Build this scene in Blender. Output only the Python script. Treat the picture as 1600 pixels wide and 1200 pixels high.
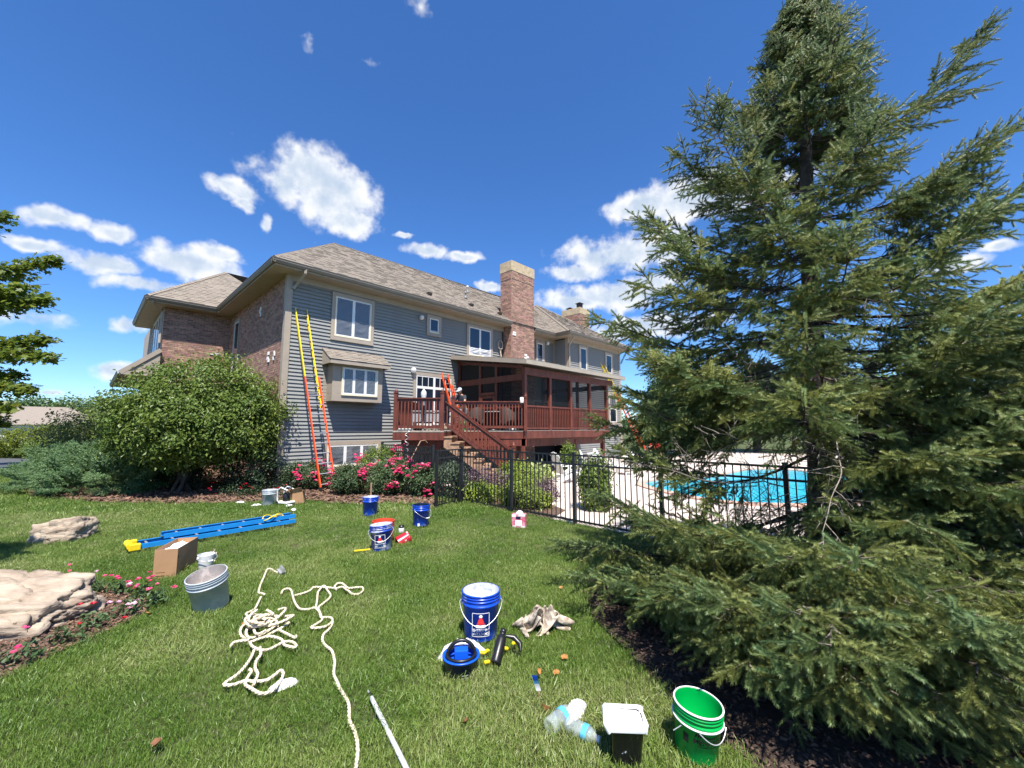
import bpy, math, random
import numpy as np
from mathutils import Vector, Matrix, Euler, noise
random.seed(7)
rng = np.random.default_rng(7)
for o in list(bpy.data.objects):
    bpy.data.objects.remove(o)
SC = bpy.context.scene
COL = SC.collection
R = math.radians

# ------------------------------------------------------------------ camera
cam = bpy.data.cameras.new('camera')
cam.sensor_width = 36.0
cam.lens = 36.0 * 635.0 / 1600.0
cam.clip_start = 0.05
cam.clip_end = 6000
camo = bpy.data.objects.new('camera', cam)
COL.objects.link(camo)
camo.location = (0, 0, 1.8)
camo.rotation_euler = (R(90 + 6.2), 0, 0)
SC.camera = camo

# ------------------------------------------------------------------ sky, sun, exposure
SUN_EL = R(62.0)
SUN_AZ = math.atan2(0.227, -0.974)          # clockwise from +Y
sun_dir = Vector((math.sin(SUN_AZ) * math.cos(SUN_EL), math.cos(SUN_AZ) * math.cos(SUN_EL), math.sin(SUN_EL)))
sl = bpy.data.lights.new('sun', 'SUN')
sl.energy = 5.0
sl.angle = R(0.55)
sl.color = (1.0, 0.955, 0.88)
so = bpy.data.objects.new('sun', sl)
COL.objects.link(so)
so.location = (10, -30, 60)
so.rotation_euler = (-sun_dir).to_track_quat('-Z', 'Y').to_euler()
SC.view_settings.view_transform = 'Standard'
SC.view_settings.look = 'None'
SC.view_settings.exposure = 0.9
SC.view_settings.gamma = 1.0
SC.view_settings.use_curve_mapping = False
SC.cycles.max_bounces = 8
SC.cycles.transparent_max_bounces = 16
SC.cycles.caustics_reflective = False
SC.cycles.caustics_refractive = False
SC.cycles.use_denoising = True

W = bpy.data.worlds.new('World')
SC.world = W
W.use_nodes = True
wt = W.node_tree
wt.nodes.clear()


def wn(kind, **kw):
    n = wt.nodes.new(kind)
    for k, v in kw.items():
        setattr(n, k, v)
    return n


def wmath(op, a, b=None, clamp=False):
    n = wn('ShaderNodeMath', operation=op, use_clamp=clamp)
    for i, v in enumerate((a, b)):
        if v is None:
            continue
        if isinstance(v, (int, float)):
            n.inputs[i].default_value = v
        else:
            wt.links.new(v, n.inputs[i])
    return n.outputs[0]


wout = wn('ShaderNodeOutputWorld')
wbg = wn('ShaderNodeBackground')
wbg.inputs['Strength'].default_value = 0.078
wsky = wn('ShaderNodeTexSky', sky_type='NISHITA')
wsky.sun_disc = False
wsky.sun_elevation = SUN_EL
wsky.sun_rotation = SUN_AZ
wsky.altitude = 250
wsky.air_density = 1.0
wsky.dust_density = 0.0
wsky.ozone_density = 6.0
whs = wn('ShaderNodeHueSaturation')
whs.inputs['Saturation'].default_value = 1.12
whs.inputs['Value'].default_value = 1.0
wt.links.new(wsky.outputs[0], whs.inputs['Color'])
# cumulus clouds: ellipses in azimuth / elevation broken up by noise, all round the sky
tc = wn('ShaderNodeTexCoord')
sep = wn('ShaderNodeSeparateXYZ')
wt.links.new(tc.outputs['Generated'], sep.inputs[0])
az = wmath('ARCTAN2', sep.outputs[0], sep.outputs[1])
el = wmath('ARCSINE', sep.outputs[2])
nz = wn('ShaderNodeTexNoise')
nz.inputs['Scale'].default_value = 9.0
nz.inputs['Detail'].default_value = 5.0
nz.inputs['Roughness'].default_value = 0.55
wt.links.new(tc.outputs['Generated'], nz.inputs['Vector'])
nz2 = wn('ShaderNodeTexNoise')
nz2.inputs['Scale'].default_value = 26.0
nz2.inputs['Detail'].default_value = 3.0
nz2.inputs['Roughness'].default_value = 0.6
wt.links.new(tc.outputs['Generated'], nz2.inputs['Vector'])
ae = wn('ShaderNodeCombineXYZ')
wt.links.new(az, ae.inputs[0])
wt.links.new(el, ae.inputs[1])
wv = wn('ShaderNodeTexNoise')
wv.inputs['Scale'].default_value = 5.0
wv.inputs['Detail'].default_value = 5.0
wv.inputs['Roughness'].default_value = 0.6
wt.links.new(tc.outputs['Generated'], wv.inputs['Vector'])
wsub = wn('ShaderNodeVectorMath', operation='SUBTRACT')
wt.links.new(wv.outputs['Color'], wsub.inputs[0])
wsub.inputs[1].default_value = (0.5, 0.5, 0.5)
wsc = wn('ShaderNodeVectorMath', operation='MULTIPLY_ADD')
wt.links.new(wsub.outputs[0], wsc.inputs[0])
wsc.inputs[1].default_value = (0.10, 0.085, 0)
wt.links.new(ae.outputs[0], wsc.inputs[2])
ae = wsc
#  azimuth, elevation, half width, half height (radians), weight
CLOUDS = [
    (-0.4793, 0.5242, 0.1302, 0.0674, 1.00),
    (-0.4232, 0.5032, 0.1085, 0.0784, 1.00),
    (-0.3954, 0.4575, 0.0793, 0.0376, 1.00),
    (-0.5295, 0.4958, 0.0615, 0.0470, 1.00),
    (-0.6136, 0.4608, 0.0525, 0.0231, 1.00),
    (-0.6032, 0.4438, 0.0208, 0.0197, 1.00),
    (-0.5683, 0.4140, 0.0176, 0.0233, 1.00),
    (-0.8682, 0.3400, 0.0394, 0.0187, 1.00),
    (-0.8801, 0.2926, 0.0380, 0.0144, 1.00),
    (-0.7968, 0.3344, 0.0439, 0.0203, 1.00),
    (-0.7967, 0.2844, 0.0831, 0.0195, 1.00),
    (-0.6856, 0.3094, 0.1017, 0.0358, 1.00),
    (-0.6358, 0.3392, 0.0500, 0.0245, 1.00),
    (-0.7478, 0.2597, 0.0739, 0.0206, 1.00),
    (-0.8733, 0.1753, 0.0494, 0.0253, 1.00),
    (-0.9036, 0.1858, 0.0367, 0.0354, 1.00),
    (-0.7619, 0.1819, 0.0376, 0.0194, 1.00),
    (-0.7744, 0.1047, 0.0363, 0.0193, 1.00),
    (-0.8432, 0.0616, 0.0279, 0.0083, 1.00),
    (0.4499, 0.4856, 0.1635, 0.0467, 1.00),
    (0.3361, 0.4989, 0.0854, 0.0343, 1.00),
    (0.5654, 0.4773, 0.1081, 0.0416, 1.00),
    (0.2566, 0.4012, 0.1590, 0.0533, 1.00),
    (0.3613, 0.4030, 0.0981, 0.0410, 1.00),
    (0.1618, 0.3697, 0.0823, 0.0247, 1.00),
    (0.2540, 0.3125, 0.1889, 0.0380, 1.00),
    (0.3291, 0.3261, 0.0965, 0.0322, 1.00),
    (0.1605, 0.2989, 0.0886, 0.0255, 1.00),
    (0.3260, 0.2408, 0.1634, 0.0266, 1.00),
    (0.4232, 0.2278, 0.0881, 0.0322, 1.00),
    (-0.2259, 0.4124, 0.0684, 0.0190, 1.00),
    (-0.1271, 0.4018, 0.0703, 0.0146, 1.00),
    (-0.0568, 0.3367, 0.0407, 0.0136, 1.00),
    (-0.2733, 0.4409, 0.0263, 0.0092, 1.00),
    (0.9098, 0.2767, 0.0247, 0.0118, 1.00),
    (0.8525, 0.2602, 0.0461, 0.0162, 1.00),
    (-0.3799, 0.7498, 0.1321, 0.0312, 0.20),
    (-0.5017, 0.7362, 0.0389, 0.0555, 0.20),
    (-0.2502, 0.8429, 0.0640, 0.0436, 0.20),
    (-0.4656, 0.4063, 0.0640, 0.0185, 0.20),
    (-0.6405, 0.2515, 0.0508, 0.0237, 0.20),
]
rc = random.Random(3)
for i in range(34):                              # the rest of the sky goes on the same way
    a_ = rc.uniform(1.12, 2 * math.pi - 1.12)
    if a_ > math.pi:
        a_ -= 2 * math.pi
    e_ = rc.uniform(0.04, 0.75)
    w_ = rc.uniform(0.04, 0.16)
    CLOUDS.append((a_, e_, w_, w_ * rc.uniform(0.3, 0.55), 1.0))
    CLOUDS.append((a_ + rc.uniform(-1, 1) * w_, e_ + 0.03, w_ * 0.7, w_ * 0.4, 1.0))
acc = None
up = None
for (ca, ce, cw, ch, wgt) in CLOUDS:
    m1 = wn('ShaderNodeVectorMath', operation='MULTIPLY_ADD')
    wt.links.new(ae.outputs[0], m1.inputs[0])
    m1.inputs[1].default_value = (1 / cw, 1 / ch, 0)
    m1.inputs[2].default_value = (-ca / cw, -ce / ch, 0)
    ln = wn('ShaderNodeVectorMath', operation='LENGTH')
    wt.links.new(m1.outputs[0], ln.inputs[0])
    v = wmath('SUBTRACT', wgt, ln.outputs['Value'])
    acc = v if acc is None else wmath('MAXIMUM', acc, v)
nn = wmath('MULTIPLY', wmath('SUBTRACT', nz.outputs['Fac'], 0.5), 1.75)
nn2 = wmath('MULTIPLY', wmath('SUBTRACT', nz2.outputs['Fac'], 0.5), 1.0)
acc = wmath('MINIMUM', acc, 0.72)
dens = wmath('ADD', wmath('ADD', acc, nn), nn2)
mr = wn('ShaderNodeMapRange', interpolation_type='SMOOTHSTEP')
mr.inputs['From Min'].default_value = -0.02
mr.inputs['From Max'].default_value = 0.62
wt.links.new(dens, mr.inputs['Value'])
mr2 = wn('ShaderNodeMapRange', interpolation_type='SMOOTHSTEP')
mr2.inputs['From Min'].default_value = 0.15
mr2.inputs['From Max'].default_value = 0.95
wt.links.new(wmath('ADD', acc, wmath('MULTIPLY', nn2, -1.2)), mr2.inputs['Value'])
ccol = wn('ShaderNodeMix', data_type='RGBA')
ccol.inputs['A'].default_value = (7.4, 7.5, 7.6, 1)
ccol.inputs['B'].default_value = (4.2, 5.0, 6.1, 1)
wt.links.new(mr2.outputs[0], ccol.inputs['Factor'])
above = wmath('MULTIPLY', mr.outputs[0], wmath('GREATER_THAN', el, 0.0))
above = wmath('MULTIPLY', above, 0.95)
cm = wn('ShaderNodeMix', data_type='RGBA')
wt.links.new(above, cm.inputs['Factor'])
wti = wn('ShaderNodeMix', data_type='RGBA', blend_type='MULTIPLY')
wti.inputs['Factor'].default_value = 1.0
wti.inputs['B'].default_value = (0.97, 1.17, 1.42, 1)          # deep clear summer blue
wt.links.new(whs.outputs[0], wti.inputs['A'])
wt.links.new(wti.outputs['Result'], cm.inputs['A'])
wt.links.new(ccol.outputs['Result'], cm.inputs['B'])
wt.links.new(cm.outputs['Result'], wbg.inputs['Color'])
wt.links.new(wbg.outputs[0], wout.inputs['Surface'])
W.cycles.sampling_method = 'MANUAL'
W.cycles.sample_map_resolution = 1024

# ------------------------------------------------------------------ helpers
def tag(o, label=None, cat=None, group=None, kind=None):
    if label: o['label'] = label
    if cat: o['category'] = cat
    if group: o['group'] = group
    if kind: o['kind'] = kind
    return o


def thing(name, label, cat, loc=(0, 0, 0), rz=0.0, group=None, rot=None):
    o = bpy.data.objects.new(name, None)
    o.empty_display_size = 0.2
    COL.objects.link(o)
    o.location = loc
    o.rotation_euler = rot if rot else (0, 0, rz)
    return tag(o, label, cat, group)


def link(name, me, parent=None, loc=None, rot=None, scale=None):
    o = bpy.data.objects.new(name, me)
    COL.objects.link(o)
    if parent is not None:
        o.parent = parent
    if loc is not None: o.location = loc
    if rot is not None: o.rotation_euler = rot
    if scale is not None: o.scale = scale
    return o


def copy_tree(o, parent=None):
    c = o.copy()
    COL.objects.link(c)
    c.parent = parent
    for ch in list(o.children):
        copy_tree(ch, c)
    return c


class MB:
    """collects shapes and links them as one mesh object"""
    def __init__(s):
        s.v = []; s.f = []; s.m = []; s.sm = []

    def add(s, vs, fs, mi=0, smooth=False):
        k = len(s.v)
        s.v += [tuple(p) for p in vs]
        for f in fs:
            s.f.append(tuple(i + k for i in f)); s.m.append(mi); s.sm.append(smooth)

    def bx(s, x0, x1, y0, y1, z0, z1, mi=0):
        s.add([(x0, y0, z0), (x1, y0, z0), (x1, y1, z0), (x0, y1, z0), (x0, y0, z1), (x1, y0, z1), (x1, y1, z1), (x0, y1, z1)],
              [(3, 2, 1, 0), (4, 5, 6, 7), (0, 1, 5, 4), (1, 2, 6, 5), (2, 3, 7, 6), (3, 0, 4, 7)], mi)

    def bar(s, p, q, w, h, mi=0, up=(0, 0, 1)):
        """box beam from p to q, width w (sideways) and height h"""
        p = Vector(p); q = Vector(q); d = (q - p).normalized(); u = Vector(up)
        side = d.cross(u)
        if side.length < 1e-4: side = d.cross(Vector((0, 1, 0)))
        side.normalize(); u = side.cross(d).normalized()
        a = side * w / 2; b = u * h / 2
        vs = [p - a - b, p + a - b, p + a + b, p - a + b, q - a - b, q + a - b, q + a + b, q - a + b]
        s.add(vs, [(0, 1, 2, 3), (7, 6, 5, 4), (0, 4, 5, 1), (1, 5, 6, 2), (2, 6, 7, 3), (3, 7, 4, 0)], mi)

    def tube(s, pts, r, seg=8, mi=0, cap=True, smooth=True):
        pts = [Vector(p) for p in pts]; n = len(pts)
        rs = r if isinstance(r, (list, tuple)) else [r] * n
        prev = None; vs = []
        for i, p in enumerate(pts):
            d = (pts[min(i + 1, n - 1)] - pts[max(i - 1, 0)])
            d = d.normalized() if d.length > 1e-9 else Vector((0, 0, 1))
            if prev is None:
                a = d.cross(Vector((0, 0, 1)))
                if a.length < 1e-3: a = d.cross(Vector((1, 0, 0)))
                a.normalize()
            else:
                a = prev - d * prev.dot(d)
                a = a.normalized() if a.length > 1e-6 else d.orthogonal().normalized()
            b = d.cross(a); prev = a
            for k in range(seg):
                t = 2 * math.pi * k / seg
                vs.append(p + (a * math.cos(t) + b * math.sin(t)) * rs[i])
        fs = []
        for i in range(n - 1):
            for k in range(seg):
                k2 = (k + 1) % seg
                fs.append((i * seg + k, i * seg + k2, (i + 1) * seg + k2, (i + 1) * seg + k))
        s.add(vs, fs, mi, smooth)
        if cap:
            s.add(vs[:seg], [tuple(range(seg))[::-1]], mi); s.add(vs[-seg:], [tuple(range(seg))], mi)

    def lathe(s, prof, seg=32, mi=0, smooth=True, c=(0, 0, 0)):
        vs = []
        for (r, z) in prof:
            for k in range(seg):
                t = 2 * math.pi * k / seg
                vs.append((c[0] + r * math.cos(t), c[1] + r * math.sin(t), c[2] + z))
        fs = []
        for i in range(len(prof) - 1):
            for k in range(seg):
                k2 = (k + 1) % seg
                fs.append((i * seg + k, i * seg + k2, (i + 1) * seg + k2, (i + 1) * seg + k))
        s.add(vs, fs, mi, smooth)

    def prism(s, poly, z0, z1, mi=0):
        n = len(poly)
        vs = [(x, y, z0) for x, y in poly] + [(x, y, z1) for x, y in poly]
        s.add(vs, [tuple(range(n))[::-1], tuple(range(n, 2 * n))] + [(i, (i + 1) % n, (i + 1) % n + n, i + n) for i in range(n)], mi)

    def mesh(s, name, mats):
        me = bpy.data.meshes.new(name)
        me.from_pydata(s.v, [], s.f)
        for m in (mats if isinstance(mats, (list, tuple)) else [mats]): me.materials.append(m)
        me.polygons.foreach_set('material_index', s.m)
        me.polygons.foreach_set('use_smooth', s.sm)
        me.update()
        return me

    def build(s, name, mats, parent=None, loc=None, rot=None):
        return link(name, s.mesh(name, mats), parent, loc, rot)


def np_mesh(name, V, F, mats, mi=None, smooth=False):
    """mesh from numpy arrays; F is (m,3) or (m,4)"""
    me = bpy.data.meshes.new(name)
    V = np.asarray(V, dtype=np.float32); F = np.asarray(F, dtype=np.int32)
    m, k = F.shape
    me.vertices.add(len(V)); me.vertices.foreach_set('co', V.ravel())
    me.loops.add(m * k); me.loops.foreach_set('vertex_index', F.ravel())
    me.polygons.add(m)
    me.polygons.foreach_set('loop_start', np.arange(0, m * k, k, dtype=np.int32))
    me.polygons.foreach_set('loop_total', np.full(m, k, dtype=np.int32))
    for x in (mats if isinstance(mats, (list, tuple)) else [mats]): me.materials.append(x)
    if mi is not None: me.polygons.foreach_set('material_index', np.asarray(mi, dtype=np.int32))
    me.polygons.foreach_set('use_smooth', np.full(m, smooth))
    me.update(calc_edges=True)
    return me


def bevel(o, w=0.004, seg=2, ang=35):
    md = o.modifiers.new('bevel', 'BEVEL'); md.width = w; md.segments = seg
    md.limit_method = 'ANGLE'; md.angle_limit = R(ang)
    return o


# ------------------------------------------------------------------ materials
def mat(name, col, rough=0.6, var=0.0, scale=8.0, metal=0.0, bump=0.0, bscale=60.0, island=0.0, col2=None, spec=0.5,
        coat=0.0, transl=0.0, stretch=None, hue=0.0):
    m = bpy.data.materials.new(name); m.use_nodes = True
    nt = m.node_tree; b = nt.nodes['Principled BSDF']
    b.inputs['Roughness'].default_value = rough; b.inputs['Metallic'].default_value = metal
    b.inputs['Specular IOR Level'].default_value = spec
    b.inputs['Coat Weight'].default_value = coat
    b.inputs['Base Color'].default_value = (*col, 1)
    src = None
    def tex(sc, det=5.0):
        t = nt.nodes.new('ShaderNodeTexCoord'); mp = nt.nodes.new('ShaderNodeMapping')
        if stretch: mp.inputs['Scale'].default_value = stretch
        n = nt.nodes.new('ShaderNodeTexNoise'); n.inputs['Scale'].default_value = sc; n.inputs['Detail'].default_value = det
        n.inputs['Roughness'].default_value = 0.62
        nt.links.new(t.outputs['Object'], mp.inputs[0]); nt.links.new(mp.outputs[0], n.inputs['Vector'])
        return n
    if var > 0 or col2 is not None:
        n = tex(scale)
        mx = nt.nodes.new('ShaderNodeMix'); mx.data_type = 'RGBA'
        c2 = col2 if col2 is not None else tuple(c * (1 - var) for c in col)
        c1 = col if col2 is not None else tuple(min(1, c * (1 + var)) for c in col)
        mx.inputs['A'].default_value = (*c1, 1); mx.inputs['B'].default_value = (*c2, 1)
        rmp = nt.nodes.new('ShaderNodeMapRange'); rmp.inputs['From Min'].default_value = 0.36; rmp.inputs['From Max'].default_value = 0.64
        nt.links.new(n.outputs['Fac'], rmp.inputs['Value']); nt.links.new(rmp.outputs[0], mx.inputs['Factor'])
        src = mx.outputs['Result']
    if island > 0:
        g = nt.nodes.new('ShaderNodeNewGeometry')
        hs = nt.nodes.new('ShaderNodeHueSaturation')
        mrr = nt.nodes.new('ShaderNodeMapRange'); mrr.inputs['To Min'].default_value = 1 - island; mrr.inputs['To Max'].default_value = 1 + island
        nt.links.new(g.outputs['Random Per Island'], mrr.inputs['Value']); nt.links.new(mrr.outputs[0], hs.inputs['Value'])
        if hue > 0:
            w = nt.nodes.new('ShaderNodeTexWhiteNoise'); w.noise_dimensions = '1D'
            nt.links.new(g.outputs['Random Per Island'], w.inputs['W'])
            m2 = nt.nodes.new('ShaderNodeMapRange'); m2.inputs['To Min'].default_value = 0.5 - hue; m2.inputs['To Max'].default_value = 0.5 + hue
            nt.links.new(w.outputs['Value'], m2.inputs['Value']); nt.links.new(m2.outputs[0], hs.inputs['Hue'])
        if src is not None: nt.links.new(src, hs.inputs['Color'])
        else: hs.inputs['Color'].default_value = (*col, 1)
        src = hs.outputs['Color']
    if src is not None: nt.links.new(src, b.inputs['Base Color'])
    if bump > 0:
        n = tex(bscale); bp = nt.nodes.new('ShaderNodeBump'); bp.inputs['Strength'].default_value = bump; bp.inputs['Distance'].default_value = 0.02
        nt.links.new(n.outputs['Fac'], bp.inputs['Height']); nt.links.new(bp.outputs[0], b.inputs['Normal'])
    if transl > 0:
        tr = nt.nodes.new('ShaderNodeBsdfTranslucent'); ms = nt.nodes.new('ShaderNodeMixShader'); ms.inputs[0].default_value = transl
        if src is not None: nt.links.new(src, tr.inputs['Color'])
        else: tr.inputs['Color'].default_value = (*col, 1)
        nt.links.new(b.outputs[0], ms.inputs[1]); nt.links.new(tr.outputs[0], ms.inputs[2])
        nt.links.new(ms.outputs[0], nt.nodes['Material Output'].inputs['Surface'])
    return m


def see_through(name, col, alpha, rough=0.2, spec=0.5, bump=0.0, bscale=20):
    m = mat(name, col, rough, bump=bump, bscale=bscale, spec=spec)
    m.node_tree.nodes['Principled BSDF'].inputs['Alpha'].default_value = alpha
    return m


M = {}
M['siding'] = mat('siding paint', (0.245, 0.245, 0.232), 0.55, var=0.06, scale=1.5)
M['taupe'] = mat('taupe trim paint', (0.36, 0.30, 0.235), 0.55, var=0.06, scale=3)
M['gutter'] = mat('dark taupe gutter', (0.20, 0.17, 0.135), 0.45, var=0.05, scale=3)
M['white'] = mat('white vinyl', (0.78, 0.77, 0.74), 0.4, var=0.03)
M['glass'] = mat('dark window glass', (0.012, 0.02, 0.035), 0.04, spec=0.9)
M['film'] = see_through('clear masking film', (0.82, 0.85, 0.9), 0.12, 0.12, spec=1.0)
M['film2'] = see_through('crumpled masking film', (0.9, 0.9, 0.9), 0.6, 0.2, spec=0.9)
M['tape'] = mat('cream masking tape', (0.75, 0.68, 0.5), 0.7)
M['dark'] = mat('dark interior', (0.02, 0.02, 0.02), 0.9)
M['brick'] = mat('red brown brick', (0.33, 0.190, 0.142), 0.85, var=0.25, scale=14, island=0.35, hue=0.02, bump=0.3, bscale=90)
M['mortar'] = mat('mortar', (0.42, 0.37, 0.33), 0.9, var=0.15, scale=20)
M['shingle'] = mat('brown asphalt shingle', (0.235, 0.198, 0.160), 0.95, var=0.05, scale=5, island=0.11, hue=0.006, bump=0.4, bscale=150)
M['felt'] = mat('roof felt', (0.14, 0.11, 0.085), 0.95)
M['capstone'] = mat('tan chimney cap', (0.46, 0.36, 0.23), 0.85, var=0.2, scale=5)
M['metal_dark'] = mat('dark flue metal', (0.06, 0.045, 0.035), 0.5, metal=0.5, var=0.2)
M['redwood'] = mat('red stained wood', (0.130, 0.033, 0.019), 0.5, var=0.35, scale=9, stretch=(1, 1, 0.2), bump=0.15, bscale=40)
M['deckgrey'] = mat('grey deck board', (0.33, 0.28, 0.23), 0.7, var=0.2, scale=6)
M['tread'] = mat('weathered brown tread', (0.33, 0.20, 0.12), 0.7, var=0.25, scale=9)
M['black_iron'] = mat('black powder coated metal', (0.012, 0.014, 0.017), 0.38, spec=0.6)
M['concrete'] = mat('pale patio concrete', (0.60, 0.50, 0.43), 0.85, var=0.1, scale=1.3, bump=0.12, bscale=25)
M['mulchsoil'] = mat('brown mulch soil', (0.115, 0.068, 0.045), 0.95, var=0.45, scale=22, bump=0.8, bscale=40)
M['asphalt'] = mat('asphalt', (0.075, 0.078, 0.085), 0.85, var=0.1, scale=3, bump=0.2, bscale=80)
M['bark'] = mat('grey brown bark', (0.075, 0.058, 0.045), 0.95, var=0.4, scale=14, bump=0.6, bscale=30)
M['twig'] = mat('pale dead twig', (0.21, 0.175, 0.145), 0.9, var=0.3, scale=20)
M['screen'] = see_through('dark insect screen', (0.012, 0.014, 0.016), 0.70, 0.6, spec=0.2)
M['black'] = mat('black plastic', (0.012, 0.012, 0.013), 0.35)
M['grey'] = mat('grey plastic', (0.30, 0.31, 0.32), 0.5, var=0.1)
M['alu'] = mat('worn aluminium', (0.55, 0.55, 0.56), 0.4, metal=0.7, var=0.12, scale=12)
M['yellow'] = mat('yellow fibreglass', (0.80, 0.58, 0.015), 0.45, var=0.06)
M['orange'] = mat('orange red fibreglass', (0.80, 0.095, 0.02), 0.45, var=0.06)
M['ladblue'] = mat('blue fibreglass', (0.012, 0.22, 0.56), 0.42, var=0.08)
M['card'] = mat('brown cardboard', (0.36, 0.205, 0.105), 0.85, var=0.08, scale=4)
M['cloth'] = mat('stained canvas', (0.70, 0.60, 0.48), 0.95, col2=(0.24, 0.175, 0.13), scale=17, bump=0.4, bscale=40)
M['rope'] = mat('cream rope', (0.70, 0.60, 0.44), 0.9, var=0.12, scale=30, bump=0.5, bscale=120)
M['paper'] = mat('white paper', (0.80, 0.79, 0.77), 0.8, var=0.05)
M['skin'] = mat('skin', (0.45, 0.24, 0.15), 0.55)
M['ink_white'] = mat('white print', (0.80, 0.80, 0.80), 0.5)
M['ink_red'] = mat('red print', (0.65, 0.03, 0.025), 0.5)
M['ink_black'] = mat('black print', (0.01, 0.01, 0.01), 0.5)
M['green_pl'] = mat('bright green plastic', (0.0, 0.42, 0.075), 0.28, var=0.05, transl=0.25)


# ------------------------------------------------------------------ a sheet of cloth left to settle into a heap (used for the drop cloth and rags)
def settle_cloth(N=34, frames=45):
    flat = []; V = []; F = []
    for j in range(N + 1):
        for i in range(N + 1):
            x = (i / N - .5) * 1.15; y = (j / N - .5) * 0.8
            flat.append((x, y, 0.0))
            z = 0.26 + 0.16 * noise.noise(Vector((x * 4.2, y * 4.2, 1.0))) + 0.104 * math.sin(15 * x + 5 * y + 3 * noise.noise(Vector((x * 2, y * 2, 5)))) + 0.06 * math.sin(-6 * x + 19 * y)
            V.append((x * .42 + 0.05 * noise.noise(Vector((x * 5, y * 5, 9))), y * .40 + 0.05 * noise.noise(Vector((x * 5, y * 5, 19))), z))
    for j in range(N):
        for i in range(N):
            k = j * (N + 1) + i; F.append((k, k + 1, k + N + 2, k + N + 1))
    me = bpy.data.meshes.new('sheet'); me.from_pydata(V, [], F); o = link('sheet', me)
    o.shape_key_add(name='Basis'); kb = o.shape_key_add(name='flat')
    for d, p in zip(kb.data, flat): d.co = p
    st = o.modifiers.new('cloth', 'CLOTH'); s = st.settings; s.quality = 7; s.mass = 0.3; s.rest_shape_key = kb
    s.tension_stiffness = 8; s.compression_stiffness = 8; s.bending_stiffness = 0.8; s.air_damping = 2.0
    c = st.collision_settings; c.use_self_collision = True; c.self_distance_min = 0.006; c.distance_min = 0.006; c.collision_quality = 3
    gm = bpy.data.meshes.new('floor'); gm.from_pydata([(-2, -2, 0), (2, -2, 0), (2, 2, 0), (-2, 2, 0)], [], [(0, 1, 2, 3)]); g = link('floor', gm)
    g.modifiers.new('collision', 'COLLISION'); g.collision.thickness_outer = 0.01; g.collision.cloth_friction = 60
    for f in range(1, frames + 1): SC.frame_set(f)
    ev = o.evaluated_get(bpy.context.evaluated_depsgraph_get()); m2 = ev.to_mesh()
    P = np.array([tuple(v.co) for v in m2.vertices]); ev.to_mesh_clear()
    bpy.data.objects.remove(o); bpy.data.objects.remove(g); bpy.data.meshes.remove(me); bpy.data.meshes.remove(gm); SC.frame_set(1)
    P[:, 0] -= P[:, 0].mean(); P[:, 1] -= P[:, 1].mean(); P[:, 2] -= P[:, 2].min()
    return P, np.array(F)


HEAP, HEAP_F = settle_cloth()

# ------------------------------------------------------------------ the house
HX, HY = -7.26, 12.76
HU = Vector((0.6914, 0.7225, 0.0)).normalized()     # along the sided rear wall
HN = Vector((HU.y, -HU.x, 0))                        # out of that wall, towards the lawn
HROT = math.atan2(HU.y, HU.x)


def HW(x, y, z=0.0):
    p = Vector((HX, HY, z)) + HU * x - HN * y
    return p


house = thing('house', 'two storey grey sided house with brick side, taupe trim and brown hip roofs', 'house', (HX, HY, 0), HROT)

b = MB(); b.bx(0.03, 13.95, 0.0, 9.0, -0.2, 6.8); b.build('wall', M['dark'], house)
b = MB(); b.bx(13.93, 19.58, -0.98, 9.0, -0.2, 6.8); b.build('wall', M['dark'], house)
b = MB(); b.bx(0.0, 0.03, 0.0, 7.6, -0.2, 6.8); b.bx(-2.3, 0.0, 7.6, 16.0, -0.2, 6.8); b.build('brick_backing', M['mortar'], house)


# lap siding, every board a part
def lap_mesh(L, expo=0.121):
    """hollow lap: thin face standing off the wall at its lower edge, open underneath"""
    b = MB(); t = expo + 0.010
    prof = [(-0.046, 0.0), (-0.006, t), (-0.001, t), (-0.001, t - 0.02), (-0.037, 0.012), (-0.037, 0.0)]
    n = len(prof)
    b.add([(0, y, z) for y, z in prof] + [(L, y, z) for y, z in prof], [(i, i + n, (i + 1) % n + n, (i + 1) % n) for i in range(n)] + [tuple(range(n)), tuple(range(n, 2 * n))[::-1]])
    return b.mesh('siding_board', M['siding'])


EXPO = 0.121
def siding(x0, x1, y, z0, z1, rz=0.0, at=None):
    me = lap_mesh(x1 - x0)
    k = 0; z = z0
    while z < z1 - 0.02:
        p = (x0, y, z) if at is None else (at[0], at[1], z)
        link('siding_board', me, house, p, (0, 0, rz)); z += EXPO; k += 1


siding(0.10, 9.75, 0.0, 0.10, 6.62)
siding(11.6, 13.9, 0.0, 3.2, 6.62)
siding(14.02, 19.48, -0.98, 0.10, 6.62)
siding(0, 1.0, 0, 3.2, 6.62, R(-90), (13.93, 0.0))
# corner boards and frieze
b = MB(); b.bx(-0.055, 0.13, -0.065, 0.13, 0, 6.8); b.build('corner_board', M['taupe'], house)
b = MB(); b.bx(13.86, 14.03, -1.05, -0.86, 0, 6.8); b.build('corner_board', M['taupe'], house)
b = MB(); b.bx(13.86, 13.98, -0.10, 0.02, 3, 6.8); b.build('corner_board', M['taupe'], house)
b = MB(); b.bx(19.45, 19.62, -1.05, -0.86, 0, 6.8); b.build('corner_board', M['taupe'], house)
b = MB(); b.bx(0.13, 9.85, -0.06, 0.0, 6.58, 6.8); b.bx(11.6, 13.86, -0.06, 0.0, 6.58, 6.8); b.bx(14.03, 19.45, -1.04, -0.98, 6.58, 6.8); b.build('frieze_board', M['taupe'], house)
b = MB(); b.bx(0.05, 9.85, -0.06, 0.02, -0.1, 0.10); b.build('skirt_board', M['taupe'], house)


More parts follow.
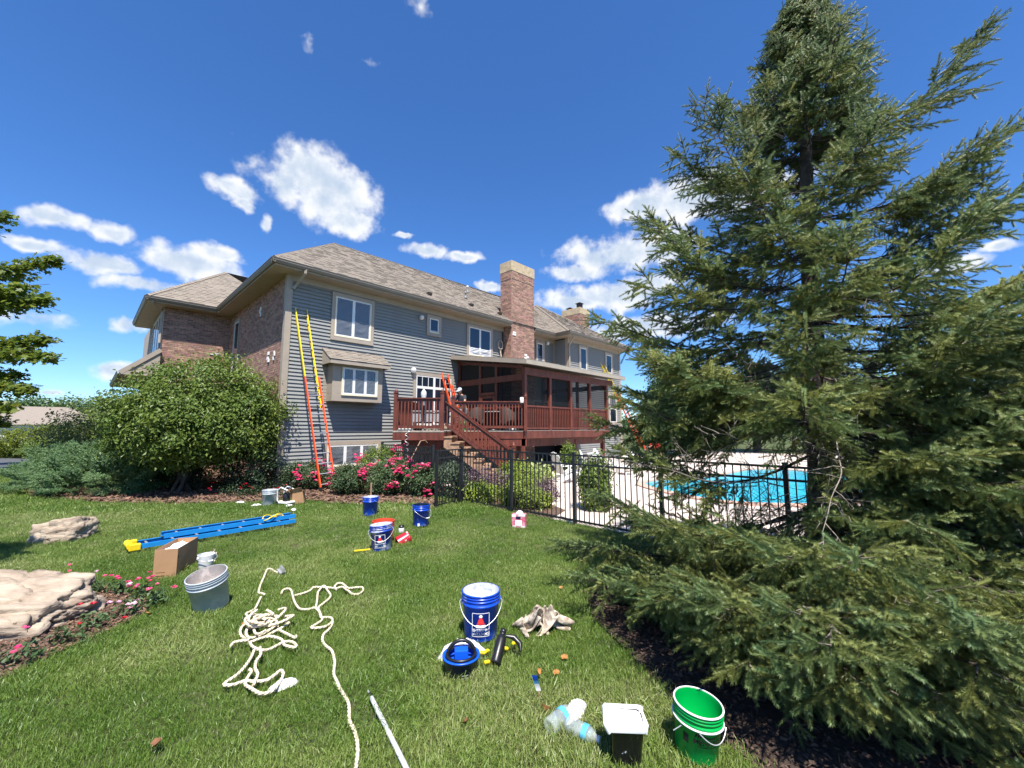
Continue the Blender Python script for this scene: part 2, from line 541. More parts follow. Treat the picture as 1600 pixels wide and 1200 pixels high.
# bricks: real bricks proud of the mortar, too small in view to pick apart singly
def brick_wall(name, parent, origin, du, L, z0, z1, nrm, holes=(), bl=0.205, bh=0.062, g=0.011):
    V = []; F = []
    origin = np.array(origin, float); du = np.array(du, float); nrm = np.array(nrm, float); dz = np.array((0, 0, 1.0))
    z = z0; row = 0
    while z < z1 - bh * 0.5:
        x = -(bl + g) * 0.5 * (row % 2)
        while x < L:
            a = max(x, 0); c = min(x + bl, L)
            if c - a > 0.03 and not any(h[0] < (a + c) / 2 < h[1] and h[2] < z + bh / 2 < h[3] for h in holes):
                pr = 0.008 + rng.uniform(0, 0.006)
                p = origin + du * a + dz * z; k = len(V)
                e1 = du * (c - a); e2 = dz * min(bh, z1 - z); n = nrm * pr
                V += [p, p + e1, p + e1 + e2, p + e2, p + n, p + e1 + n, p + e1 + e2 + n, p + e2 + n]
                F += [(k + 4, k + 5, k + 6, k + 7), (k, k + 1, k + 5, k + 4), (k + 1, k + 2, k + 6, k + 5), (k + 2, k + 3, k + 7, k + 6), (k + 3, k, k + 4, k + 7)]
            x += bl + g
        z += bh + g; row += 1
    me = np_mesh(name, V, F, M['brick'])
    o = link(name, me, parent); o['kind'] = 'stuff'
    return o


brick_wall('brick', house, (0, 7.6, 0), (0, -1, 0), 7.47, 0, 6.8, (-1, 0, 0), holes=[(0.95, 1.85, 4.0, 6.42)])
brick_wall('brick', house, (-2.3, 7.6, 0), (1, 0, 0), 2.3, 0, 6.8, (0, -1, 0))


def window(x0, x1, z0, z1, y=0.0, tw=0.14, cols=2, film=None, label=None, bars=None, at=None, sill=True, trans=None, film_z=1.0):
    """trim frame with sashes and panes; children of one window part"""
    b = MB(); t = tw
    b.bx(x0, x0 + t, -0.055, 0, z0, z1); b.bx(x1 - t, x1, -0.055, 0, z0, z1)
    b.bx(x0 + t, x1 - t, -0.052, 0, z1 - t, z1); b.bx(x0 + t, x1 - t, -0.06, 0, z0, z0 + t * 1.25)
    loc = (0, y - 0.022, 0) if at is None else at[0]; rot = (0, 0, 0) if at is None else (0, 0, at[1])
    w = b.build('window', M['taupe'], house, loc, rot)
    if label: w['label'] = label
    a0, a1, c0, c1 = x0 + t, x1 - t, z0 + t * 1.25, z1 - t
    s = MB(); fw = 0.045
    s.bx(a0, a0 + fw, -0.045, 0, c0, c1); s.bx(a1 - fw, a1, -0.045, 0, c0, c1)
    s.bx(a0 + fw, a1 - fw, -0.045, 0, c1 - fw, c1); s.bx(a0 + fw, a1 - fw, -0.045, 0, c0, c0 + fw)
    cw = (a1 - a0) / cols
    for k in range(1, cols):
        s.bx(a0 + cw * k - 0.05, a0 + cw * k + 0.05, -0.043, 0, c0 + fw, c1 - fw)
    if trans:
        s.bx(a0 + fw, a1 - fw, -0.041, 0, trans - 0.05, trans + 0.05)
        for k in range(cols):
            for q in (1, 2):
                xx = a0 + cw * k + cw * q / 3
                s.bx(xx - 0.012, xx + 0.012, -0.036, 0, trans + 0.05, c1 - fw)
    s.build('sash', M['white'], w)
    for k in range(cols):
        p = MB(); p.bx(a0 + cw * k + 0.03, a0 + cw * (k + 1) - 0.03, -0.030, -0.022, c0 + 0.02, c1 - 0.02); p.build('pane', M['glass'], w)
    if film:
        # thin plastic sheet taped over the opening, wrinkled
        zt = c0 + (c1 - c0) * film_z
        nx, nz_ = 26, 30
        V = []; F = []
        seed = x0 * 7.3 + z0
        for j in range(nz_ + 1):
            for i in range(nx + 1):
                fx = i / nx; fz = j / nz_
                edge = min(fx, 1 - fx, fz * 1.0, 1 - fz) * 6
                d = noise.noise(Vector((fx * 4 + seed, fz * 2 - fx * 2, seed))) * 0.02 + (1 - abs(noise.noise(Vector((fx * 4 - fz * 3.5 + seed, fz * 2.5 + fx, 3.1)))) * 2.2) ** 2 * 0.035
                V.append((a0 + 0.01 + fx * (a1 - a0 - 0.02), -0.052 - max(0, d) * min(1, edge), c0 + 0.01 + fz * (zt - c0 - 0.02)))
        for j in range(nz_):
            for i in range(nx):
                k = j * (nx + 1) + i
                F.append((k, k + 1, k + nx + 2, k + nx + 1))
        link('masking_film', np_mesh('masking_film', V, F, M[film], smooth=True), w)
        tp = MB()
        tp.bx(a0 - 0.02, a1 + 0.02, -0.066, -0.0605, c0 - 0.03, c0 + 0.022)
        if film_z >= 1:
            tp.bx(a0 - 0.018, a0 + 0.02, -0.0655, -0.061, c0 + 0.022, c1); tp.bx(a1 - 0.02, a1 + 0.018, -0.0655, -0.061, c0 + 0.022, c1)
        tp.build('masking_tape', M['tape'], w)
    return w


window(1.40, 2.97, 4.84, 6.54, film='film', cols=2, label='large upper window with wrinkled masking film')
window(5.31, 6.05, 5.64, 6.54, cols=1, film='film2', film_z=0.14, label='small square upper window')
window(7.48, 9.08, 4.98, 6.56, cols=2, film='film2', film_z=0.27, tw=0.13, label='upper window with film bunched at its sill')
window(1.35, 3.42, 0.35, 1.36, cols=3, film='film', label='basement window behind the roses')
window(4.74, 6.75, 1.78, 4.06, cols=2, trans=3.45, tw=0.13, label='deck door with transom lights')
window(12.28, 13.05, 4.9, 6.54, cols=1, film='film', film_z=0.5, label='narrow upper window beside the chimney')
window(14.93, 15.83, 4.98, 6.54, y=-0.98, cols=1, label='tall window on the wing')
window(17.75, 18.68, 5.0, 6.5, y=-0.98, cols=1, film='film2', film_z=0.1, label='upper window at the far end of the wing')
window(18.05, 19.1, 2.0, 4.05, y=-0.98, cols=1, trans=3.0, label='lower window at the far end of the wing')
# windows on the brick side walls (these face -x)
window(5.75, 6.65, 4.05, 6.42, cols=1, tw=0.11, at=((-0.004, 12.4, 0), R(-90)), label='tall narrow window in the brick side wall')
window(-11.0, -8.0, 4.95, 6.7, cols=3, tw=0.12, at=((-2.304, 0, 0), R(-90)), label='upper window on the far brick wing')

# bay window box under its own little roof
bay = MB()
bay.bx(1.36, 1.74, -0.50, 0, 2.95, 3.90); bay.bx(2.88, 3.16, -0.50, 0, 2.95, 3.90)
bay.bx(1.36, 3.16, -0.502, 0, 2.70, 2.95); bay.bx(1.36, 3.16, -0.50, 0, 3.88, 4.02)
bay.bx(1.24, 1.40, -0.04, 0.0, 2.70, 4.02); bay.bx(3.14, 3.22, -0.03, 0, 2.70, 4.02)
bay.add([(1.17, 0, 4.50), (1.17, -0.72, 4.06), (1.17, -0.72, 3.93), (1.17, 0, 3.93), (1.20, 0, 4.50), (1.20, -0.72, 4.06), (1.20, -0.72, 3.93), (1.20, 0, 3.93)],
        [(0, 1, 2, 3), (7, 6, 5, 4), (0, 4, 5, 1), (1, 5, 6, 2), (2, 6, 7, 3)])
bay.add([(3.30, 0, 4.50), (3.30, -0.72, 4.06), (3.30, -0.72, 3.93), (3.30, 0, 3.93), (3.33, 0, 4.50), (3.33, -0.72, 4.06), (3.33, -0.72, 3.93), (3.33, 0, 3.93)],
        [(0, 1, 2, 3), (7, 6, 5, 4), (0, 4, 5, 1), (1, 5, 6, 2), (2, 6, 7, 3)])
bay.bx(1.17, 3.33, -0.75, -0.70, 3.92, 4.05); bay.bx(1.20, 3.30, -0.70, -0.50, 3.95, 3.99)
bw = bay.build('bay_window', M['taupe'], house); bevel(bw, 0.006, 1)
s = MB(); s.bx(1.70, 2.92, -0.53, -0.44, 2.93, 2.99); s.bx(1.70, 2.92, -0.53, -0.44, 3.80, 3.86)
for xx in (1.70, 2.04, 2.46, 2.87):
    s.bx(xx, xx + (0.05 if xx in (1.70, 2.87) else 0.09), -0.525, -0.44, 2.99, 3.80)
s.build('sash', M['white'], bw)
for xx in (1.76, 2.14, 2.56):
    p = MB(); p.bx(xx - 0.02, xx + 0.32, -0.50, -0.49, 2.98, 3.81); p.build('pane', M['glass'], bw)
V = []; F = []
for j in range(25):
    for i in range(31):
        fx = i / 30; fz = j / 24
        d = abs(noise.noise(Vector((fx * 9 - fz * 5, fz * 4, 8.1)))) * 0.03 * min(1, 8 * min(fx, 1 - fx, fz, 1 - fz))
        V.append((1.70 + fx * 1.22, -0.535 - d, 2.95 + fz * 0.90))
for j in range(24):
    for i in range(30):
        k = j * 31 + i; F.append((k, k + 1, k + 32, k + 31))
link('masking_film', np_mesh('masking_film', V, F, M['film'], smooth=True), bw)
tp = MB(); tp.bx(1.66, 2.96, -0.545, -0.5025, 2.90, 2.955); tp.bx(1.66, 1.70, -0.545, -0.5025, 2.955, 3.87); tp.bx(2.92, 2.96, -0.545, -0.5025, 2.955, 3.87); tp.build('masking_tape', M['tape'], bw)


# shingled roofs: courses of single tabs over felt
def roof_face(poly, parent, expo=0.142, name='shingle'):
    P = [Vector(p) for p in poly]
    e = (P[1] - P[0]).normalized(); nrm = e.cross(P[2] - P[0]).normalized()
    if nrm.z < 0: nrm = -nrm
    s = nrm.cross(e).normalized()
    if s.z < 0: s = -s
    o = P[0]
    q = [((p - o).dot(e), (p - o).dot(s)) for p in P]
    smax = max(y for _, y in q)
    def span(t):
        xs = []
        for i in range(len(q)):
            (xa, ya), (xb, yb) = q[i], q[(i + 1) % len(q)]
            if abs(ya - yb) < 1e-9:
                if abs(ya - t) < 1e-6: xs += [xa, xb]
                continue
            f = (t - ya) / (yb - ya)
            if -1e-6 <= f <= 1 + 1e-6: xs.append(xa + (xb - xa) * f)
        return (min(xs), max(xs)) if xs else None
    V = []; F = []
    t = 0.0
    while t < smax - 0.02:
        t1 = min(t + expo * 1.06, smax)
        A = span(t + 1e-4); Bq = span(t1 - 1e-4)
        if A and Bq:
            x = A[0] - random.uniform(0, 0.3)
            while x < A[1]:
                w = random.choice((0.12, 0.16, 0.2, 0.26, 0.33)); xa, xb = max(x, A[0]), min(x + w, A[1])
                if xb - xa > 0.01:
                    ua, ub = min(max(xa, Bq[0]), Bq[1]), min(max(xb, Bq[0]), Bq[1])
                    h = 0.014 + random.choice((0, 0, 0.008, 0.012)); k = len(V)
                    def pt(xx, tt, hh): return o + e * xx + s * tt + nrm * hh
                    V += [pt(xa, t, h), pt(xb, t, h), pt(ub, t1, 0.006), pt(ua, t1, 0.006), pt(xa, t, 0), pt(xb, t, 0)]
                    F += [(k, k + 1, k + 2, k + 3), (k + 4, k + 5, k + 1, k)]
                x += w
        t += expo
    ob = link(name, np_mesh(name, [tuple(v) for v in V], F, M['shingle']), parent)
    ob['kind'] = 'stuff'
    return ob


GZ = 7.0
roofs = {
    'main_front': [(-0.62, -0.62, GZ), (13.9, -0.62, GZ), (16.7, 3.75, 10.05), (2.9, 3.8, 10.05)],
    'main_side': [(-0.62, 8.2, GZ), (-0.62, -0.62, GZ), (2.9, 3.8, 10.05)],
    'wing_front': [(13.3, -1.6, GZ), (20.2, -1.6, GZ), (16.7, 3.6, 10.25)],
    'wing_side': [(13.3, 8.8, GZ), (13.3, -1.6, GZ), (16.7, 3.6, 10.25)],
    'wing_far': [(20.2, -1.6, GZ), (20.2, 8.8, GZ), (16.7, 3.6, 10.25)],
    'left_front': [(-2.92, 6.98, GZ), (3.0, 6.98, GZ), (0.05, 9.7, 9.5)],
    'left_side': [(-2.92, 12.4, GZ), (-2.92, 6.98, GZ), (0.05, 9.7, 9.5)],
    'low': [(-3.42, 14.2, 3.98), (-3.42, 7.45, 3.98), (-2.31, 7.45, 5.02), (-2.31, 14.2, 5.02)],
    'bay': [(1.15, -0.76, 4.055), (3.35, -0.76, 4.055), (3.35, 0.0, 4.52), (1.15, 0.0, 4.52)],
}
felt = MB()
for nme, poly in roofs.items():
    k = len(felt.v)
    felt.add(poly, [tuple(range(len(poly)))])
felt.add([(-0.62, 8.2, GZ), (2.9, 3.8, 10.05), (16.7, 3.75, 10.05), (20.2, 8.8, GZ)], [(0, 1, 2, 3)])
felt.add([(-2.92, 12.4, GZ), (0.05, 9.7, 9.5), (6, 9.7, 9.5), (6, 12.4, GZ)], [(0, 1, 2, 3)])
roof = felt.build('roof', M['felt'], house)
for nme, poly in roofs.items():
    roof_face(poly, roof if nme != 'bay' else bw)
# hip and ridge caps
def caps(p, q, parent):
    p = Vector(p); q = Vector(q); L = (q - p).length; n = int(L / 0.16); d = (q - p) / n
    side = d.cross(Vector((0, 0, 1))).normalized() * 0.11
    V = []; F = []
    for i in range(n):
        a = p + d * i; c = p + d * (i + 1.1); k = len(V)
        up0 = Vector((0, 0, 0.045)); up1 = Vector((0, 0, 0.03))
        V += [a - side - Vector((0, 0, .05)) + up0 * .6, a + up0, a + side - Vector((0, 0, .05)) + up0 * .6, c - side - Vector((0, 0, .05)) + up1 * .6, c + up1, c + side - Vector((0, 0, .05)) + up1 * .6]
        F += [(k, k + 1, k + 4, k + 3), (k + 1, k + 2, k + 5, k + 4)]
    o = link('ridge_cap', np_mesh('ridge_cap', [tuple(v) for v in V], F, M['shingle']), parent); o['kind'] = 'stuff'
for p, q in (((-0.62, -0.62, GZ), (2.9, 3.8, 10.05)), ((2.9, 3.8, 10.05), (16.7, 3.75, 10.08)), ((13.3, -1.6, GZ), (16.7, 3.6, 10.25)), ((20.2, -1.6, GZ), (16.7, 3.6, 10.25)), ((-2.92, 6.98, GZ), (0.05, 9.7, 9.5))):
    caps(p, q, roof)

# soffits, fascia and gutters
b = MB()
b.bx(-0.58, 9.85, -0.58, 0.0, 6.78, 6.83); b.bx(-0.58, 0.0, 0.0, 7.02, 6.78, 6.83); b.bx(-2.88, -0.58, 7.02, 7.6, 6.78, 6.83); b.bx(-0.58, 0, 7.02, 7.6, 6.78, 6.83)
b.bx(-2.88, -2.3, 7.6, 13, 6.78, 6.83); b.bx(11.6, 13.34, -0.58, 0.0, 6.78, 6.83); b.bx(13.34, 13.93, -1.56, 0.0, 6.78, 6.83); b.bx(13.93, 20.16, -1.56, -0.98, 6.78, 6.83); b.bx(19.58, 20.16, -0.98, 8, 6.78, 6.83)
b.build('soffit', M['taupe'], house)
def gutter(p, q, out):
    """K-style gutter from p to q; out = unit outward direction"""
    p = Vector(p); q = Vector(q); out = Vector(out); b = MB()
    prof = [(0, 0.16), (0, 0), (0.06, 0), (0.075, 0.03), (0.10, 0.08), (0.10, 0.13), (0.115, 0.135), (0.115, 0.15), (0.09, 0.15), (0.09, 0.09), (0.05, 0.02), (0.012, 0.02), (0.012, 0.16)]
    vs = [p + out * a + Vector((0, 0, c)) for a, c in prof] + [q + out * a + Vector((0, 0, c)) for a, c in prof]
    n = len(prof)
    b.add(vs, [(i, (i + 1) % n, (i + 1) % n + n, i + n) for i in range(n)] + [tuple(range(n)), tuple(range(n, 2 * n))[::-1]])
    return b.build('gutter', M['gutter'], house)
z = 6.83
gutter((-0.68, -0.58, z), (9.82, -0.58, z), (0, -1, 0)); gutter((-0.58, -0.68, z), (-0.58, 6.98, z), (-1, 0, 0))
gutter((-2.98, 7.02, z), (-0.60, 7.02, z), (0, -1, 0)); gutter((-2.88, 6.92, z), (-2.88, 13, z), (-1, 0, 0))
gutter((11.62, -0.58, z), (13.30, -0.58, z), (0, -1, 0)); gutter((13.34, -1.66, z), (13.34, -0.60, z), (-1, 0, 0)); gutter((13.24, -1.56, z), (20.26, -1.56, z), (0, -1, 0))
gutter((-3.42, 7.42, 3.82), (-3.42, 14.2, 3.82), (-1, 0, 0))
def downspout(pts, w=0.075):
    b = MB()
    for a, c in zip(pts[:-1], pts[1:]): b.bar(a, c, w, w * 0.75, up=(0.3, 0.9, 0.1))
    b.build('downspout', M['taupe'], house)
downspout([(0.30, -0.62, 6.86), (0.30, -0.60, 6.72), (0.20, -0.12, 6.42), (0.12, -0.10, 6.30)])
downspout([(13.75, -1.55, 6.86), (13.75, -1.52, 6.7), (13.92, -1.10, 6.35), (13.92, -1.10, 4.75)])
downspout([(-2.75, 7.0, 6.86), (-2.72, 7.05, 6.75), (-2.38, 7.52, 6.55), (-2.38, 7.52, 5.25)])
# low side porch roof end: triangular taupe gable with a recessed panel
b = MB()
b.add([(-2.31, 7.46, 5.0), (-3.36, 7.46, 4.0), (-2.31, 7.46, 4.0), (-2.31, 7.52, 5.0), (-3.36, 7.52, 4.0), (-2.31, 7.52, 4.0)], [(0, 1, 2), (5, 4, 3), (0, 3, 4, 1), (1, 4, 5, 2), (2, 5, 3, 0)])
b.bar((-2.31, 7.44, 4.95), (-3.44, 7.44, 3.92), 0.05, 0.16); b.bx(-3.36, -2.31, 7.42, 7.46, 3.86, 4.0)
b.bx(-3.4, -2.3, 7.46, 14.2, 3.84, 3.90)
b.build('gable_end', M['taupe'], house)


# chimneys
def chimney(x0, x1, y0, y1, zb, zt, caph, flues, label):
    c = MB(); c.bx(x0, x1, y0, y1, zb, zt); ch = c.build('chimney', M['mortar'], house); ch['label'] = label
    zc = zt - caph
    k = MB(); k.bx(x0 - 0.035, x1 + 0.035, y0 - 0.035, y1 + 0.035, zc, zt + 0.02); bevel(k.build('cap', M['capstone'], ch), 0.012, 2)
    V = []
    for (o, d, L, n) in (((x0, y0, 0), (1, 0, 0), x1 - x0, (0, -1, 0)), ((x0, y1, 0), (0, -1, 0), y1 - y0, (-1, 0, 0)), ((x1, y0, 0), (0, 1, 0), y1 - y0, (1, 0, 0))):
        brick_wall('brick', ch, o, d, L, zb, zc - 0.42, n)
        o2 = (o[0] + n[0] * 0.02, o[1] + n[1] * 0.02, 0)
        brick_wall('brick', ch, o2, d, L, zc - 0.40, zc - 0.01, n)
    for (fx, fy, fs, fh) in flues:
        f = MB(); f.bx(fx - fs, fx + fs, fy - fs, fy + fs, zt, zt + fh)
        f.add([(fx - fs * 1.6, fy - fs * 1.6, zt + fh), (fx + fs * 1.6, fy - fs * 1.6, zt + fh), (fx + fs * 1.6, fy + fs * 1.6, zt + fh), (fx - fs * 1.6, fy + fs * 1.6, zt + fh), (fx, fy, zt + fh + fs * 0.9)],
              [(3, 2, 1, 0), (0, 1, 4), (1, 2, 4), (2, 3, 4), (3, 0, 4)])
        f.build('flue_cap', M['metal_dark'], ch)
chimney(9.88, 11.57, -0.56, 0.20, 0.0, 10.12, 0.50, [(10.7, -0.15, 0.17, 0.13)], 'tall brick chimney against the rear wall')
chimney(18.12, 19.22, 1.0, 2.45, 7.4, 9.86, 0.42, [(18.62, 1.35, 0.15, 0.42), (18.62, 2.15, 0.15, 0.22)], 'far brick chimney with two flue caps')
# plumbing vents and roof vents
for (x, y, zz, r, h, m_) in ((9.65, 2.55, 9.05, 0.055, 0.5, 'white'), (8.2, 0.95, 8.2, 0.045, 0.28, 'grey')):
    b = MB(); b.lathe([(0, 0), (r * 2.2, 0), (r, 0.1), (r, h), (r * 1.5, h), (r * 1.3, h + 0.06), (0, h + 0.1)], 12, c=(x, y, zz - 0.1)); b.build('vent_pipe', M[m_], house)
for (x, y) in ((5.35, -0.12), (7.75, 0.0), (9.5, -0.1)):
    zz = GZ + (y + 0.62) * (3.05 / 4.42)
    b = MB(); b.bx(x - 0.09, x + 0.09, y - 0.10, y + 0.10, zz, zz + 0.11); b.build('roof_vent', M['metal_dark'], house)
# wrapped lamps on the wall and floodlights under the eaves
def wall_light(x, y, z, r, m_, label=None):
    b = MB(); b.lathe([(0, -r), (r * 0.7, -r * 0.75), (r, 0), (r * 0.75, r * 0.7), (r * 0.2, r), (0, r)], 14, c=(0, -r * 0.9, 0)); b.bx(-r * 0.6, r * 0.6, -r * 0.4, 0, -r * 0.6, r * 0.6)
    o = b.build('wall_light', M[m_], house, (x, y, z))
    if label: o['label'] = label
wall_light(4.70, -0.02, 4.10, 0.115, 'film2', 'wall light wrapped in plastic film')
wall_light(5.02, -0.02, 6.32, 0.10, 'white'); wall_light(13.28, -0.02, 6.50, 0.10, 'white')
# chips of pale putty on the brickwork
def patch(x, y, z, w, h, nrm_x):
    b = MB()
    for i in range(3):
        a = random.uniform(-w / 2, w / 2) * .7; c = random.uniform(-h / 2, h / 2) * .8
        if nrm_x: b.bx(-0.03, 0, a - w * .3, a + w * .3, c - h * .14, c + h * .14)
        else: b.bx(a - w * .3, a + w * .3, -0.03, 0, c - h * .14, c + h * .14)
    b.build('masking_scrap', M['paper'], house, (x, y, z))
patch(9.96, -0.57, 6.45, 0.35, 0.28, False); patch(10.95, -0.57, 5.35, 0.32, 0.3, False); patch(-0.02, 2.8, 6.05, 0.2, 0.5, True); patch(-0.02, 1.5, 4.2, 0.25, 0.4, True); patch(-0.02, 0.9, 4.15, 0.15, 0.4, True); patch(-0.55, 7.58, 5.05, 0.4, 0.12, False)
# coil of brown hose hanging by the chimney
b = MB()
b.tube([(9.55 + 0.16 * math.cos(t), -0.12 - 0.02 * math.sin(t * 0.7), 5.85 + 0.22 * math.sin(t)) for t in np.linspace(0, 4 * math.pi, 40)], 0.02, 6)
b.tube([(9.55, -0.10, 5.65), (9.6, -0.12, 5.3), (9.62, -0.1, 4.95)], 0.035, 6)
o = b.build('rope_coil', M['cloth'], None); o.location = (HX, HY, 0); o.rotation_euler = (0, 0, HROT)
tag(o, 'tan coil of cord hanging on the upper wall left of the tall chimney', 'cord')

# ------------------------------------------------------------------ ground, beds, patio, pool, drive
M['lawnsoil'] = mat('lawn thatch', (0.055, 0.075, 0.018), 0.95, col2=(0.085, 0.082, 0.03), scale=3.0, bump=0.8, bscale=90)


def sheet(name, poly, z, m, kind='structure', th=0.0):
    b = MB(); n = len(poly)
    b.add([(x, y, z) for x, y in poly], [tuple(range(n))])
    o = b.build(name, m); tag(o, kind=kind)
    return o


def h2w(pts):
    return [(HW(x, y).x, HW(x, y).y) for x, y in pts]


b = MB()
b.add([(-900, -300, 0), (900, -300, 0), (900, 1500, 0), (-900, 1500, 0)], [(0, 1, 2, 3)])
tag(b.build('lawn', M['lawnsoil']), kind='structure')

def smooth_poly(pts, n=6):
    out = []
    N = len(pts)
    for i in range(N):
        p0, p1, p2, p3 = [np.array(pts[(i + k - 1) % N], float) for k in range(4)]
        for t in np.linspace(0, 1, n, endpoint=False):
            out.append(tuple(0.5 * ((2 * p1) + (-p0 + p2) * t + (2 * p0 - 5 * p1 + 4 * p2 - p3) * t * t + (-p0 + 3 * p1 - 3 * p2 + p3) * t ** 3)))
    return out


M['shademulch'] = mat('shade darkened mulch', (0.050, 0.031, 0.022), 0.95, var=0.45, scale=22, bump=0.8, bscale=40)  # darker copy of the mulch: the spruce's shade is painted into its colour
BED_HOUSE = [(-18.0, 15.3), (-15.2, 12.9), (-12.6, 10.9), (-10.0, 10.05), (-8.0, 9.85), (-6.3, 10.1), (-5.4, 10.55), (-4.4, 10.0), (-3.3, 9.75), (-2.3, 9.8), (-1.75, 9.3),
             (-1.7, 9.9), (-2.6, 12.2), (-4.5, 14.8), (-8.0, 14.0), (-12.0, 17.5), (-15.5, 19.5), (-18.2, 18.5)]
BED_ROCK = smooth_poly([(-3.62, 4.28), (-3.62, 3.6), (-3.75, 3.0), (-4.6, 2.7), (-6.2, 2.9), (-6.9, 3.9), (-5.8, 4.75), (-4.5, 4.75)])
BED_SPRUCE = smooth_poly([(0.85, 4.6), (0.95, 3.4), (1.25, 2.45), (1.5, 1.6), (2.5, 0.8), (5.5, 0.9), (7.5, 3.0), (6.8, 5.8), (4.5, 6.4), (2.2, 6.0)])
PATIO = h2w([(2.34, -6.15), (2.34, -11.4), (4.5, -15.5), (16, -22), (30, -14), (30, 1.0), (2.3, 1.0)])
PATIO_BED = h2w([(2.36, -6.2), (2.36, -8.9), (3.2, -8.6), (3.9, -7.2), (4.6, -5.6), (5.3, -4.2), (3.0, -3.4), (1.4, -4.5), (1.4, -6.4)])
POOL = smooth_poly([(4.25, 13.3), (4.45, 11.6), (5.2, 10.2), (6.9, 9.8), (9.0, 10.6), (10.9, 12.3), (12.2, 14.6), (12.2, 17.0), (10.6, 17.9), (8.9, 16.6), (7.3, 15.2), (5.4, 14.4)])
ROAD = [(-60, 14.2), (-19.2, 16.6), (-15.8, 19.6), (-13, 26), (-16, 27), (-24, 24.5), (-60, 25)]
sheet('mulch_bed', BED_HOUSE, 0.018, M['mulchsoil']); sheet('mulch_bed', BED_ROCK, 0.018, M['mulchsoil']); sheet('mulch_bed', BED_SPRUCE, 0.018, M['shademulch'])
sheet('patio', PATIO, 0.010, M['concrete']); sheet('planting_bed', PATIO_BED, 0.022, M['mulchsoil'])
sheet('road', ROAD, 0.012, M['asphalt'])

# ------------------------------------------------------------------ pool
M['water'] = mat('pool water', (0.03, 0.52, 0.72), 0.06, var=0.18, scale=2.2, bump=0.35, bscale=9)
M['coping'] = mat('pink buff coping', (0.52, 0.33, 0.25), 0.85, var=0.1)
sheet('pool_water', POOL, 0.016, M['water'])
b = MB()
n = len(POOL); cx = sum(p[0] for p in POOL) / n; cy = sum(p[1] for p in POOL) / n
def off(p, k): 
    d = Vector((p[0] - cx, p[1] - cy, 0)); return (p[0] + d.normalized().x * k, p[1] + d.normalized().y * k)
for i in range(n):
    p, q = POOL[i], POOL[(i + 1) % n]
    a, c = off(p, -0.02), off(q, -0.02); d, e = off(q, 0.28), off(p, 0.28)
    b.add([(a[0], a[1], 0.0), (c[0], c[1], 0.0), (d[0], d[1], 0.0), (e[0], e[1], 0.0), (a[0], a[1], 0.05), (c[0], c[1], 0.05), (d[0], d[1], 0.05), (e[0], e[1], 0.05)],
          [(4, 5, 6, 7), (0, 1, 5, 4), (2, 3, 7, 6)])
tag(b.build('pool_coping', M['coping']), kind='structure')

# ------------------------------------------------------------------ the deck with its stairs
DZ = 1.72
deck = thing('deck', 'red stained raised wooden deck with stairs and railings behind the house', 'deck', (-2.2, 14.0, 0))
DO = Vector((-2.2, 14.0, 0))


def dk(name, mb, m, parent=None):
    o = mb.build(name, m, parent or deck)
    if parent is None: o.location = -DO
    return o


P1 = (-3.85, 13.2); P2 = (-2.2, 13.2); P3 = (-2.2, 15.0); P4 = (0.50, 15.02)
HWL = HW(7.0, -0.04); HWA = HW(4.93, -0.04)
poly = [P1, P2, P3, P4, (HWL.x, HWL.y), (HWA.x, HWA.y)]
b = MB(); b.prism(poly, DZ - 0.05, DZ); dk('platform', b, M['deckgrey'])
b = MB()
for p, q in ((P1, P2), (P2, P3), (P3, P4)):
    b.bar((p[0], p[1] + 0.03, DZ - 0.18), (q[0], q[1] + 0.03, DZ - 0.18), 0.04, 0.25)
b.bar((P1[0] + 0.02, P1[1], DZ - 0.18), (HWA.x + 0.02, HWA.y, DZ - 0.18), 0.04, 0.25)
dk('fascia', b, M['redwood'])
b = MB()
b.bar((-3.7, 13.75, DZ - 0.42), (-2.2, 13.75, DZ - 0.42), 0.1, 0.28); b.bar((-2.2, 15.10, DZ - 0.42), (0.55, 15.10, DZ - 0.42), 0.1, 0.30)
b.bar((-3.6, 14.0, DZ - 0.3), (-3.5, 16.2, DZ - 0.3), 0.05, 0.2); b.bar((-2.9, 13.8, DZ - 0.3), (-2.9, 16.8, DZ - 0.3), 0.05, 0.2); b.bar((-1.5, 15.1, DZ - 0.3), (-1.5, 17.6, DZ - 0.3), 0.05, 0.2)
dk('beam', b, M['redwood'])
for x, y in ((-2.50, 13.85), (0.42, 15.12), (-3.62, 13.85)):
    b = MB(); b.bx(x - 0.07, x + 0.07, y - 0.07, y + 0.07, 0.0, DZ - 0.3); dk('support_post', b, M['redwood'])
    b = MB(); b.bx(x - 0.16, x + 0.16, y - 0.16, y + 0.16, 0.0, 0.16); dk('footing', b, M['coping'])

bal = MB(); bal.bx(-0.019, 0.019, -0.019, 0.019, 0, 1.0); BAL = bal.mesh('baluster', M['redwood'])


def post(x, y, z0, z1, parent, off_, w=0.058):
    b = MB(); b.bx(x - w, x + w, y - w, y + w, z0, z1 - 0.07)
    b.bx(x - w * 1.25, x + w * 1.25, y - w * 1.25, y + w * 1.25, z1 - 0.10, z1 - 0.075)
    b.lathe([(w * 0.85, z1 - 0.07), (w * 1.05, z1 - 0.03), (w * 0.7, z1 + 0.02), (0, z1 + 0.03)], 10, c=(x, y, 0))
    o = b.build('railing_post', M['redwood'], parent); o.location = -off_; return o


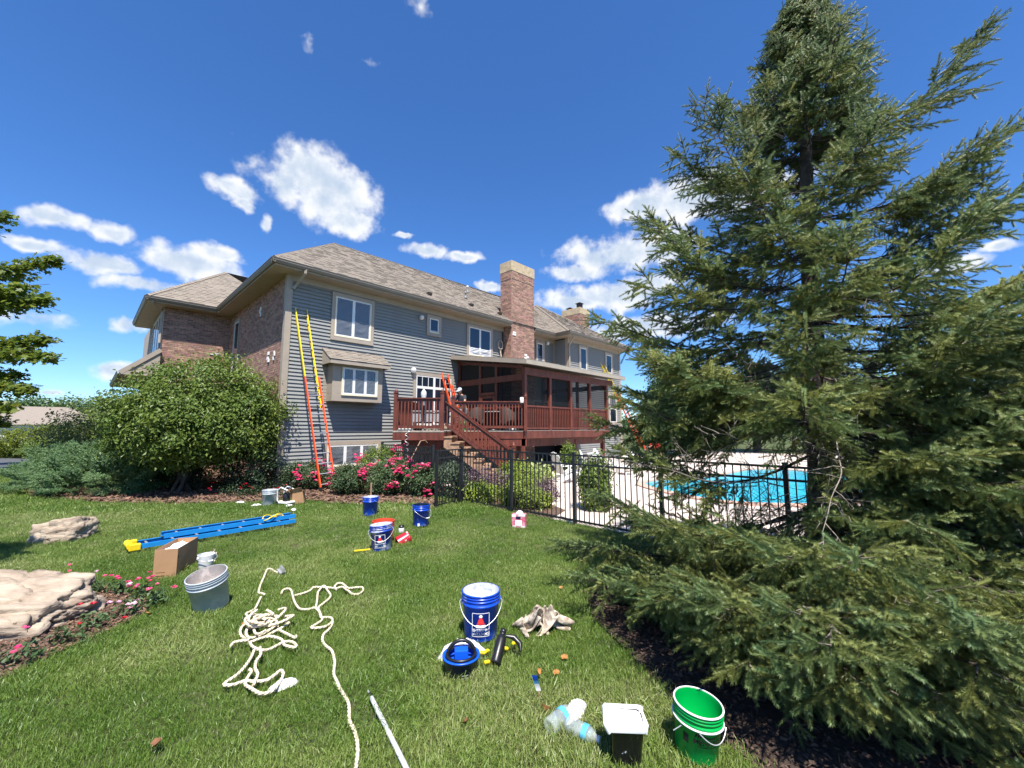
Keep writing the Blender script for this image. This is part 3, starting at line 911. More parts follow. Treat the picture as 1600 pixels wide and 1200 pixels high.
def railing(p, q, z0, z1, parent, off_, h=1.05, lo=0.12, sp=0.112):
    """top and bottom rail from p to q (z0 -> z1 floor heights) with single balusters"""
    p = Vector((p[0], p[1], z0)); q = Vector((q[0], q[1], z1)); L = (q - p).xy.length
    b = MB(); b.bar(p + Vector((0, 0, h)), q + Vector((0, 0, h)), 0.12, 0.035); b.bar(p + Vector((0, 0, h - 0.06)), q + Vector((0, 0, h - 0.06)), 0.035, 0.08)
    o = b.build('hand_rail', M['redwood'], parent); o.location = -off_
    b = MB(); b.bar(p + Vector((0, 0, lo)), q + Vector((0, 0, lo)), 0.035, 0.09); o = b.build('bottom_rail', M['redwood'], parent); o.location = -off_
    n = max(2, int(L / sp))
    for i in range(n):
        c = p + (q - p) * ((i + 0.5) / n)
        link('baluster', BAL, parent, c + Vector((0, 0, lo)) - off_, None, (1, 1, h - lo - 0.07))


railing((P1[0] + 0.08, 13.26), (P2[0] - 0.1, 13.26), DZ, DZ, deck, DO)
railing((-2.12, 14.98), (0.42, 14.98), DZ, DZ, deck, DO)
railing((P1[0] + 0.06, 13.34), (P1[0] + 0.06, 16.2), DZ, DZ, deck, DO)
post(P1[0] + 0.06, 13.26, DZ - 0.02, DZ + 1.32, deck, DO); post(P2[0] - 0.07, 13.26, DZ - 0.02, DZ + 1.32, deck, DO)
post(-2.16, 14.94, DZ - 0.02, DZ + 1.28, deck, DO); post(0.50, 14.94, DZ - 0.02, DZ + 1.28, deck, DO)
# stairs going down to the right
NS = 9; RUN = 2.22 / NS; RISE = DZ / NS
sy0, sy1 = 13.26, 14.62
for i in range(1, NS):
    x = P2[0] + RUN * (i - 1); zt = DZ - RISE * i
    b = MB(); b.bx(x - 0.03, x + RUN + 0.015, sy0 - 0.05, sy1 + 0.05, zt - 0.045, zt); dk('tread', b, M['tread'])
for yy in (sy0, sy1):
    b = MB(); vs = []
    for i in range(1, NS):
        x = P2[0] + RUN * (i - 1); zt = DZ - RISE * i - 0.045
        vs += [(x, zt), (x + RUN, zt)]
    vs += [(P2[0] + RUN * (NS - 1), 0.0), (P2[0] + RUN * (NS - 2), 0.0), (P2[0], DZ - RISE - 0.34)]
    k = len(vs)
    b.add([(x, yy - 0.02, z) for x, z in vs] + [(x, yy + 0.02, z) for x, z in vs], [tuple(range(k)), tuple(range(k, 2 * k))[::-1]] + [(i, i + k, (i + 1) % k + k, (i + 1) % k) for i in range(k)])
    dk('stringer', b, M['tread'])
for yy in (sy0 + 0.06, sy1 - 0.02):
    railing((P2[0] + 0.02, yy), (0.0, yy), DZ + 0.02, 0.12, deck, DO, h=0.93, lo=0.20, sp=0.125)
    post(0.05, yy, 0.0, 1.27, deck, DO, 0.062)

# ------------------------------------------------------------------ screened porch
PO = HW(7.0, -4.0)
porch = thing('screened_porch', 'screened porch with red timber frame and low taupe roof beside the deck', 'porch', tuple(PO), HROT)
# local coordinates: x along the house, y towards it, origin at the outer left corner
PX = (0.07, 1.55, 2.96, 4.42, 5.87)
b = MB(); b.bx(0.0, 5.98, 0.0, 3.96, DZ - 0.05, DZ); b.build('porch_floor', M['deckgrey'], porch)
b = MB(); b.bx(-0.02, 6.0, -0.05, -0.01, DZ - 0.30, DZ - 0.02); b.bx(-0.06, -0.02, -0.05, 0.4, DZ - 0.30, DZ - 0.02); b.bx(5.98, 6.02, -0.01, 3.96, DZ - 0.30, DZ - 0.02); b.build('fascia', M['redwood'], porch)
b = MB(); b.bx(0.0, 6.0, 0.25, 0.37, DZ - 0.62, DZ - 0.1); b.bx(0.0, 6.0, 2.2, 2.32, DZ - 0.5, DZ - 0.1)
for k in range(12): b.bx(0.2 + k * 0.5, 0.25 + k * 0.5, 0.0, 3.9, DZ - 0.28, DZ - 0.06)
b.build('joist', M['redwood'], porch)
for x in (0.07, 3.6, 5.85):
    b = MB(); b.bx(x - 0.08, x + 0.08, 0.22, 0.38, 0, DZ - 0.4); b.build('support_post', M['redwood'], porch)
for x in PX:
    b = MB(); b.bx(x - 0.065, x + 0.065, -0.005, 0.125, DZ, 3.84); b.build('porch_post', M['redwood'], porch)
for y in (1.55, 2.5, 3.88):
    b = MB(); b.bx(-0.0, 0.12, y - 0.06, y + 0.06, DZ, 4.6); b.build('porch_post', M['redwood'], porch)
for y in (1.7, 3.9):
    b = MB(); b.bx(5.81, 5.93, y - 0.06, y + 0.06, DZ, 4.5); b.build('porch_post', M['redwood'], porch)
b = MB(); b.bx(-0.02, 6.35, -0.03, 0.13, 3.80, 4.07); b.build('beam', M['redwood'], porch)
b = MB(); b.bx(-0.015, 0.11, 0.10, 3.96, 3.60, 3.84); b.bx(5.80, 5.95, 0.13, 3.96, 3.62, 3.84); b.build('beam', M['redwood'], porch)
b = MB(); b.bar((0.05, 0.1, 4.10), (0.05, 3.96, 4.66), 0.11, 0.12, up=(0, 0, 1)); b.build('rafter', M['redwood'], porch)
for x0, x1 in zip(PX[:-1], PX[1:]):
    b = MB(); b.bx(x0 + 0.065, x1 - 0.065, 0.02, 0.09, DZ + 0.88, DZ + 0.94); b.build('sill_rail', M['redwood'], porch)
    b = MB(); b.bx(x0 + 0.065, x1 - 0.065, 0.03, 0.08, DZ + 0.04, DZ + 0.11); b.build('bottom_rail', M['redwood'], porch)
    n = int((x1 - x0) / 0.105)
    for i in range(n):
        link('baluster', BAL, porch, (x0 + (x1 - x0) * (i + 0.5) / n, 0.05, DZ + 0.09), None, (0.9, 0.9, 0.80))
    b = MB(); b.add([(x0, 0.10, DZ), (x1, 0.10, DZ), (x1, 0.10, 3.8), (x0, 0.10, 3.8)], [(0, 1, 2, 3)]); b.build('screen', M['screen'], porch)
for y0, y1, z0, z1 in ((0.13, 1.55, DZ, 3.62), (1.55, 2.5, DZ, 3.62), (2.5, 3.88, DZ, 3.62), (0.5, 1.55, 3.84, 4.25), (1.55, 2.5, 3.84, 4.35), (2.5, 3.88, 3.84, 4.5)):
    b = MB(); b.add([(0.05, y0, z0), (0.05, y1, z0), (0.05, y1, z1), (0.05, y0, z1)], [(0, 1, 2, 3)]); b.build('screen', M['screen'], porch)
    if z0 < 2 and y0 != 1.55:
        b = MB(); b.bx(0.0, 0.1, y0, y1, DZ + 0.85, DZ + 0.92); b.build('sill_rail', M['redwood'], porch)
door = MB()
door.bx(0.0, 0.06, 1.62, 1.72, DZ + 0.02, 3.10); door.bx(0.0, 0.06, 2.34, 2.44, DZ + 0.02, 3.10); door.bx(0.0, 0.06, 1.72, 2.34, 3.00, 3.10); door.bx(0.0, 0.06, 1.72, 2.34, DZ + 0.02, DZ + 0.2); door.bx(0.0, 0.06, 1.72, 2.34, DZ + 0.85, DZ + 0.93); door.bx(-0.02, 0.10, 1.6, 2.46, 3.12, 3.24)
dd = door.build('screen_door', M['redwood'], porch)
b = MB(); b.tube([(-0.03, 1.68, DZ + 0.95), (-0.05, 1.68, DZ + 1.0), (-0.05, 1.68, DZ + 1.12), (-0.03, 1.68, DZ + 1.16)], 0.01, 6); b.build('handle', M['black'], dd)
rf = MB()
x0, x1 = -0.40, 6.85
rf.add([(x0, -0.42, 4.27), (x1, -0.42, 4.27), (x1, 3.97, 4.95), (x0, 3.97, 4.95), (x0, -0.42, 4.13), (x1, -0.42, 4.13), (x1, 3.97, 4.80), (x0, 3.97, 4.80)],
       [(0, 1, 2, 3), (7, 6, 5, 4)])
prf = rf.build('porch_roof', M['felt'], porch)
roof_face([(x0, -0.45, 4.275), (x1, -0.45, 4.275), (x1, 3.96, 4.958), (x0, 3.96, 4.958)], prf)
b = MB(); b.bx(x0, x1, -0.45, -0.42, 4.12, 4.275); b.bar((x0, -0.42, 4.20), (x0, 3.95, 4.87), 0.03, 0.17); b.bar((x1, -0.42, 4.20), (x1, 3.95, 4.87), 0.03, 0.17); b.build('fascia', M['taupe'], porch)

# ------------------------------------------------------------------ fence and gate
FO = HW(2.25, -6.2)
fence = thing('pool_fence', 'black metal picket fence with square posts round the pool patio', 'fence', tuple(FO), HROT)
FH = 1.29
pk = MB(); pk.bx(-0.0075, 0.0075, -0.0075, 0.0075, 0.05, 1.0); PICK = pk.mesh('picket', M['black_iron'])


def fpost(x, y, parent, h=FH + 0.04):
    b = MB(); w = 0.029; b.bx(x - w, x + w, y - w, y + w, 0, h); b.bx(x - w - 0.006, x + w + 0.006, y - w - 0.006, y + w + 0.006, h, h + 0.018)
    b.build('fence_post', M['black_iron'], parent)


def panel(x0, y0, x1, y1, parent, sp=0.105):
    for z in (FH, FH - 0.17, 0.09):
        b = MB(); b.bar((x0, y0, z), (x1, y1, z), 0.026, 0.03); b.build('fence_rail', M['black_iron'], parent)
    L = math.hypot(x1 - x0, y1 - y0); n = int(L / sp)
    for i in range(1, n):
        t = i / n
        link('picket', PICK, parent, (x0 + (x1 - x0) * t, y0 + (y1 - y0) * t, 0), None, (1, 1, FH - 0.01))


ys = (0, -1.68, -3.32, -5.0, -6.7, -8.4, -10.1)
for i, y in enumerate(ys):
    fpost(0, y, fence)
    if i: panel(0, ys[i - 1], 0, y, fence)
bx_ = 0.0
for i, y in enumerate((1.22, 2.6, 3.9)):
    fpost(bx_, y, fence)
    if i: panel(bx_, (1.22, 2.6, 3.9)[i - 1], bx_, y, fence)
gate = thing('fence_gate', 'narrow black metal picket gate swung open over the lawn beside the roses', 'gate', tuple(HW(1.29, -6.44)), HROT)
GV = Vector((0.96, 0.24))
a0 = GV * 0.05; a1 = GV * 0.95
fpost(a0.x, a0.y, gate, FH - 0.01); fpost(a1.x, a1.y, gate, FH - 0.01)
panel(a0.x, a0.y, a1.x, a1.y, gate)
b = MB(); b.bx(a1.x - 0.05, a1.x + 0.03, a1.y - 0.06, a1.y - 0.03, 1.05, 1.19); b.build('latch', M['black'], gate)

# ------------------------------------------------------------------ ladders
rg = MB(); rg.tube([(-0.2, 0, 0), (0.2, 0, 0)], 0.016, 8); RUNG = rg.mesh('rung', M['alu'])


def rail_mesh(L, m, h=0.075):
    b = MB(); w = 0.03; t = 0.008     # C channel along +Y
    b.bx(0, t, 0, L, -h / 2, h / 2); b.bx(t, w, 0, L, -h / 2, -h / 2 + t); b.bx(t, w, 0, L, h / 2 - t, h / 2)
    return b.mesh('rail', m)


def ladder(name, label, cat, base, top, lower, upper, split, overlap=1.2, width=0.42, group=None, side=None, feet=True, front=1):
    """extension ladder from base to top; lower section to split+overlap, fly section from split upward"""
    base = Vector(base); top = Vector(top); d = (top - base); L = d.length; d.normalize()
    sd = Vector(side).normalized() if side else d.cross(Vector((0, 0, 1))).normalized()
    sd = (sd - d * sd.dot(d)).normalized(); nn = sd.cross(d)
    root = bpy.data.objects.new(name, None); COL.objects.link(root)
    root.matrix_world = Matrix(((sd.x, d.x, nn.x, base.x), (sd.y, d.y, nn.y, base.y), (sd.z, d.z, nn.z, base.z), (0, 0, 0, 1)))
    tag(root, label, cat, group)
    def section(y0, y1, m, w, zoff):
        me = rail_mesh(y1 - y0, m, 0.075 if feet else 0.062)
        link('rail', me, root, (-w / 2, y0, zoff)); link('rail', me, root, (w / 2, y0, zoff), None, (-1, 1, 1))
        n = int((y1 - y0 - 0.2) / 0.305)
        for i in range(n + 1):
            link('rung', RUNG, root, (0, y0 + 0.18 + i * 0.305, zoff), None, (w / 0.4 * 0.98, 1, 1))
    section(0, min(L, split + overlap), M[lower], width, 0.0)
    if upper: section(split, L, M[upper], width - 0.07, front * 0.085)
    if feet:
        for s in (-1, 1):
            b = MB(); b.bx(s * width / 2 - 0.03, s * width / 2 + 0.03, -0.06, 0.10, -0.05, 0.05); b.bx(s * width / 2 - 0.045, s * width / 2 + 0.045, -0.08, -0.06, -0.07, 0.07); b.build('foot', M['black'], root)
    return root


lb = HW(0.80, -1.95, 0.03); lt = HW(0.42, -0.04, 5.84)
ladder('extension_ladder', 'tall yellow and orange extension ladder leaning on the grey siding by the brick corner', 'ladder', lb, lt, 'orange', 'yellow', 2.55, 1.0, 0.45, 'ladders leaning on the house', side=HU, front=-1)
ladder('extension_ladder', 'orange ladder standing on the deck and leaning above the deck door', 'ladder', HW(6.35, -1.05, DZ + 0.03), HW(6.28, -0.1, 4.18), 'orange', 'orange', 0.7, 1.3, 0.40, 'ladders leaning on the house', side=HU, front=-1)
ladder('extension_ladder', 'yellow and orange extension ladder leaning on the far wing beyond the porch', 'ladder', HW(19.2, -2.9, 0.03), HW(17.47, -1.04, 5.85), 'orange', 'yellow', 3.2, 1.0, 0.45, 'ladders leaning on the house', side=HU, front=-1)
# blue ladder lying on the grass
a = Vector((-5.42, 6.02, 0.10)); c = Vector((-3.98, 7.72, 0.10)); dirv = (c - a).normalized(); sdv = Vector((dirv.y, -dirv.x, 0))
lad = ladder('lying_ladder', 'blue extension ladder with yellow end caps lying on the lawn', 'ladder', a + sdv * -0.16, c + sdv * -0.16, 'ladblue', 'ladblue', 0.35, 5.0, 0.31, None, side=sdv, feet=False, front=1)
for s in (-1, 1):
    b = MB(); b.bx(s * 0.155 - 0.035, s * 0.155 + 0.035, -0.04, 0.09, -0.045, 0.05); bevel(b.build('end_cap', M['yellow'], lad), 0.012, 2)
b = MB(); b.tube([(-0.15, -0.02, 0.02), (0.15, -0.02, 0.02)], 0.045, 8); b.build('end_bar', M['yellow'], lad)
b = MB()
LL = (c - a).length
b.tube([(0.03 + 0.10 * math.cos(t) + t * 0.004, LL - 0.45 + 0.16 * math.sin(t * 0.9) + t * 0.015, 0.12 + 0.03 * math.sin(t * 2)) for t in np.linspace(0, 11, 60)], 0.008, 6); b.build('pull_rope', M['yellow'], lad)

# ------------------------------------------------------------------ deck clutter, patio furniture
def adirondack(loc, rz, label):
    t = thing('garden_chair', label, 'chair', loc, rz, 'white slatted garden chairs on the patio')
    for i in range(5):
        x = (i - 2) * 0.105; h = 0.62 + 0.10 * (1 - ((i - 2) / 2) ** 2)
        b = MB(); b.bar((x * 0.85, 0.25, 0.28), (x * 1.08, 0.25 + h * 0.38, 0.28 + h), 0.095, 0.02, up=(0, -1, 0.4)); b.build('back_slat', M['white'], t)
    for i in range(5):
        y = -0.28 + i * 0.115; b = MB(); b.bar((-0.27, y, 0.38 - 0.04 * i), (0.27, y, 0.38 - 0.04 * i), 0.10, 0.02); b.build('seat_slat', M['white'], t)
    for s in (-1, 1):
        b = MB(); b.bx(s * 0.33 - 0.07, s * 0.33 + 0.07, -0.36, 0.40, 0.54, 0.565); bevel(b.build('armrest', M['white'], t), 0.01, 2)
        b = MB(); b.bx(s * 0.30 - 0.015, s * 0.30 + 0.015, -0.33, -0.23, 0, 0.54); b.build('leg', M['white'], t)
        b = MB(); b.bar((s * 0.28, -0.30, 0.36), (s * 0.28, 0.52, 0.04), 0.03, 0.11); b.build('leg', M['white'], t)
    b = MB(); b.bar((-0.27, 0.40, 0.62), (0.27, 0.40, 0.62), 0.03, 0.08); b.build('back_rail', M['white'], t)


adirondack((1.85, 13.9, 0.012), R(115), 'white slatted garden chair nearest the porch corner, side on')
adirondack((3.0, 15.0, 0.012), R(75), 'white slatted garden chair behind the leafy shrub, middle one of three')
adirondack((3.7, 16.0, 0.012), R(60), 'white slatted garden chair under the spruce bough, farthest of three')
for i, (x, y, rz, lab) in enumerate(((4.0, 16.6, 40, 'low white sun lounger on the patio, nearer of two'), (5.9, 17.6, 50, 'low white sun lounger by the pool tip, farther of two'))):
    t = thing('sun_lounger', lab, 'sun lounger', (x, y, 0.012), R(rz), 'white loungers by the pool')
    b = MB(); b.bx(-0.32, 0.32, -0.95, 0.45, 0.28, 0.33); bevel(b.build('seat', M['white'], t), 0.02, 2)
    b = MB(); b.bar((0, 0.45, 0.31), (0, 1.0, 0.75), 0.62, 0.05); bevel(b.build('backrest', M['white'], t), 0.02, 2)
    for sx in (-1, 1):
        for sy in (-0.85, 0.35):
            b = MB(); b.bx(sx * 0.28 - 0.025, sx * 0.28 + 0.025, sy - 0.025, sy + 0.025, 0, 0.28); b.build('leg', M['white'], t)


def armchair(loc, rz, label, m='wicker', group='wicker armchairs on the deck'):
    t = thing('armchair', label, 'chair', loc, rz, group)
    b = MB()
    vs = []; fs = []
    n = 16
    for i in range(n + 1):
        a = math.pi * (i / n); h = 0.62 + 0.24 * math.sin(a) ** 2
        for r, z in ((0.33, 0.22), (0.37, h), (0.34, h + 0.02), (0.30, h - 0.02), (0.27, 0.3)):
            vs.append((r * math.cos(a), r * math.sin(a), z))
    for i in range(n):
        for k in range(4): fs.append((i * 5 + k, (i + 1) * 5 + k, (i + 1) * 5 + k + 1, i * 5 + k + 1))
    b.add(vs, fs, 0, True); b.build('backrest', M[m], t)
    b = MB(); b.bx(-0.30, 0.30, -0.30, 0.28, 0.24, 0.40); bevel(b.build('seat', M[m], t), 0.03, 2)
    for sx in (-1, 1):
        for sy in (-0.26, 0.24):
            b = MB(); b.tube([(sx * 0.27, sy, 0), (sx * 0.27, sy, 0.26)], 0.022, 6); b.build('leg', M[m], t)


M['wicker'] = mat('dark brown wicker', (0.038, 0.028, 0.024), 0.7, var=0.4, scale=60, bump=0.5, bscale=120)
M['cushion'] = mat('pale grey upholstery', (0.42, 0.42, 0.42), 0.9, var=0.06)
armchair((-1.42, 15.7, DZ), R(200), 'dark wicker armchair behind the deck railing, left of the table')
armchair((-0.1, 15.75, DZ), R(150), 'dark wicker armchair behind the deck railing, right of the table')
pc = HW(8.1, -2.6, DZ); armchair(tuple(pc), HROT + R(180), 'pale grey round-backed chair inside the porch, first bay', 'cushion', 'pale round-backed chairs in the porch')
pc = HW(9.7, -2.6, DZ); armchair(tuple(pc), HROT + R(180), 'pale grey round-backed chair inside the porch, second bay', 'cushion', 'pale round-backed chairs in the porch')
t = thing('patio_table', 'round glass topped table among the wicker chairs on the deck', 'table', (-0.75, 16.2, DZ))
b = MB(); b.lathe([(0, 0.70), (0.55, 0.70), (0.56, 0.715), (0.55, 0.73), (0, 0.73)], 28); b.build('table_top', M['grey'], t)
b = MB(); b.lathe([(0.25, 0), (0.25, 0.03), (0.05, 0.06), (0.04, 0.70)], 12); b.build('pedestal', M['black'], t)
t = thing('side_table', 'grey painted folding table with pots behind the short railing', 'table', (-3.0, 14.6, DZ))
b = MB(); b.bx(-0.55, 0.55, -0.3, 0.3, 0.66, 0.70); b.build('table_top', M['grey'], t)
for sx in (-1, 1):
    for sy in (-1, 1):
        b = MB(); b.bx(sx * 0.5 - 0.02, sx * 0.5 + 0.02, sy * 0.26 - 0.02, sy * 0.26 + 0.02, 0, 0.66); b.build('leg', M['grey'], t)
b = MB(); b.bx(-0.5, 0.5, -0.26, -0.23, 0.30, 0.62); b.build('apron', M['grey'], t)
def lantern(x, y, z, label, m='film2'):
    t = thing('post_lantern', label, 'lantern', (x, y, z), 0, 'lanterns on the deck')
    b = MB(); b.lathe([(0.05, 0), (0.045, 0.16), (0.07, 0.20), (0.085, 0.24)], 10); b.build('stem', M['grey'], t)
    b = MB(); b.lathe([(0.07, 0.24), (0.10, 0.36), (0.095, 0.46), (0.03, 0.56), (0.0, 0.58)], 10); b.build('lamp_shade', M[m], t)
lantern(-3.06, 14.05, DZ + 0.86, 'plastic wrapped lantern above the short deck railing')
lantern(-2.02, 16.5, DZ + 0.75, 'white topped lantern beside the orange deck ladder', 'white')
t = thing('lantern_stand', 'grey stand under the lantern by the orange deck ladder', 'stand', (-2.02, 16.5, DZ))
b = MB(); b.lathe([(0.14, 0), (0.14, 0.02), (0.025, 0.04), (0.025, 0.75), (0.08, 0.75)], 10); b.build('pole', M['black'], t)
t = thing('lantern_stand', 'slim plant stand under the wrapped lantern', 'stand', (-3.06, 14.05, DZ))
b = MB(); b.lathe([(0.16, 0), (0.16, 0.02), (0.03, 0.05), (0.03, 0.83), (0.10, 0.86)], 10); b.build('pole', M['black'], t)
b = MB(); b.lathe([(0.0, 0), (0.065, 0), (0.07, 0.02), (0.07, 0.19), (0.05, 0.21), (0, 0.21)], 14)
tag(b.build('globe_lamp', M['white'], None, (0.36, 14.92, DZ + 1.0)), 'small white globe lamp beside the corner railing post', 'lamp')
# spiral wind spinner hanging from the deck edge
b = MB(); b.tube([(-3.36 + 0.055 * math.cos(t * 2.4), 13.10 + 0.055 * math.sin(t * 2.4), 1.70 - t * 0.075) for t in np.linspace(0, 13, 110)], 0.011, 6)
tag(b.build('wind_spinner', M['alu']), 'twisted metal spiral hanging from the short deck edge', 'wind spinner')
# rake handle leaning by the gate
b = MB(); b.tube([(-3.25, 11.3, 0.02), (-2.72, 12.2, 1.42)], 0.014, 8); b.tube([(-2.72, 12.2, 1.42), (-2.62, 12.35, 1.44), (-2.56, 12.4, 1.36)], 0.012, 6)
tag(b.build('garden_pole', M['tread']), 'thin wooden pole leaning behind the roses beside the gate', 'pole')
# string of lights under the porch
b = MB()
pts = [HW(7.3 + 0.35 * i, -3.55, 1.18 - 0.05 * math.sin(i * math.pi / 4) ** 2) for i in range(13)]
b.tube(pts, 0.006, 4)
for p in pts: b.lathe([(0, -0.06), (0.022, -0.05), (0.022, -0.02), (0, 0)], 8, c=tuple(p))
tag(b.build('string_lights', M['white']), 'row of small white bulbs strung under the porch beam', 'string lights')
# odds and ends standing on the deck floor
def pot(x, y, z, r, h, m, label, cat='pot'):
    b = MB(); b.lathe([(0, 0), (r * 0.7, 0), (r, h * 0.85), (r * 1.08, h * 0.86), (r * 1.08, h), (r * 0.9, h), (r * 0.85, h * 0.8), (0, h * 0.78)], 16)
    tag(b.build('pot', M[m], None, (x, y, z)), label, cat)
pot(-2.55, 13.6, DZ, 0.13, 0.22, 'paper', 'white pot behind the short deck railing near its right post')
pot(-2.78, 13.55, DZ, 0.12, 0.18, 'paper', 'squat white pot behind the middle of the short deck railing')
pot(-3.1, 13.5, DZ, 0.15, 0.13, 'black', 'low black tray pot behind the short deck railing')
b = MB(); b.bx(-0.22, 0.22, -0.06, 0.06, 0, 0.10); tag(bevel(b.build('foam_block', M['paper'], None, (-3.5, 13.4, DZ)), 0.01, 2), 'white foam block at the left end of the deck', 'block')
for x, y, m_, lab in ((-1.2, 15.3, 'black', 'black bundle lying on the deck behind the long railing'), (0.0, 15.4, 'black', 'black tarp heap on the deck near the corner post')):
    b = MB(); b.lathe([(0.28, 0), (0.26, 0.06), (0.15, 0.12), (0, 0.13)], 12); o = b.build('tarp_heap', M[m_], None, (x, y, DZ)); o.scale = (1.3, 0.8, 1); tag(o, lab, 'tarp')

# ------------------------------------------------------------------ vegetation
def leaf_mat(name, c1, c2, transl=0.28, rough=0.45, spec=0.4, objvar=0.12):
    """foliage: colour between c1 and c2 by the point attribute 'tint', small change per leaf"""
    m = bpy.data.materials.new(name); m.use_nodes = True
    nt = m.node_tree; b = nt.nodes['Principled BSDF']
    b.inputs['Roughness'].default_value = rough; b.inputs['Specular IOR Level'].default_value = spec
    at = nt.nodes.new('ShaderNodeAttribute'); at.attribute_name = 'tint'
    mx = nt.nodes.new('ShaderNodeMix'); mx.data_type = 'RGBA'
    mx.inputs['A'].default_value = (*c1, 1); mx.inputs['B'].default_value = (*c2, 1)
    nt.links.new(at.outputs['Fac'], mx.inputs['Factor'])
    oi = nt.nodes.new('ShaderNodeObjectInfo'); hs = nt.nodes.new('ShaderNodeHueSaturation')
    mr_ = nt.nodes.new('ShaderNodeMapRange'); mr_.inputs['To Min'].default_value = 1 - objvar; mr_.inputs['To Max'].default_value = 1 + objvar
    nt.links.new(oi.outputs['Random'], mr_.inputs['Value']); nt.links.new(mr_.outputs[0], hs.inputs['Value'])
    nt.links.new(mx.outputs['Result'], hs.inputs['Color'])
    nt.links.new(hs.outputs[0], b.inputs['Base Color'])
    tr = nt.nodes.new('ShaderNodeBsdfTranslucent'); ms = nt.nodes.new('ShaderNodeMixShader'); ms.inputs[0].default_value = transl
    hs2 = nt.nodes.new('ShaderNodeHueSaturation'); hs2.inputs['Value'].default_value = 1.5; hs2.inputs['Hue'].default_value = 0.485
    nt.links.new(hs.outputs[0], hs2.inputs['Color']); nt.links.new(hs2.outputs[0], tr.inputs['Color'])
    nt.links.new(b.outputs[0], ms.inputs[1]); nt.links.new(tr.outputs[0], ms.inputs[2])
    nt.links.new(ms.outputs[0], nt.nodes['Material Output'].inputs['Surface'])
    return m


def add_tint(me, t):
    a = me.attributes.new('tint', 'FLOAT', 'POINT')
    a.data.foreach_set('value', np.asarray(t, dtype=np.float32))


def unit(v):
    return v / np.maximum(np.linalg.norm(v, axis=-1, keepdims=True), 1e-9)


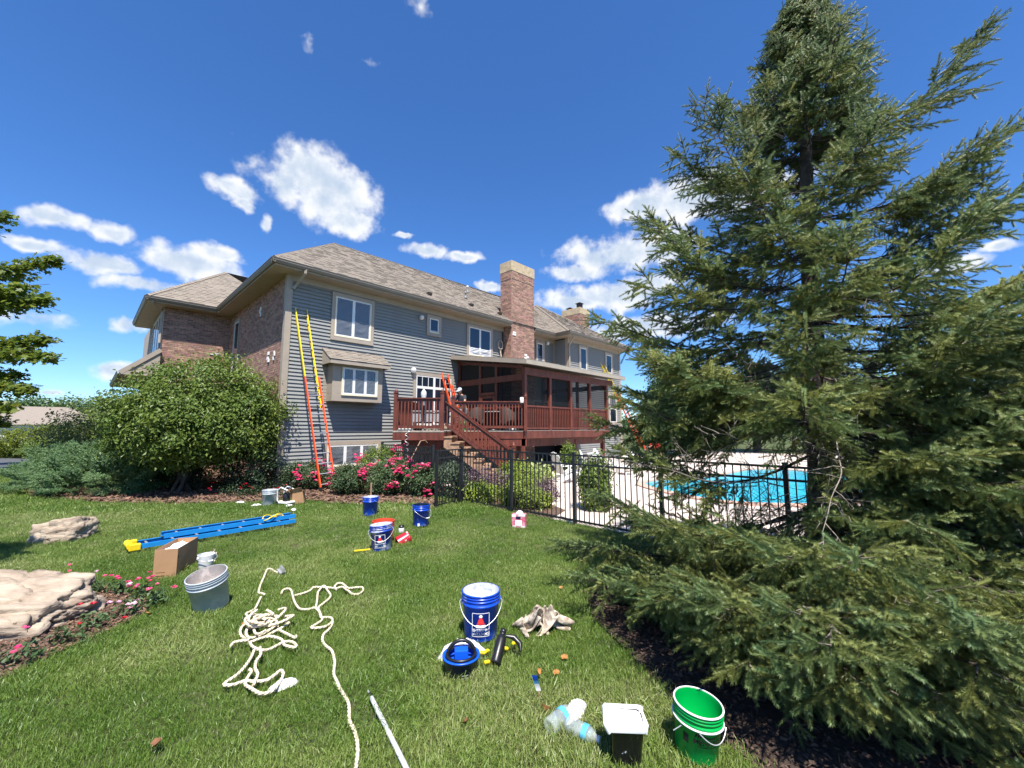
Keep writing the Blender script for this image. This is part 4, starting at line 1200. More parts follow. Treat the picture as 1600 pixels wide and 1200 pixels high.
# ---- spruce boughs: shoots with single needles on a branching bough
def bough_arrays(L, r, dead=True, droop=0.10, nd=1500, nw=0.0031, flat=False):
    shoots = []                      # base, dir, length, tint
    wood = []                        # (p, q, r0, r1, dead)
    w1, w2, w3 = r.uniform(-1, 1, 3)
    def axis(t):
        return np.array((L * t, 0.05 * L * w1 * math.sin(3.0 * t) + 0.03 * L * w2 * math.sin(7 * t),
                         -droop * L * math.sin(math.pi * min(1, t * 1.1)) + 0.12 * L * max(0, t - 0.55) ** 1.3 + 0.02 * L * w3 * math.sin(6 * t)))
    N = 14
    for i in range(N):
        wood.append((axis(i / N), axis((i + 1) / N), 0.0072 * L * (1 - i / N) ** 0.8 + 0.003, 0.0072 * L * (1 - (i + 1) / N) ** 0.8 + 0.002, False))
    t = 0.13; side = 1
    while t < 0.985:
        side = -side
        p = axis(t); d0 = unit(axis(min(1, t + 0.03)) - axis(t - 0.03))
        ang = R(r.uniform(34, 70)); ls = (0.40 * L * (1 - t) ** 0.75 + 0.10) * r.uniform(0.55, 1.15)
        if flat: dz = r.uniform(-0.2, 0.12)
        else: dz = r.choice((r.uniform(-0.65, -0.1), r.uniform(-0.25, 0.2), r.uniform(0.1, 0.55)), p=(0.35, 0.40, 0.25))
        d = unit(d0 * math.cos(ang) + np.array((0, side, 0)) * math.sin(ang) + np.array((0, 0, dz)))
        bare = t < 0.26
        if bare and (not dead or r.random() < 0.45):
            t += 0.02; continue
        n2 = max(2, int(ls / 0.045)); q = p.copy(); dd = d.copy()
        first = 0.45 if t < 0.42 else 0.15
        tint0 = r.uniform(0, 1)
        for j in range(n2):
            dd = unit(dd + np.array((0.04, 0, -0.03)) + r.normal(0, 0.16 if bare else 0.09, 3)); q2 = q + dd * (ls / n2)
            kk = 0.0024 if bare else 0.0038
            wood.append((q, q2, kk * (1 - j / n2) + 0.0013, kk * (1 - (j + 1) / n2) + 0.001, bare or (j / n2 < first and r.random() < 0.6)))
            f = (j + 1) / n2
            if not bare and f > first:
                lat2 = unit(np.cross(dd, np.array((0, 0, 1.0)) + r.normal(0, 0.2, 3)))
                for s2 in (-1, 1):
                    if r.random() < 0.9:
                        sd = unit(dd * r.uniform(0.45, 0.9) + lat2 * s2 * r.uniform(0.4, 0.9) + np.array((0, 0, r.uniform(-0.70, 0.35))))
                        shoots.append((q2, sd, r.uniform(0.06, 0.145) * (0.75 + 0.5 * (1 - f)), np.clip(tint0 * 0.6 + r.uniform(0, 0.4), 0, 1)))
                if r.random() < 0.18:
                    shoots.append((q2, unit(dd * 0.7 + lat2 * r.uniform(-.5, .5) + np.array((0, 0, r.uniform(0.2, 0.7)))), r.uniform(0.05, 0.09), tint0 * .6 + .3))
            elif bare and r.random() < 0.5:
                lat2 = unit(np.cross(dd, np.array((0, 0, 1.0)))) * r.choice((-1, 1))
                e = q2 + unit(dd + lat2 + r.normal(0, 0.4, 3)) * r.uniform(0.06, 0.22)
                wood.append((q2, e, 0.0022, 0.001, True))
            q = q2
        if not bare:
            shoots.append((q, dd, r.uniform(0.09, 0.16), tint0))
            shoots.append((p + d * ls * first, unit(q - (p + d * ls * first)), np.linalg.norm(q - (p + d * ls * first)), tint0))
        t += r.uniform(0.018, 0.037) * (1.5 / max(L, 1.0)) ** 0.55
    shoots.append((axis(0.80), unit(axis(1) - axis(0.80)), 0.2 * L, 0.4)); shoots.append((axis(1), unit(axis(1) - axis(.95)), 0.17, 0.3))
    V = []; F = []; T = []; MI = []
    k = 0
    for (p, d, ln, tn) in shoots:
        n = max(10, int(ln * nd)); s = np.linspace(0.02, 1.0, n)
        a = r.uniform(0, 2 * math.pi, n)
        u1 = unit(np.cross(d, np.array((0.13, 0.21, 0.97)))); u2 = np.cross(d, u1)
        rad = np.cos(a)[:, None] * u1 + np.sin(a)[:, None] * u2
        fw = r.uniform(0.45, 0.95, n)[:, None]
        nl = r.uniform(0.017, 0.026, n)[:, None] * (1.0 if not flat else 1.3)
        ndv = unit(rad + d * fw)
        bp = p + d * (s * ln)[:, None]
        wd = unit(np.cross(ndv, d)) * nw * 0.5
        vv = np.stack((bp - wd, bp + wd, bp + ndv * nl + d * 0.002), 1).reshape(-1, 3)
        V.append(vv); F.append(np.arange(n * 3).reshape(-1, 3) + k); k += n * 3
        T.append(np.full(n * 3, tn) * np.tile((0.9, 0.9, 1.1), n)); MI.append(np.zeros(n, int))
    for (p, q, r0, r1, dd) in wood:
        d = unit(q - p); u1 = unit(np.cross(d, np.array((0.3, 0.2, 0.93)))); u2 = np.cross(d, u1)
        ring = [(math.cos(t_), math.sin(t_)) for t_ in (0, 2.094, 4.189)]
        vv = np.array([p + (u1 * c + u2 * s) * r0 for c, s in ring] + [q + (u1 * c + u2 * s) * r1 for c, s in ring])
        ff = [(0, 1, 4), (0, 4, 3), (1, 2, 5), (1, 5, 4), (2, 0, 3), (2, 3, 5)]
        V.append(vv); F.append(np.array(ff) + k); k += 6; T.append(np.zeros(6)); MI.append(np.full(6, 2 if dd else 1))
    return np.concatenate(V), np.concatenate(F), np.concatenate(T), np.concatenate(MI)


M['needle'] = leaf_mat('spruce needles', (0.125, 0.205, 0.085), (0.285, 0.300, 0.085), transl=0.15, rough=0.45)
NEEDLE = [M['needle'], M['bark'], M['twig']]
BOUGH = {}
for key, L, cnt in (('long', 2.7, 4), ('mid', 1.8, 4), ('short', 0.95, 4)):
    BOUGH[key] = []
    for i in range(cnt):
        rr = np.random.default_rng(100 + i + int(L * 10))
        V, F, T, MI = bough_arrays(L, rr, droop=rr.uniform(0.05, 0.13))
        me = np_mesh('branch', V, F, NEEDLE, MI); add_tint(me, T); BOUGH[key].append((me, L))

def dead_arrays(L, r):
    """bare grey tangle: a dead limb with forking twigs"""
    wood = []
    def grow(p, d, ln, rad, lvl):
        n = max(3, int(ln / 0.07)); q = p
        for j in range(n):
            d = unit(d + r.normal(0, 0.13, 3) + np.array((0, 0, -0.015))); q2 = q + d * ln / n
            wood.append((q, q2, rad * (1 - j / n) + 0.001, rad * (1 - (j + 1) / n) + 0.0008))
            if lvl < 2 and j > 0 and r.random() < 0.75:
                s = unit(np.cross(d, r.normal(0, 1, 3))); grow(q2, unit(d * 0.7 + s), ln * r.uniform(0.18, 0.42) * (1.1 - j / n), rad * 0.5, lvl + 1)
            q = q2
    grow(np.zeros(3), np.array((1.0, 0, 0)), L, 0.006, 0)
    V = []; F = []; k = 0
    for (p, q, r0, r1) in wood:
        d = unit(q - p); u1 = unit(np.cross(d, np.array((0.3, 0.2, 0.93)))); u2 = np.cross(d, u1)
        ring = [(math.cos(t_), math.sin(t_)) for t_ in (0, 2.094, 4.189)]
        V.append(np.array([p + (u1 * c + u2 * s) * r0 for c, s in ring] + [q + (u1 * c + u2 * s) * r1 for c, s in ring]))
        F.append(np.array([(0, 1, 4), (0, 4, 3), (1, 2, 5), (1, 5, 4), (2, 0, 3), (2, 3, 5)]) + k); k += 6
    return np.concatenate(V), np.concatenate(F)


DEAD = []
for i in range(4):
    V, F = dead_arrays(1.6, np.random.default_rng(300 + i)); DEAD.append(np_mesh('dead_branch', V, F, M['twig']))
SPX, SPY = 3.17, 4.55
spruce = thing('spruce_tree', 'large green spruce in the right half, its boughs sweeping down to the lawn', 'tree', (SPX, SPY, 0))
def lean(z): return 0.16 + 0.038 * z + 0.02 * math.sin(z * 1.3)


b = MB()
pts = [(lean(z), 0.02 * math.cos(z), z) for z in np.linspace(0, 6.8, 22)]
b.tube(pts, [0.13 * (1 - z / 7.4) ** 0.8 + 0.010 for z in np.linspace(0, 6.8, 22)], 12); b.build('trunk', M['bark'], spruce)
rs = random.Random(11)


def add_bough(z, azim, length, pitch, roll=0.0):
    key = 'long' if length > 2.2 else 'mid' if length > 1.3 else 'short'
    me, L = rs.choice(BOUGH[key]); s = length / L
    o = link('branch', me, spruce, (lean(z) + 0.03 * math.cos(azim), 0.03 * math.sin(azim), z))
    o.rotation_euler = Euler((R(rs.uniform(-12, 12)) + roll, -pitch, azim), 'XYZ')
    s2 = 0.35 * s + 0.65 if s < 1 else s ** 0.5
    o.scale = (s, max(0.5, s2), 1.0)
    return o


# boughs whose tips show: world position of each tip
TIPS = [(2.46, 4.5, 5.62), (1.85, 4.4, 4.89), (1.49, 4.3, 3.92), (1.26, 4.2, 3.25), (0.90, 4.6, 2.91), (1.06, 4.2, 1.99), (0.93, 4.9, 1.78), (0.47, 4.6, 0.35),
        (0.95, 3.5, 0.42), (1.25, 2.7, 0.45), (1.55, 2.1, 0.55), (5.36, 4.0, 6.14), (4.95, 3.6, 4.62), (4.7, 3.4, 3.9), (5.6, 4.2, 3.3),
        (2.3, 2.0, 0.7), (3.0, 1.7, 0.75), (3.6, 1.9, 0.9), (2.0, 3.9, 5.2), (1.35, 4.0, 2.45), (1.6, 5.0, 4.4)]
for (x, y, z) in TIPS:
    dx, dy_ = x - SPX - lean(z), y - SPY; h = math.hypot(dx, dy_)
    # upper boughs rise to the tip, lower ones fall to it
    pitch = R(30) if z > 5 else R(14) if z > 3.5 else R(-2) if z > 1.5 else R(-12)
    L = h / math.cos(pitch); zb = max(0.25, z - h * math.tan(pitch))
    add_bough(zb, math.atan2(dy_, dx), L * 0.97, math.atan2(z - zb, h))
z = 0.22; k = 0
while z < 6.95:
    Lz = 0.16 + 0.46 * (6.98 - z)
    Lz = min(Lz, 2.95)
    n = 9 if z < 3.4 else 9 if z < 5.2 else 10
    for i in range(n):
        a = k * 1.1 + i * 2 * math.pi / n + rs.uniform(-0.3, 0.3)
        rise = -0.22 + 0.062 * z if z < 4.5 else 0.06 + 0.20 * (z - 4.5)
        ln = Lz * rs.uniform(0.42, 1.04)
        toward = math.cos(a - math.atan2(-SPY, -SPX))       # thinner on the side of the house so the pool shows through
        az_ = math.degrees(a) % 360
        if (0.66 < z < 2.05 and 160 < az_ < 243) or (0.8 < z < 1.8 and 243 <= az_ < 300 and rs.random() < 0.5): continue      # an open band through which the pool shows
        if 0.70 < z < 1.95 and 15 < az_ <= 165: continue
        if 1.78 <= z < 2.6 and math.cos(a - R(170)) > 0.7 and rs.random() < 0.5: continue
        if 3.0 < z < 5.4 and rs.random() < 0.36: continue
        if z < 3.2 and toward > 0.8: ln *= 0.85
        add_bough(z + rs.uniform(-0.08, 0.08), a, ln, rise + rs.uniform(-0.12, 0.12))
    z += 0.31 if z < 5 else 0.25; k += 1
for i in range(5):
    add_bough(6.35 + 0.09 * i, i * 1.3, 0.46 - 0.04 * i, R(50))
o = add_bough(6.55, 0.3, 0.60, R(86))
for i in range(22):                              # low boughs resting near the mulch on the lawn side
    az_ = 186 + 5.6 * i + rs.uniform(-3, 3)
    zz_ = rs.uniform(0.35, 0.80) if az_ < 240 else rs.uniform(0.4, 1.5)
    add_bough(zz_, R(az_), rs.uniform(2.3, 2.95), -rs.uniform(0.04, 0.12) - 0.22 * max(0, zz_ - 0.5))
for i in range(16):                              # longest ones, reaching out over the mulch towards the lawn
    add_bough(rs.uniform(0.45, 0.80), R(rs.uniform(217, 252)), rs.uniform(2.5, 2.95), -rs.uniform(0.0, 0.10))
for i in range(20):                              # thick right-hand side towards the picture edge
    add_bough(rs.uniform(0.8, 3.1), R(rs.uniform(-80, 5)), rs.uniform(1.9, 2.7), rs.uniform(-0.18, 0.12))
for i in range(17):                              # hanging boughs that hide the trunk across the open band
    add_bough(rs.uniform(1.15, 2.0), R(rs.uniform(238, 292)), rs.uniform(1.1, 2.1), -rs.uniform(0.10, 0.30))
add_bough(1.55, R(187), 2.3, -0.05)
for a_, z_, l_ in ((184, 0.92, 2.5), (196, 0.86, 2.2), (208, 0.95, 2.5), (219, 0.88, 2.2), (229, 0.98, 2.4), (238, 1.05, 2.6)):
    add_bough(z_, R(a_), l_, rs.uniform(-0.06, 0.04))
for i in range(30):                              # bare dead limbs tangled among the lower boughs
    a_ = R(rs.uniform(182, 345)); z_ = rs.uniform(0.45, 2.3)
    o = link('dead_branch', rs.choice(DEAD), spruce, (lean(z_) + 0.9 * rs.random() * math.cos(a_), 0.9 * rs.random() * math.sin(a_), z_))
    o.rotation_euler = Euler((rs.uniform(-3, 3), rs.uniform(-0.1, 0.35), a_ + rs.uniform(-0.5, 0.5)), 'XYZ'); q_ = rs.uniform(0.7, 1.3); o.scale = (q_, q_, q_)


# ---- broadleaf foliage: clumps of folded leaves
def leaves_arrays(clumps, per, spread, size, r, up=0.5, asp=0.5, flat=0.0):
    """clumps: (n,6) centre and outward direction"""
    c = np.repeat(clumps[:, :3], per, 0); o = np.repeat(clumps[:, 3:6], per, 0); n = len(c)
    tint = np.repeat(r.uniform(0, 1, len(clumps)), per) * 0.55 + r.uniform(0, 0.45, n)
    p = c + r.normal(0, 1, (n, 3)) * spread * np.array((1, 1, 1 - flat))
    nrm = unit(o * 0.7 + np.array((0, 0, up)) + r.normal(0, 0.5, (n, 3)))
    t = unit(np.cross(nrm, r.normal(0, 1, (n, 3)))); w = np.cross(nrm, t)
    s = (size * r.uniform(0.65, 1.25, n))[:, None]
    t = unit(t + np.array((0, 0, -0.35)))
    v = np.stack((p, p + t * s * 0.5 + w * s * asp * 0.5 + nrm * s * 0.10, p + t * s - nrm * s * 0.10, p + t * s * 0.5 - w * s * asp * 0.5 + nrm * s * 0.10), 1)
    return v.reshape(-1, 3), np.arange(n * 4).reshape(-1, 4), np.repeat(np.clip(tint, 0, 1), 4)


def shell_clumps(ells, n, r, lump=0.16, inner=0.22, zmin=None):
    out = []
    vol = np.array([e[3] * e[4] * e[5] for e in ells]) ** 0.67; vol /= vol.sum()
    for e, f in zip(ells, vol):
        m = max(3, int(n * f)); d = unit(r.normal(0, 1, (m, 3)))
        k = np.array([noise.noise(Vector(x * 2.3) + Vector((e[0], e[1], e[2]))) for x in d])
        rad = 1 + lump * k - np.abs(r.normal(0, inner, m))
        p = np.array(e[:3]) + d * np.array(e[3:6]) * rad[:, None]
        out.append(np.concatenate((p, unit(d / np.array(e[3:6]))), 1))
    q = np.concatenate(out)
    if zmin is not None: q = q[q[:, 2] > zmin]
    return q


def bush(name, label, cat, loc, ells, nclump, per, spread, size, m, seed, group=None, zmin=0.03, up=0.5, asp=0.55, stems=None, part='foliage', lump=0.16, inner=0.22):
    r = np.random.default_rng(seed)
    t = thing(name, label, cat, loc, 0, group)
    cl = shell_clumps(ells, nclump, r, lump, inner, min(zmin, ells[0][2]))
    V, F, T = leaves_arrays(cl, per, spread, size, r, up, asp)
    keep = V.reshape(-1, 4, 3)[:, :, 2].min(1) > 0.0
    V = V.reshape(-1, 4, 3)[keep].reshape(-1, 3); T = T.reshape(-1, 4)[keep].ravel(); F = np.arange(len(V)).reshape(-1, 4)
    me = np_mesh(part, V, F, M[m]); add_tint(me, T); link(part, me, t)
    if stems:
        b = MB()
        for (x0, y0, x1, y1, z1, r0) in stems:
            mid = Vector(((x0 * 0.65 + x1 * 0.35) + random.uniform(-.05, .05), (y0 * .65 + y1 * .35), z1 * 0.5))
            b.tube([(x0, y0, 0), mid, (x1, y1, z1)], [r0, r0 * 0.8, r0 * 0.35], 7)
        b.build('trunk', M['bark'], t)
    return t


M['lf_shrub'] = leaf_mat('mid green shrub leaves', (0.068, 0.135, 0.022), (0.205, 0.265, 0.050), rough=0.45, spec=0.4)
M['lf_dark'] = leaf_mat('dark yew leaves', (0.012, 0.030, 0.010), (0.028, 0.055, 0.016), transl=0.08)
M['lf_rose'] = leaf_mat('rose leaves', (0.035, 0.080, 0.028), (0.105, 0.150, 0.055), transl=0.2)
M['lf_lime'] = leaf_mat('lime green leaves', (0.11, 0.19, 0.018), (0.30, 0.36, 0.05))
M['lf_hosta'] = leaf_mat('pale variegated leaves', (0.16, 0.24, 0.05), (0.42, 0.46, 0.18))
M['lf_gold'] = leaf_mat('golden yew leaves', (0.10, 0.14, 0.012), (0.20, 0.24, 0.02))
M['lf_grey'] = leaf_mat('grey green leaves', (0.06, 0.095, 0.05), (0.15, 0.19, 0.11))
M['lf_purple'] = leaf_mat('dusky purple flower spikes', (0.12, 0.07, 0.10), (0.24, 0.16, 0.17))
M['lf_maple'] = leaf_mat('maple leaves', (0.07, 0.125, 0.014), (0.17, 0.215, 0.035), transl=0.45)
M['lf_far'] = leaf_mat('background tree leaves', (0.040, 0.092, 0.030), (0.105, 0.165, 0.050))
M['lf_vib'] = leaf_mat('cream flecked leaves', (0.07, 0.13, 0.03), (0.28, 0.31, 0.13))
M['petal_pink'] = leaf_mat('deep pink petals', (0.74, 0.035, 0.17), (0.88, 0.17, 0.33), transl=0.3)
M['petal_red'] = leaf_mat('red petals', (0.48, 0.006, 0.012), (0.62, 0.02, 0.04), transl=0.25)
M['petal_pale'] = leaf_mat('pale lilac petals', (0.62, 0.30, 0.46), (0.78, 0.55, 0.62), transl=0.25)

# the big round shrub by the brick corner
stems = [(random.uniform(-.5, .5), random.uniform(-.4, .4), random.uniform(-1.6, 1.6), random.uniform(-1.2, 1.2), random.uniform(1.6, 2.4), 0.055) for _ in range(11)]
bush('round_shrub', 'huge rounded green shrub on bare dark stems before the brick wall', 'shrub', (-9.35, 12.0, 0),
     [(0.25, 0, 2.25, 2.1, 2.0, 1.65), (-0.85, -0.4, 1.7, 1.0, 1.1, 1.0), (1.35, -0.3, 1.85, 1.15, 1.2, 1.1), (0.3, -1.0, 1.9, 1.5, 1.2, 1.05)], 1500, 42, 0.12, 0.10, 'lf_shrub', 5, zmin=0.55, stems=stems, lump=0.17)
# dark hedge under and behind it
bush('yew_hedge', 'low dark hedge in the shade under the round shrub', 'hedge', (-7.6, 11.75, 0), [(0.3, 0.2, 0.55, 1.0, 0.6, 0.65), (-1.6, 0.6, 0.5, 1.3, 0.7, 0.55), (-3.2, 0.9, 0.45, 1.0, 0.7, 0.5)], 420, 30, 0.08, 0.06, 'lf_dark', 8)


# ---- spreading juniper: feathery sprays
def juniper(label, loc, ells, n, seed):
    r = np.random.default_rng(seed)
    t = thing('juniper', label, 'shrub', loc)
    Vs, Fs, Ts, MIs = bough_arrays(0.62, np.random.default_rng(3), dead=False, droop=0.0, nd=170, nw=0.012, flat=True)
    sel = MIs == 0
    Fs = Fs[sel]; used = np.unique(Fs); remap = np.full(len(Vs), -1); remap[used] = np.arange(len(used)); Vs = Vs[used]; Ts = Ts[used]; Fs = remap[Fs]
    cl = shell_clumps(ells, n, r, 0.22, 0.16, 0.08)
    VV = []; FF = []; TT = []; k = 0
    for c in cl:
        d = c[3:6] + np.array((0, 0, 0.35)) + r.normal(0, 0.3, 3); d = Vector(d).normalized()
        m = np.array((d.to_track_quat('X', 'Z').to_matrix()))
        VV.append(Vs * r.uniform(0.75, 1.15) @ m.T + c[:3] - np.array(d) * 0.3); FF.append(Fs + k); k += len(Vs); TT.append(np.clip(Ts * 0.4 + r.uniform(0, 0.6), 0, 1))
    V = np.concatenate(VV); V[:, 2] = np.maximum(V[:, 2], 0.01)
    me = np_mesh('foliage', V, np.concatenate(FF), M['lf_jun']); add_tint(me, np.concatenate(TT)); link('foliage', me, t)
M['lf_jun'] = leaf_mat('blue green juniper', (0.105, 0.205, 0.080), (0.235, 0.345, 0.150), transl=0.2)
juniper('broad blue green spreading juniper along the lawn edge left of the round shrub', (-13.4, 12.6, 0), [(-0.9, 0.9, 0.38, 1.1, 0.9, 0.48), (0.4, -0.3, 0.40, 1.5, 1.1, 0.55), (1.0, 1.3, 0.6, 1.6, 1.3, 0.72), (1.9, -1.1, 0.38, 1.3, 0.9, 0.50), (-0.4, 2.2, 0.6, 1.4, 1.2, 0.66)], 560, 21)


# ---- roses
def rosette(c, r, rad, npet=9):
    out = []
    for i in range(npet):
        a = 2 * math.pi * i / npet * 1.0 + r.uniform(0, .6); tilt = r.uniform(0.1, 1.0)
        d = np.array((math.cos(a) * math.cos(tilt), math.sin(a) * math.cos(tilt), math.sin(tilt))); w = np.array((-math.sin(a), math.cos(a), 0.0))
        out.append(np.array((c, c + d * rad * .7 + w * rad * .45, c + d * rad, c + d * rad * .7 - w * rad * .45)))
    return out


def flowering(name, label, cat, loc, ells, nclump, per, size, leafm, petal, nfl, frad, seed, group, fdir=None, spread=0.06, ground=True):
    t = bush(name, label, cat, loc, ells, nclump, per, spread, size, leafm, seed, group)
    r = np.random.default_rng(seed + 50); Q = []; T = []
    cl = shell_clumps(ells, max(8, nfl // 4), r, 0.1, 0.05, min(0.1, ells[0][2] * 0.6))
    if fdir is not None:
        sc = cl[:, 3:6] @ np.array(fdir); cl = cl[np.argsort(-sc)][:max(3, int(len(cl) * 0.62))]
    for i in range(nfl):
        c = cl[r.integers(len(cl))]; p = c[:3] + c[3:6] * (0.03 + r.uniform(0, 0.05)) + r.normal(0, 0.07, 3)
        q = rosette(p, r, frad * r.uniform(0.7, 1.2)); Q += q; T += [r.uniform(0, 1)] * len(q) * 4
    V = np.array(Q).reshape(-1, 3); me = np_mesh('blossom', V, np.arange(len(V)).reshape(-1, 4), M[petal]); add_tint(me, T)
    link('blossom', me, t)['kind'] = 'stuff'
    return t


G = 'pink rose bushes along the house wall'
FD = (0.1, -0.6, 0.75)
flowering('rose_bush', 'pink rose bush between the round shrub and the tall ladder', 'rose bush', (-6.25, 12.35, 0), [(0, 0, 0.42, 0.65, 0.45, 0.40), (0.45, -0.1, 0.3, 0.42, 0.36, 0.28)], 260, 34, 0.055, 'lf_rose', 'petal_pink', 44, 0.068, 31, G, FD)
flowering('rose_bush', 'pink rose bush right of the ladder foot, with few blooms', 'rose bush', (-4.45, 11.35, 0), [(0, 0, 0.40, 0.52, 0.45, 0.38)], 240, 34, 0.055, 'lf_rose', 'petal_pink', 26, 0.06, 32, G, FD)
flowering('rose_bush', 'rose bush thickest with pink blooms, below the basement window', 'rose bush', (-3.42, 11.35, 0), [(0, 0, 0.46, 0.60, 0.5, 0.43), (0.2, 0.5, 0.6, 0.42, 0.36, 0.34)], 330, 34, 0.055, 'lf_rose', 'petal_pink', 110, 0.07, 33, G, FD)
flowering('rose_bush', 'pink rose bush beside the gate post', 'rose bush', (-2.35, 11.15, 0), [(0, 0, 0.42, 0.48, 0.43, 0.40)], 240, 34, 0.055, 'lf_rose', 'petal_pink', 50, 0.068, 34, G, FD)
flowering('rose_bush', 'tall thin pink rose against the basement window sill', 'rose bush', (-3.9, 12.4, 0), [(0, 0, 0.75, 0.7, 0.4, 0.5)], 190, 30, 0.055, 'lf_shrub', 'petal_pink', 46, 0.068, 35, G, FD)
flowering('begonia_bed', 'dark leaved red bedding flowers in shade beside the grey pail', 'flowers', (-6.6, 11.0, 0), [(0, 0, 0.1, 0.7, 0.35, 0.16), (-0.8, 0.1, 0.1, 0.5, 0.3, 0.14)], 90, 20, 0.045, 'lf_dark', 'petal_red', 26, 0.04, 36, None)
G2 = 'red flowers beyond the spruce'
for i, (x, y, lab) in enumerate(((6.9, 6.4, 'red flowering shrub glimpsed through the spruce, left one'), (8.2, 6.5, 'red flowering shrub glimpsed through the spruce, middle one'), (9.4, 6.9, 'red flowering shrub glimpsed through the spruce at the picture edge'))):
    flowering('rose_bush', lab, 'rose bush', (x, y, 0), [(0, 0, 0.55, 0.6, 0.5, 0.5)], 200, 30, 0.06, 'lf_rose', 'petal_red', 60, 0.06, 40 + i, G2, (-.3, -.7, .5))

# ---- plants behind the fence
PB = [('flowering_perennial', 'grey green lavender clump behind the gate', (-1.55, 10.75, 0), [(0, 0, 0.45, 0.36, 0.3, 0.45)], 120, 26, 0.06, 0.08, 'lf_grey'),
      ('purple_sage', 'dusky purple sage behind the first fence panel', (-0.85, 10.9, 0), [(0, 0, 0.4, 0.45, 0.35, 0.36), (0.5, 0.2, 0.4, 0.4, 0.3, 0.3)], 140, 24, 0.06, 0.05, 'lf_purple'),
      ('lime_shrub', 'bright lime green shrub at the foot of the stairs', (0.0, 11.6, 0), [(0.15, 0, 0.42, 0.58, 0.45, 0.42)], 180, 30, 0.07, 0.07, 'lf_lime'),
      ('lime_shrub', 'low yellow green shrub behind the second fence post', (-0.75, 10.1, 0), [(0, 0, 0.24, 0.42, 0.3, 0.24)], 120, 28, 0.06, 0.06, 'lf_lime'),
      ('lime_shrub', 'leafy green shrub low behind the middle fence post', (0.15, 9.55, 0), [(0, 0, 0.26, 0.42, 0.32, 0.28), (0.4, -0.25, 0.2, 0.3, 0.25, 0.2)], 160, 28, 0.06, 0.07, 'lf_lime'),
      ('purple_sage', 'dusky purple flower spikes between lime shrubs', (0.85, 10.3, 0), [(0, 0, 0.26, 0.34, 0.28, 0.26)], 80, 24, 0.06, 0.05, 'lf_purple'),
      ('hosta', 'pale yellow variegated plants beside the porch post', (0.72, 12.9, 0), [(0, 0, 0.28, 0.36, 0.35, 0.30), (0.2, 0.6, 0.28, 0.34, 0.3, 0.28)], 100, 16, 0.08, 0.16, 'lf_hosta'),
      ('upright_shrub', 'upright leafy green shrub standing alone behind the tall fence post', (1.85, 9.25, 0), [(0, 0, 0.5, 0.34, 0.34, 0.5), (0.06, 0, 0.85, 0.24, 0.24, 0.36), (-0.12, 0.05, 0.75, 0.2, 0.2, 0.32), (0, 0, 0.2, 0.28, 0.28, 0.2)], 210, 26, 0.07, 0.085, 'lf_shrub'),
      ('climbing_vine', 'green climber on the porch post behind the white chairs', (2.3, 16.6, 0), [(0, 0, 0.6, 0.3, 0.3, 0.6)], 100, 20, 0.07, 0.10, 'lf_shrub')]
for i, (nm, lab, loc, el_, nc, per, sp, sz, m_) in enumerate(PB):
    bush(nm, lab, 'plant', loc, el_, nc, per, sp, sz, m_, 60 + i)

# ---- left side: maple boughs reaching into frame, far garden
def maple_leaf_arrays(P, N, size, r):
    out = [(0, -0.05), (0.28, -0.12), (0.5, 0.12), (0.30, 0.26), (0.62, 0.55), (0.24, 0.55), (0.0, 1.0), (-0.24, 0.55), (-0.62, 0.55), (-0.30, 0.26), (-0.5, 0.12), (-0.28, -0.12)]
    o = np.array(out); n = len(P); m = len(o)
    t = unit(np.cross(N, r.normal(0, 1, (n, 3)))); t = unit(t + np.array((0, 0, -0.5))); w = np.cross(N, t)
    s = (size * r.uniform(0.7, 1.2, n))[:, None, None]
    v = P[:, None, :] + (w[:, None, :] * o[None, :, 0:1] + t[:, None, :] * o[None, :, 1:2] + N[:, None, :] * (0.12 * np.abs(o[None, :, 0:1]))) * s
    v = np.concatenate((v, (P[:, None, :] + t[:, None, :] * s * 0.3)), 1)
    f = np.array([(i, (i + 1) % m, m) for i in range(m)])
    F = (f[None] + (np.arange(n) * (m + 1))[:, None, None]).reshape(-1, 3)
    return v.reshape(-1, 3), F, np.repeat(r.uniform(0, 1, n), m + 1)


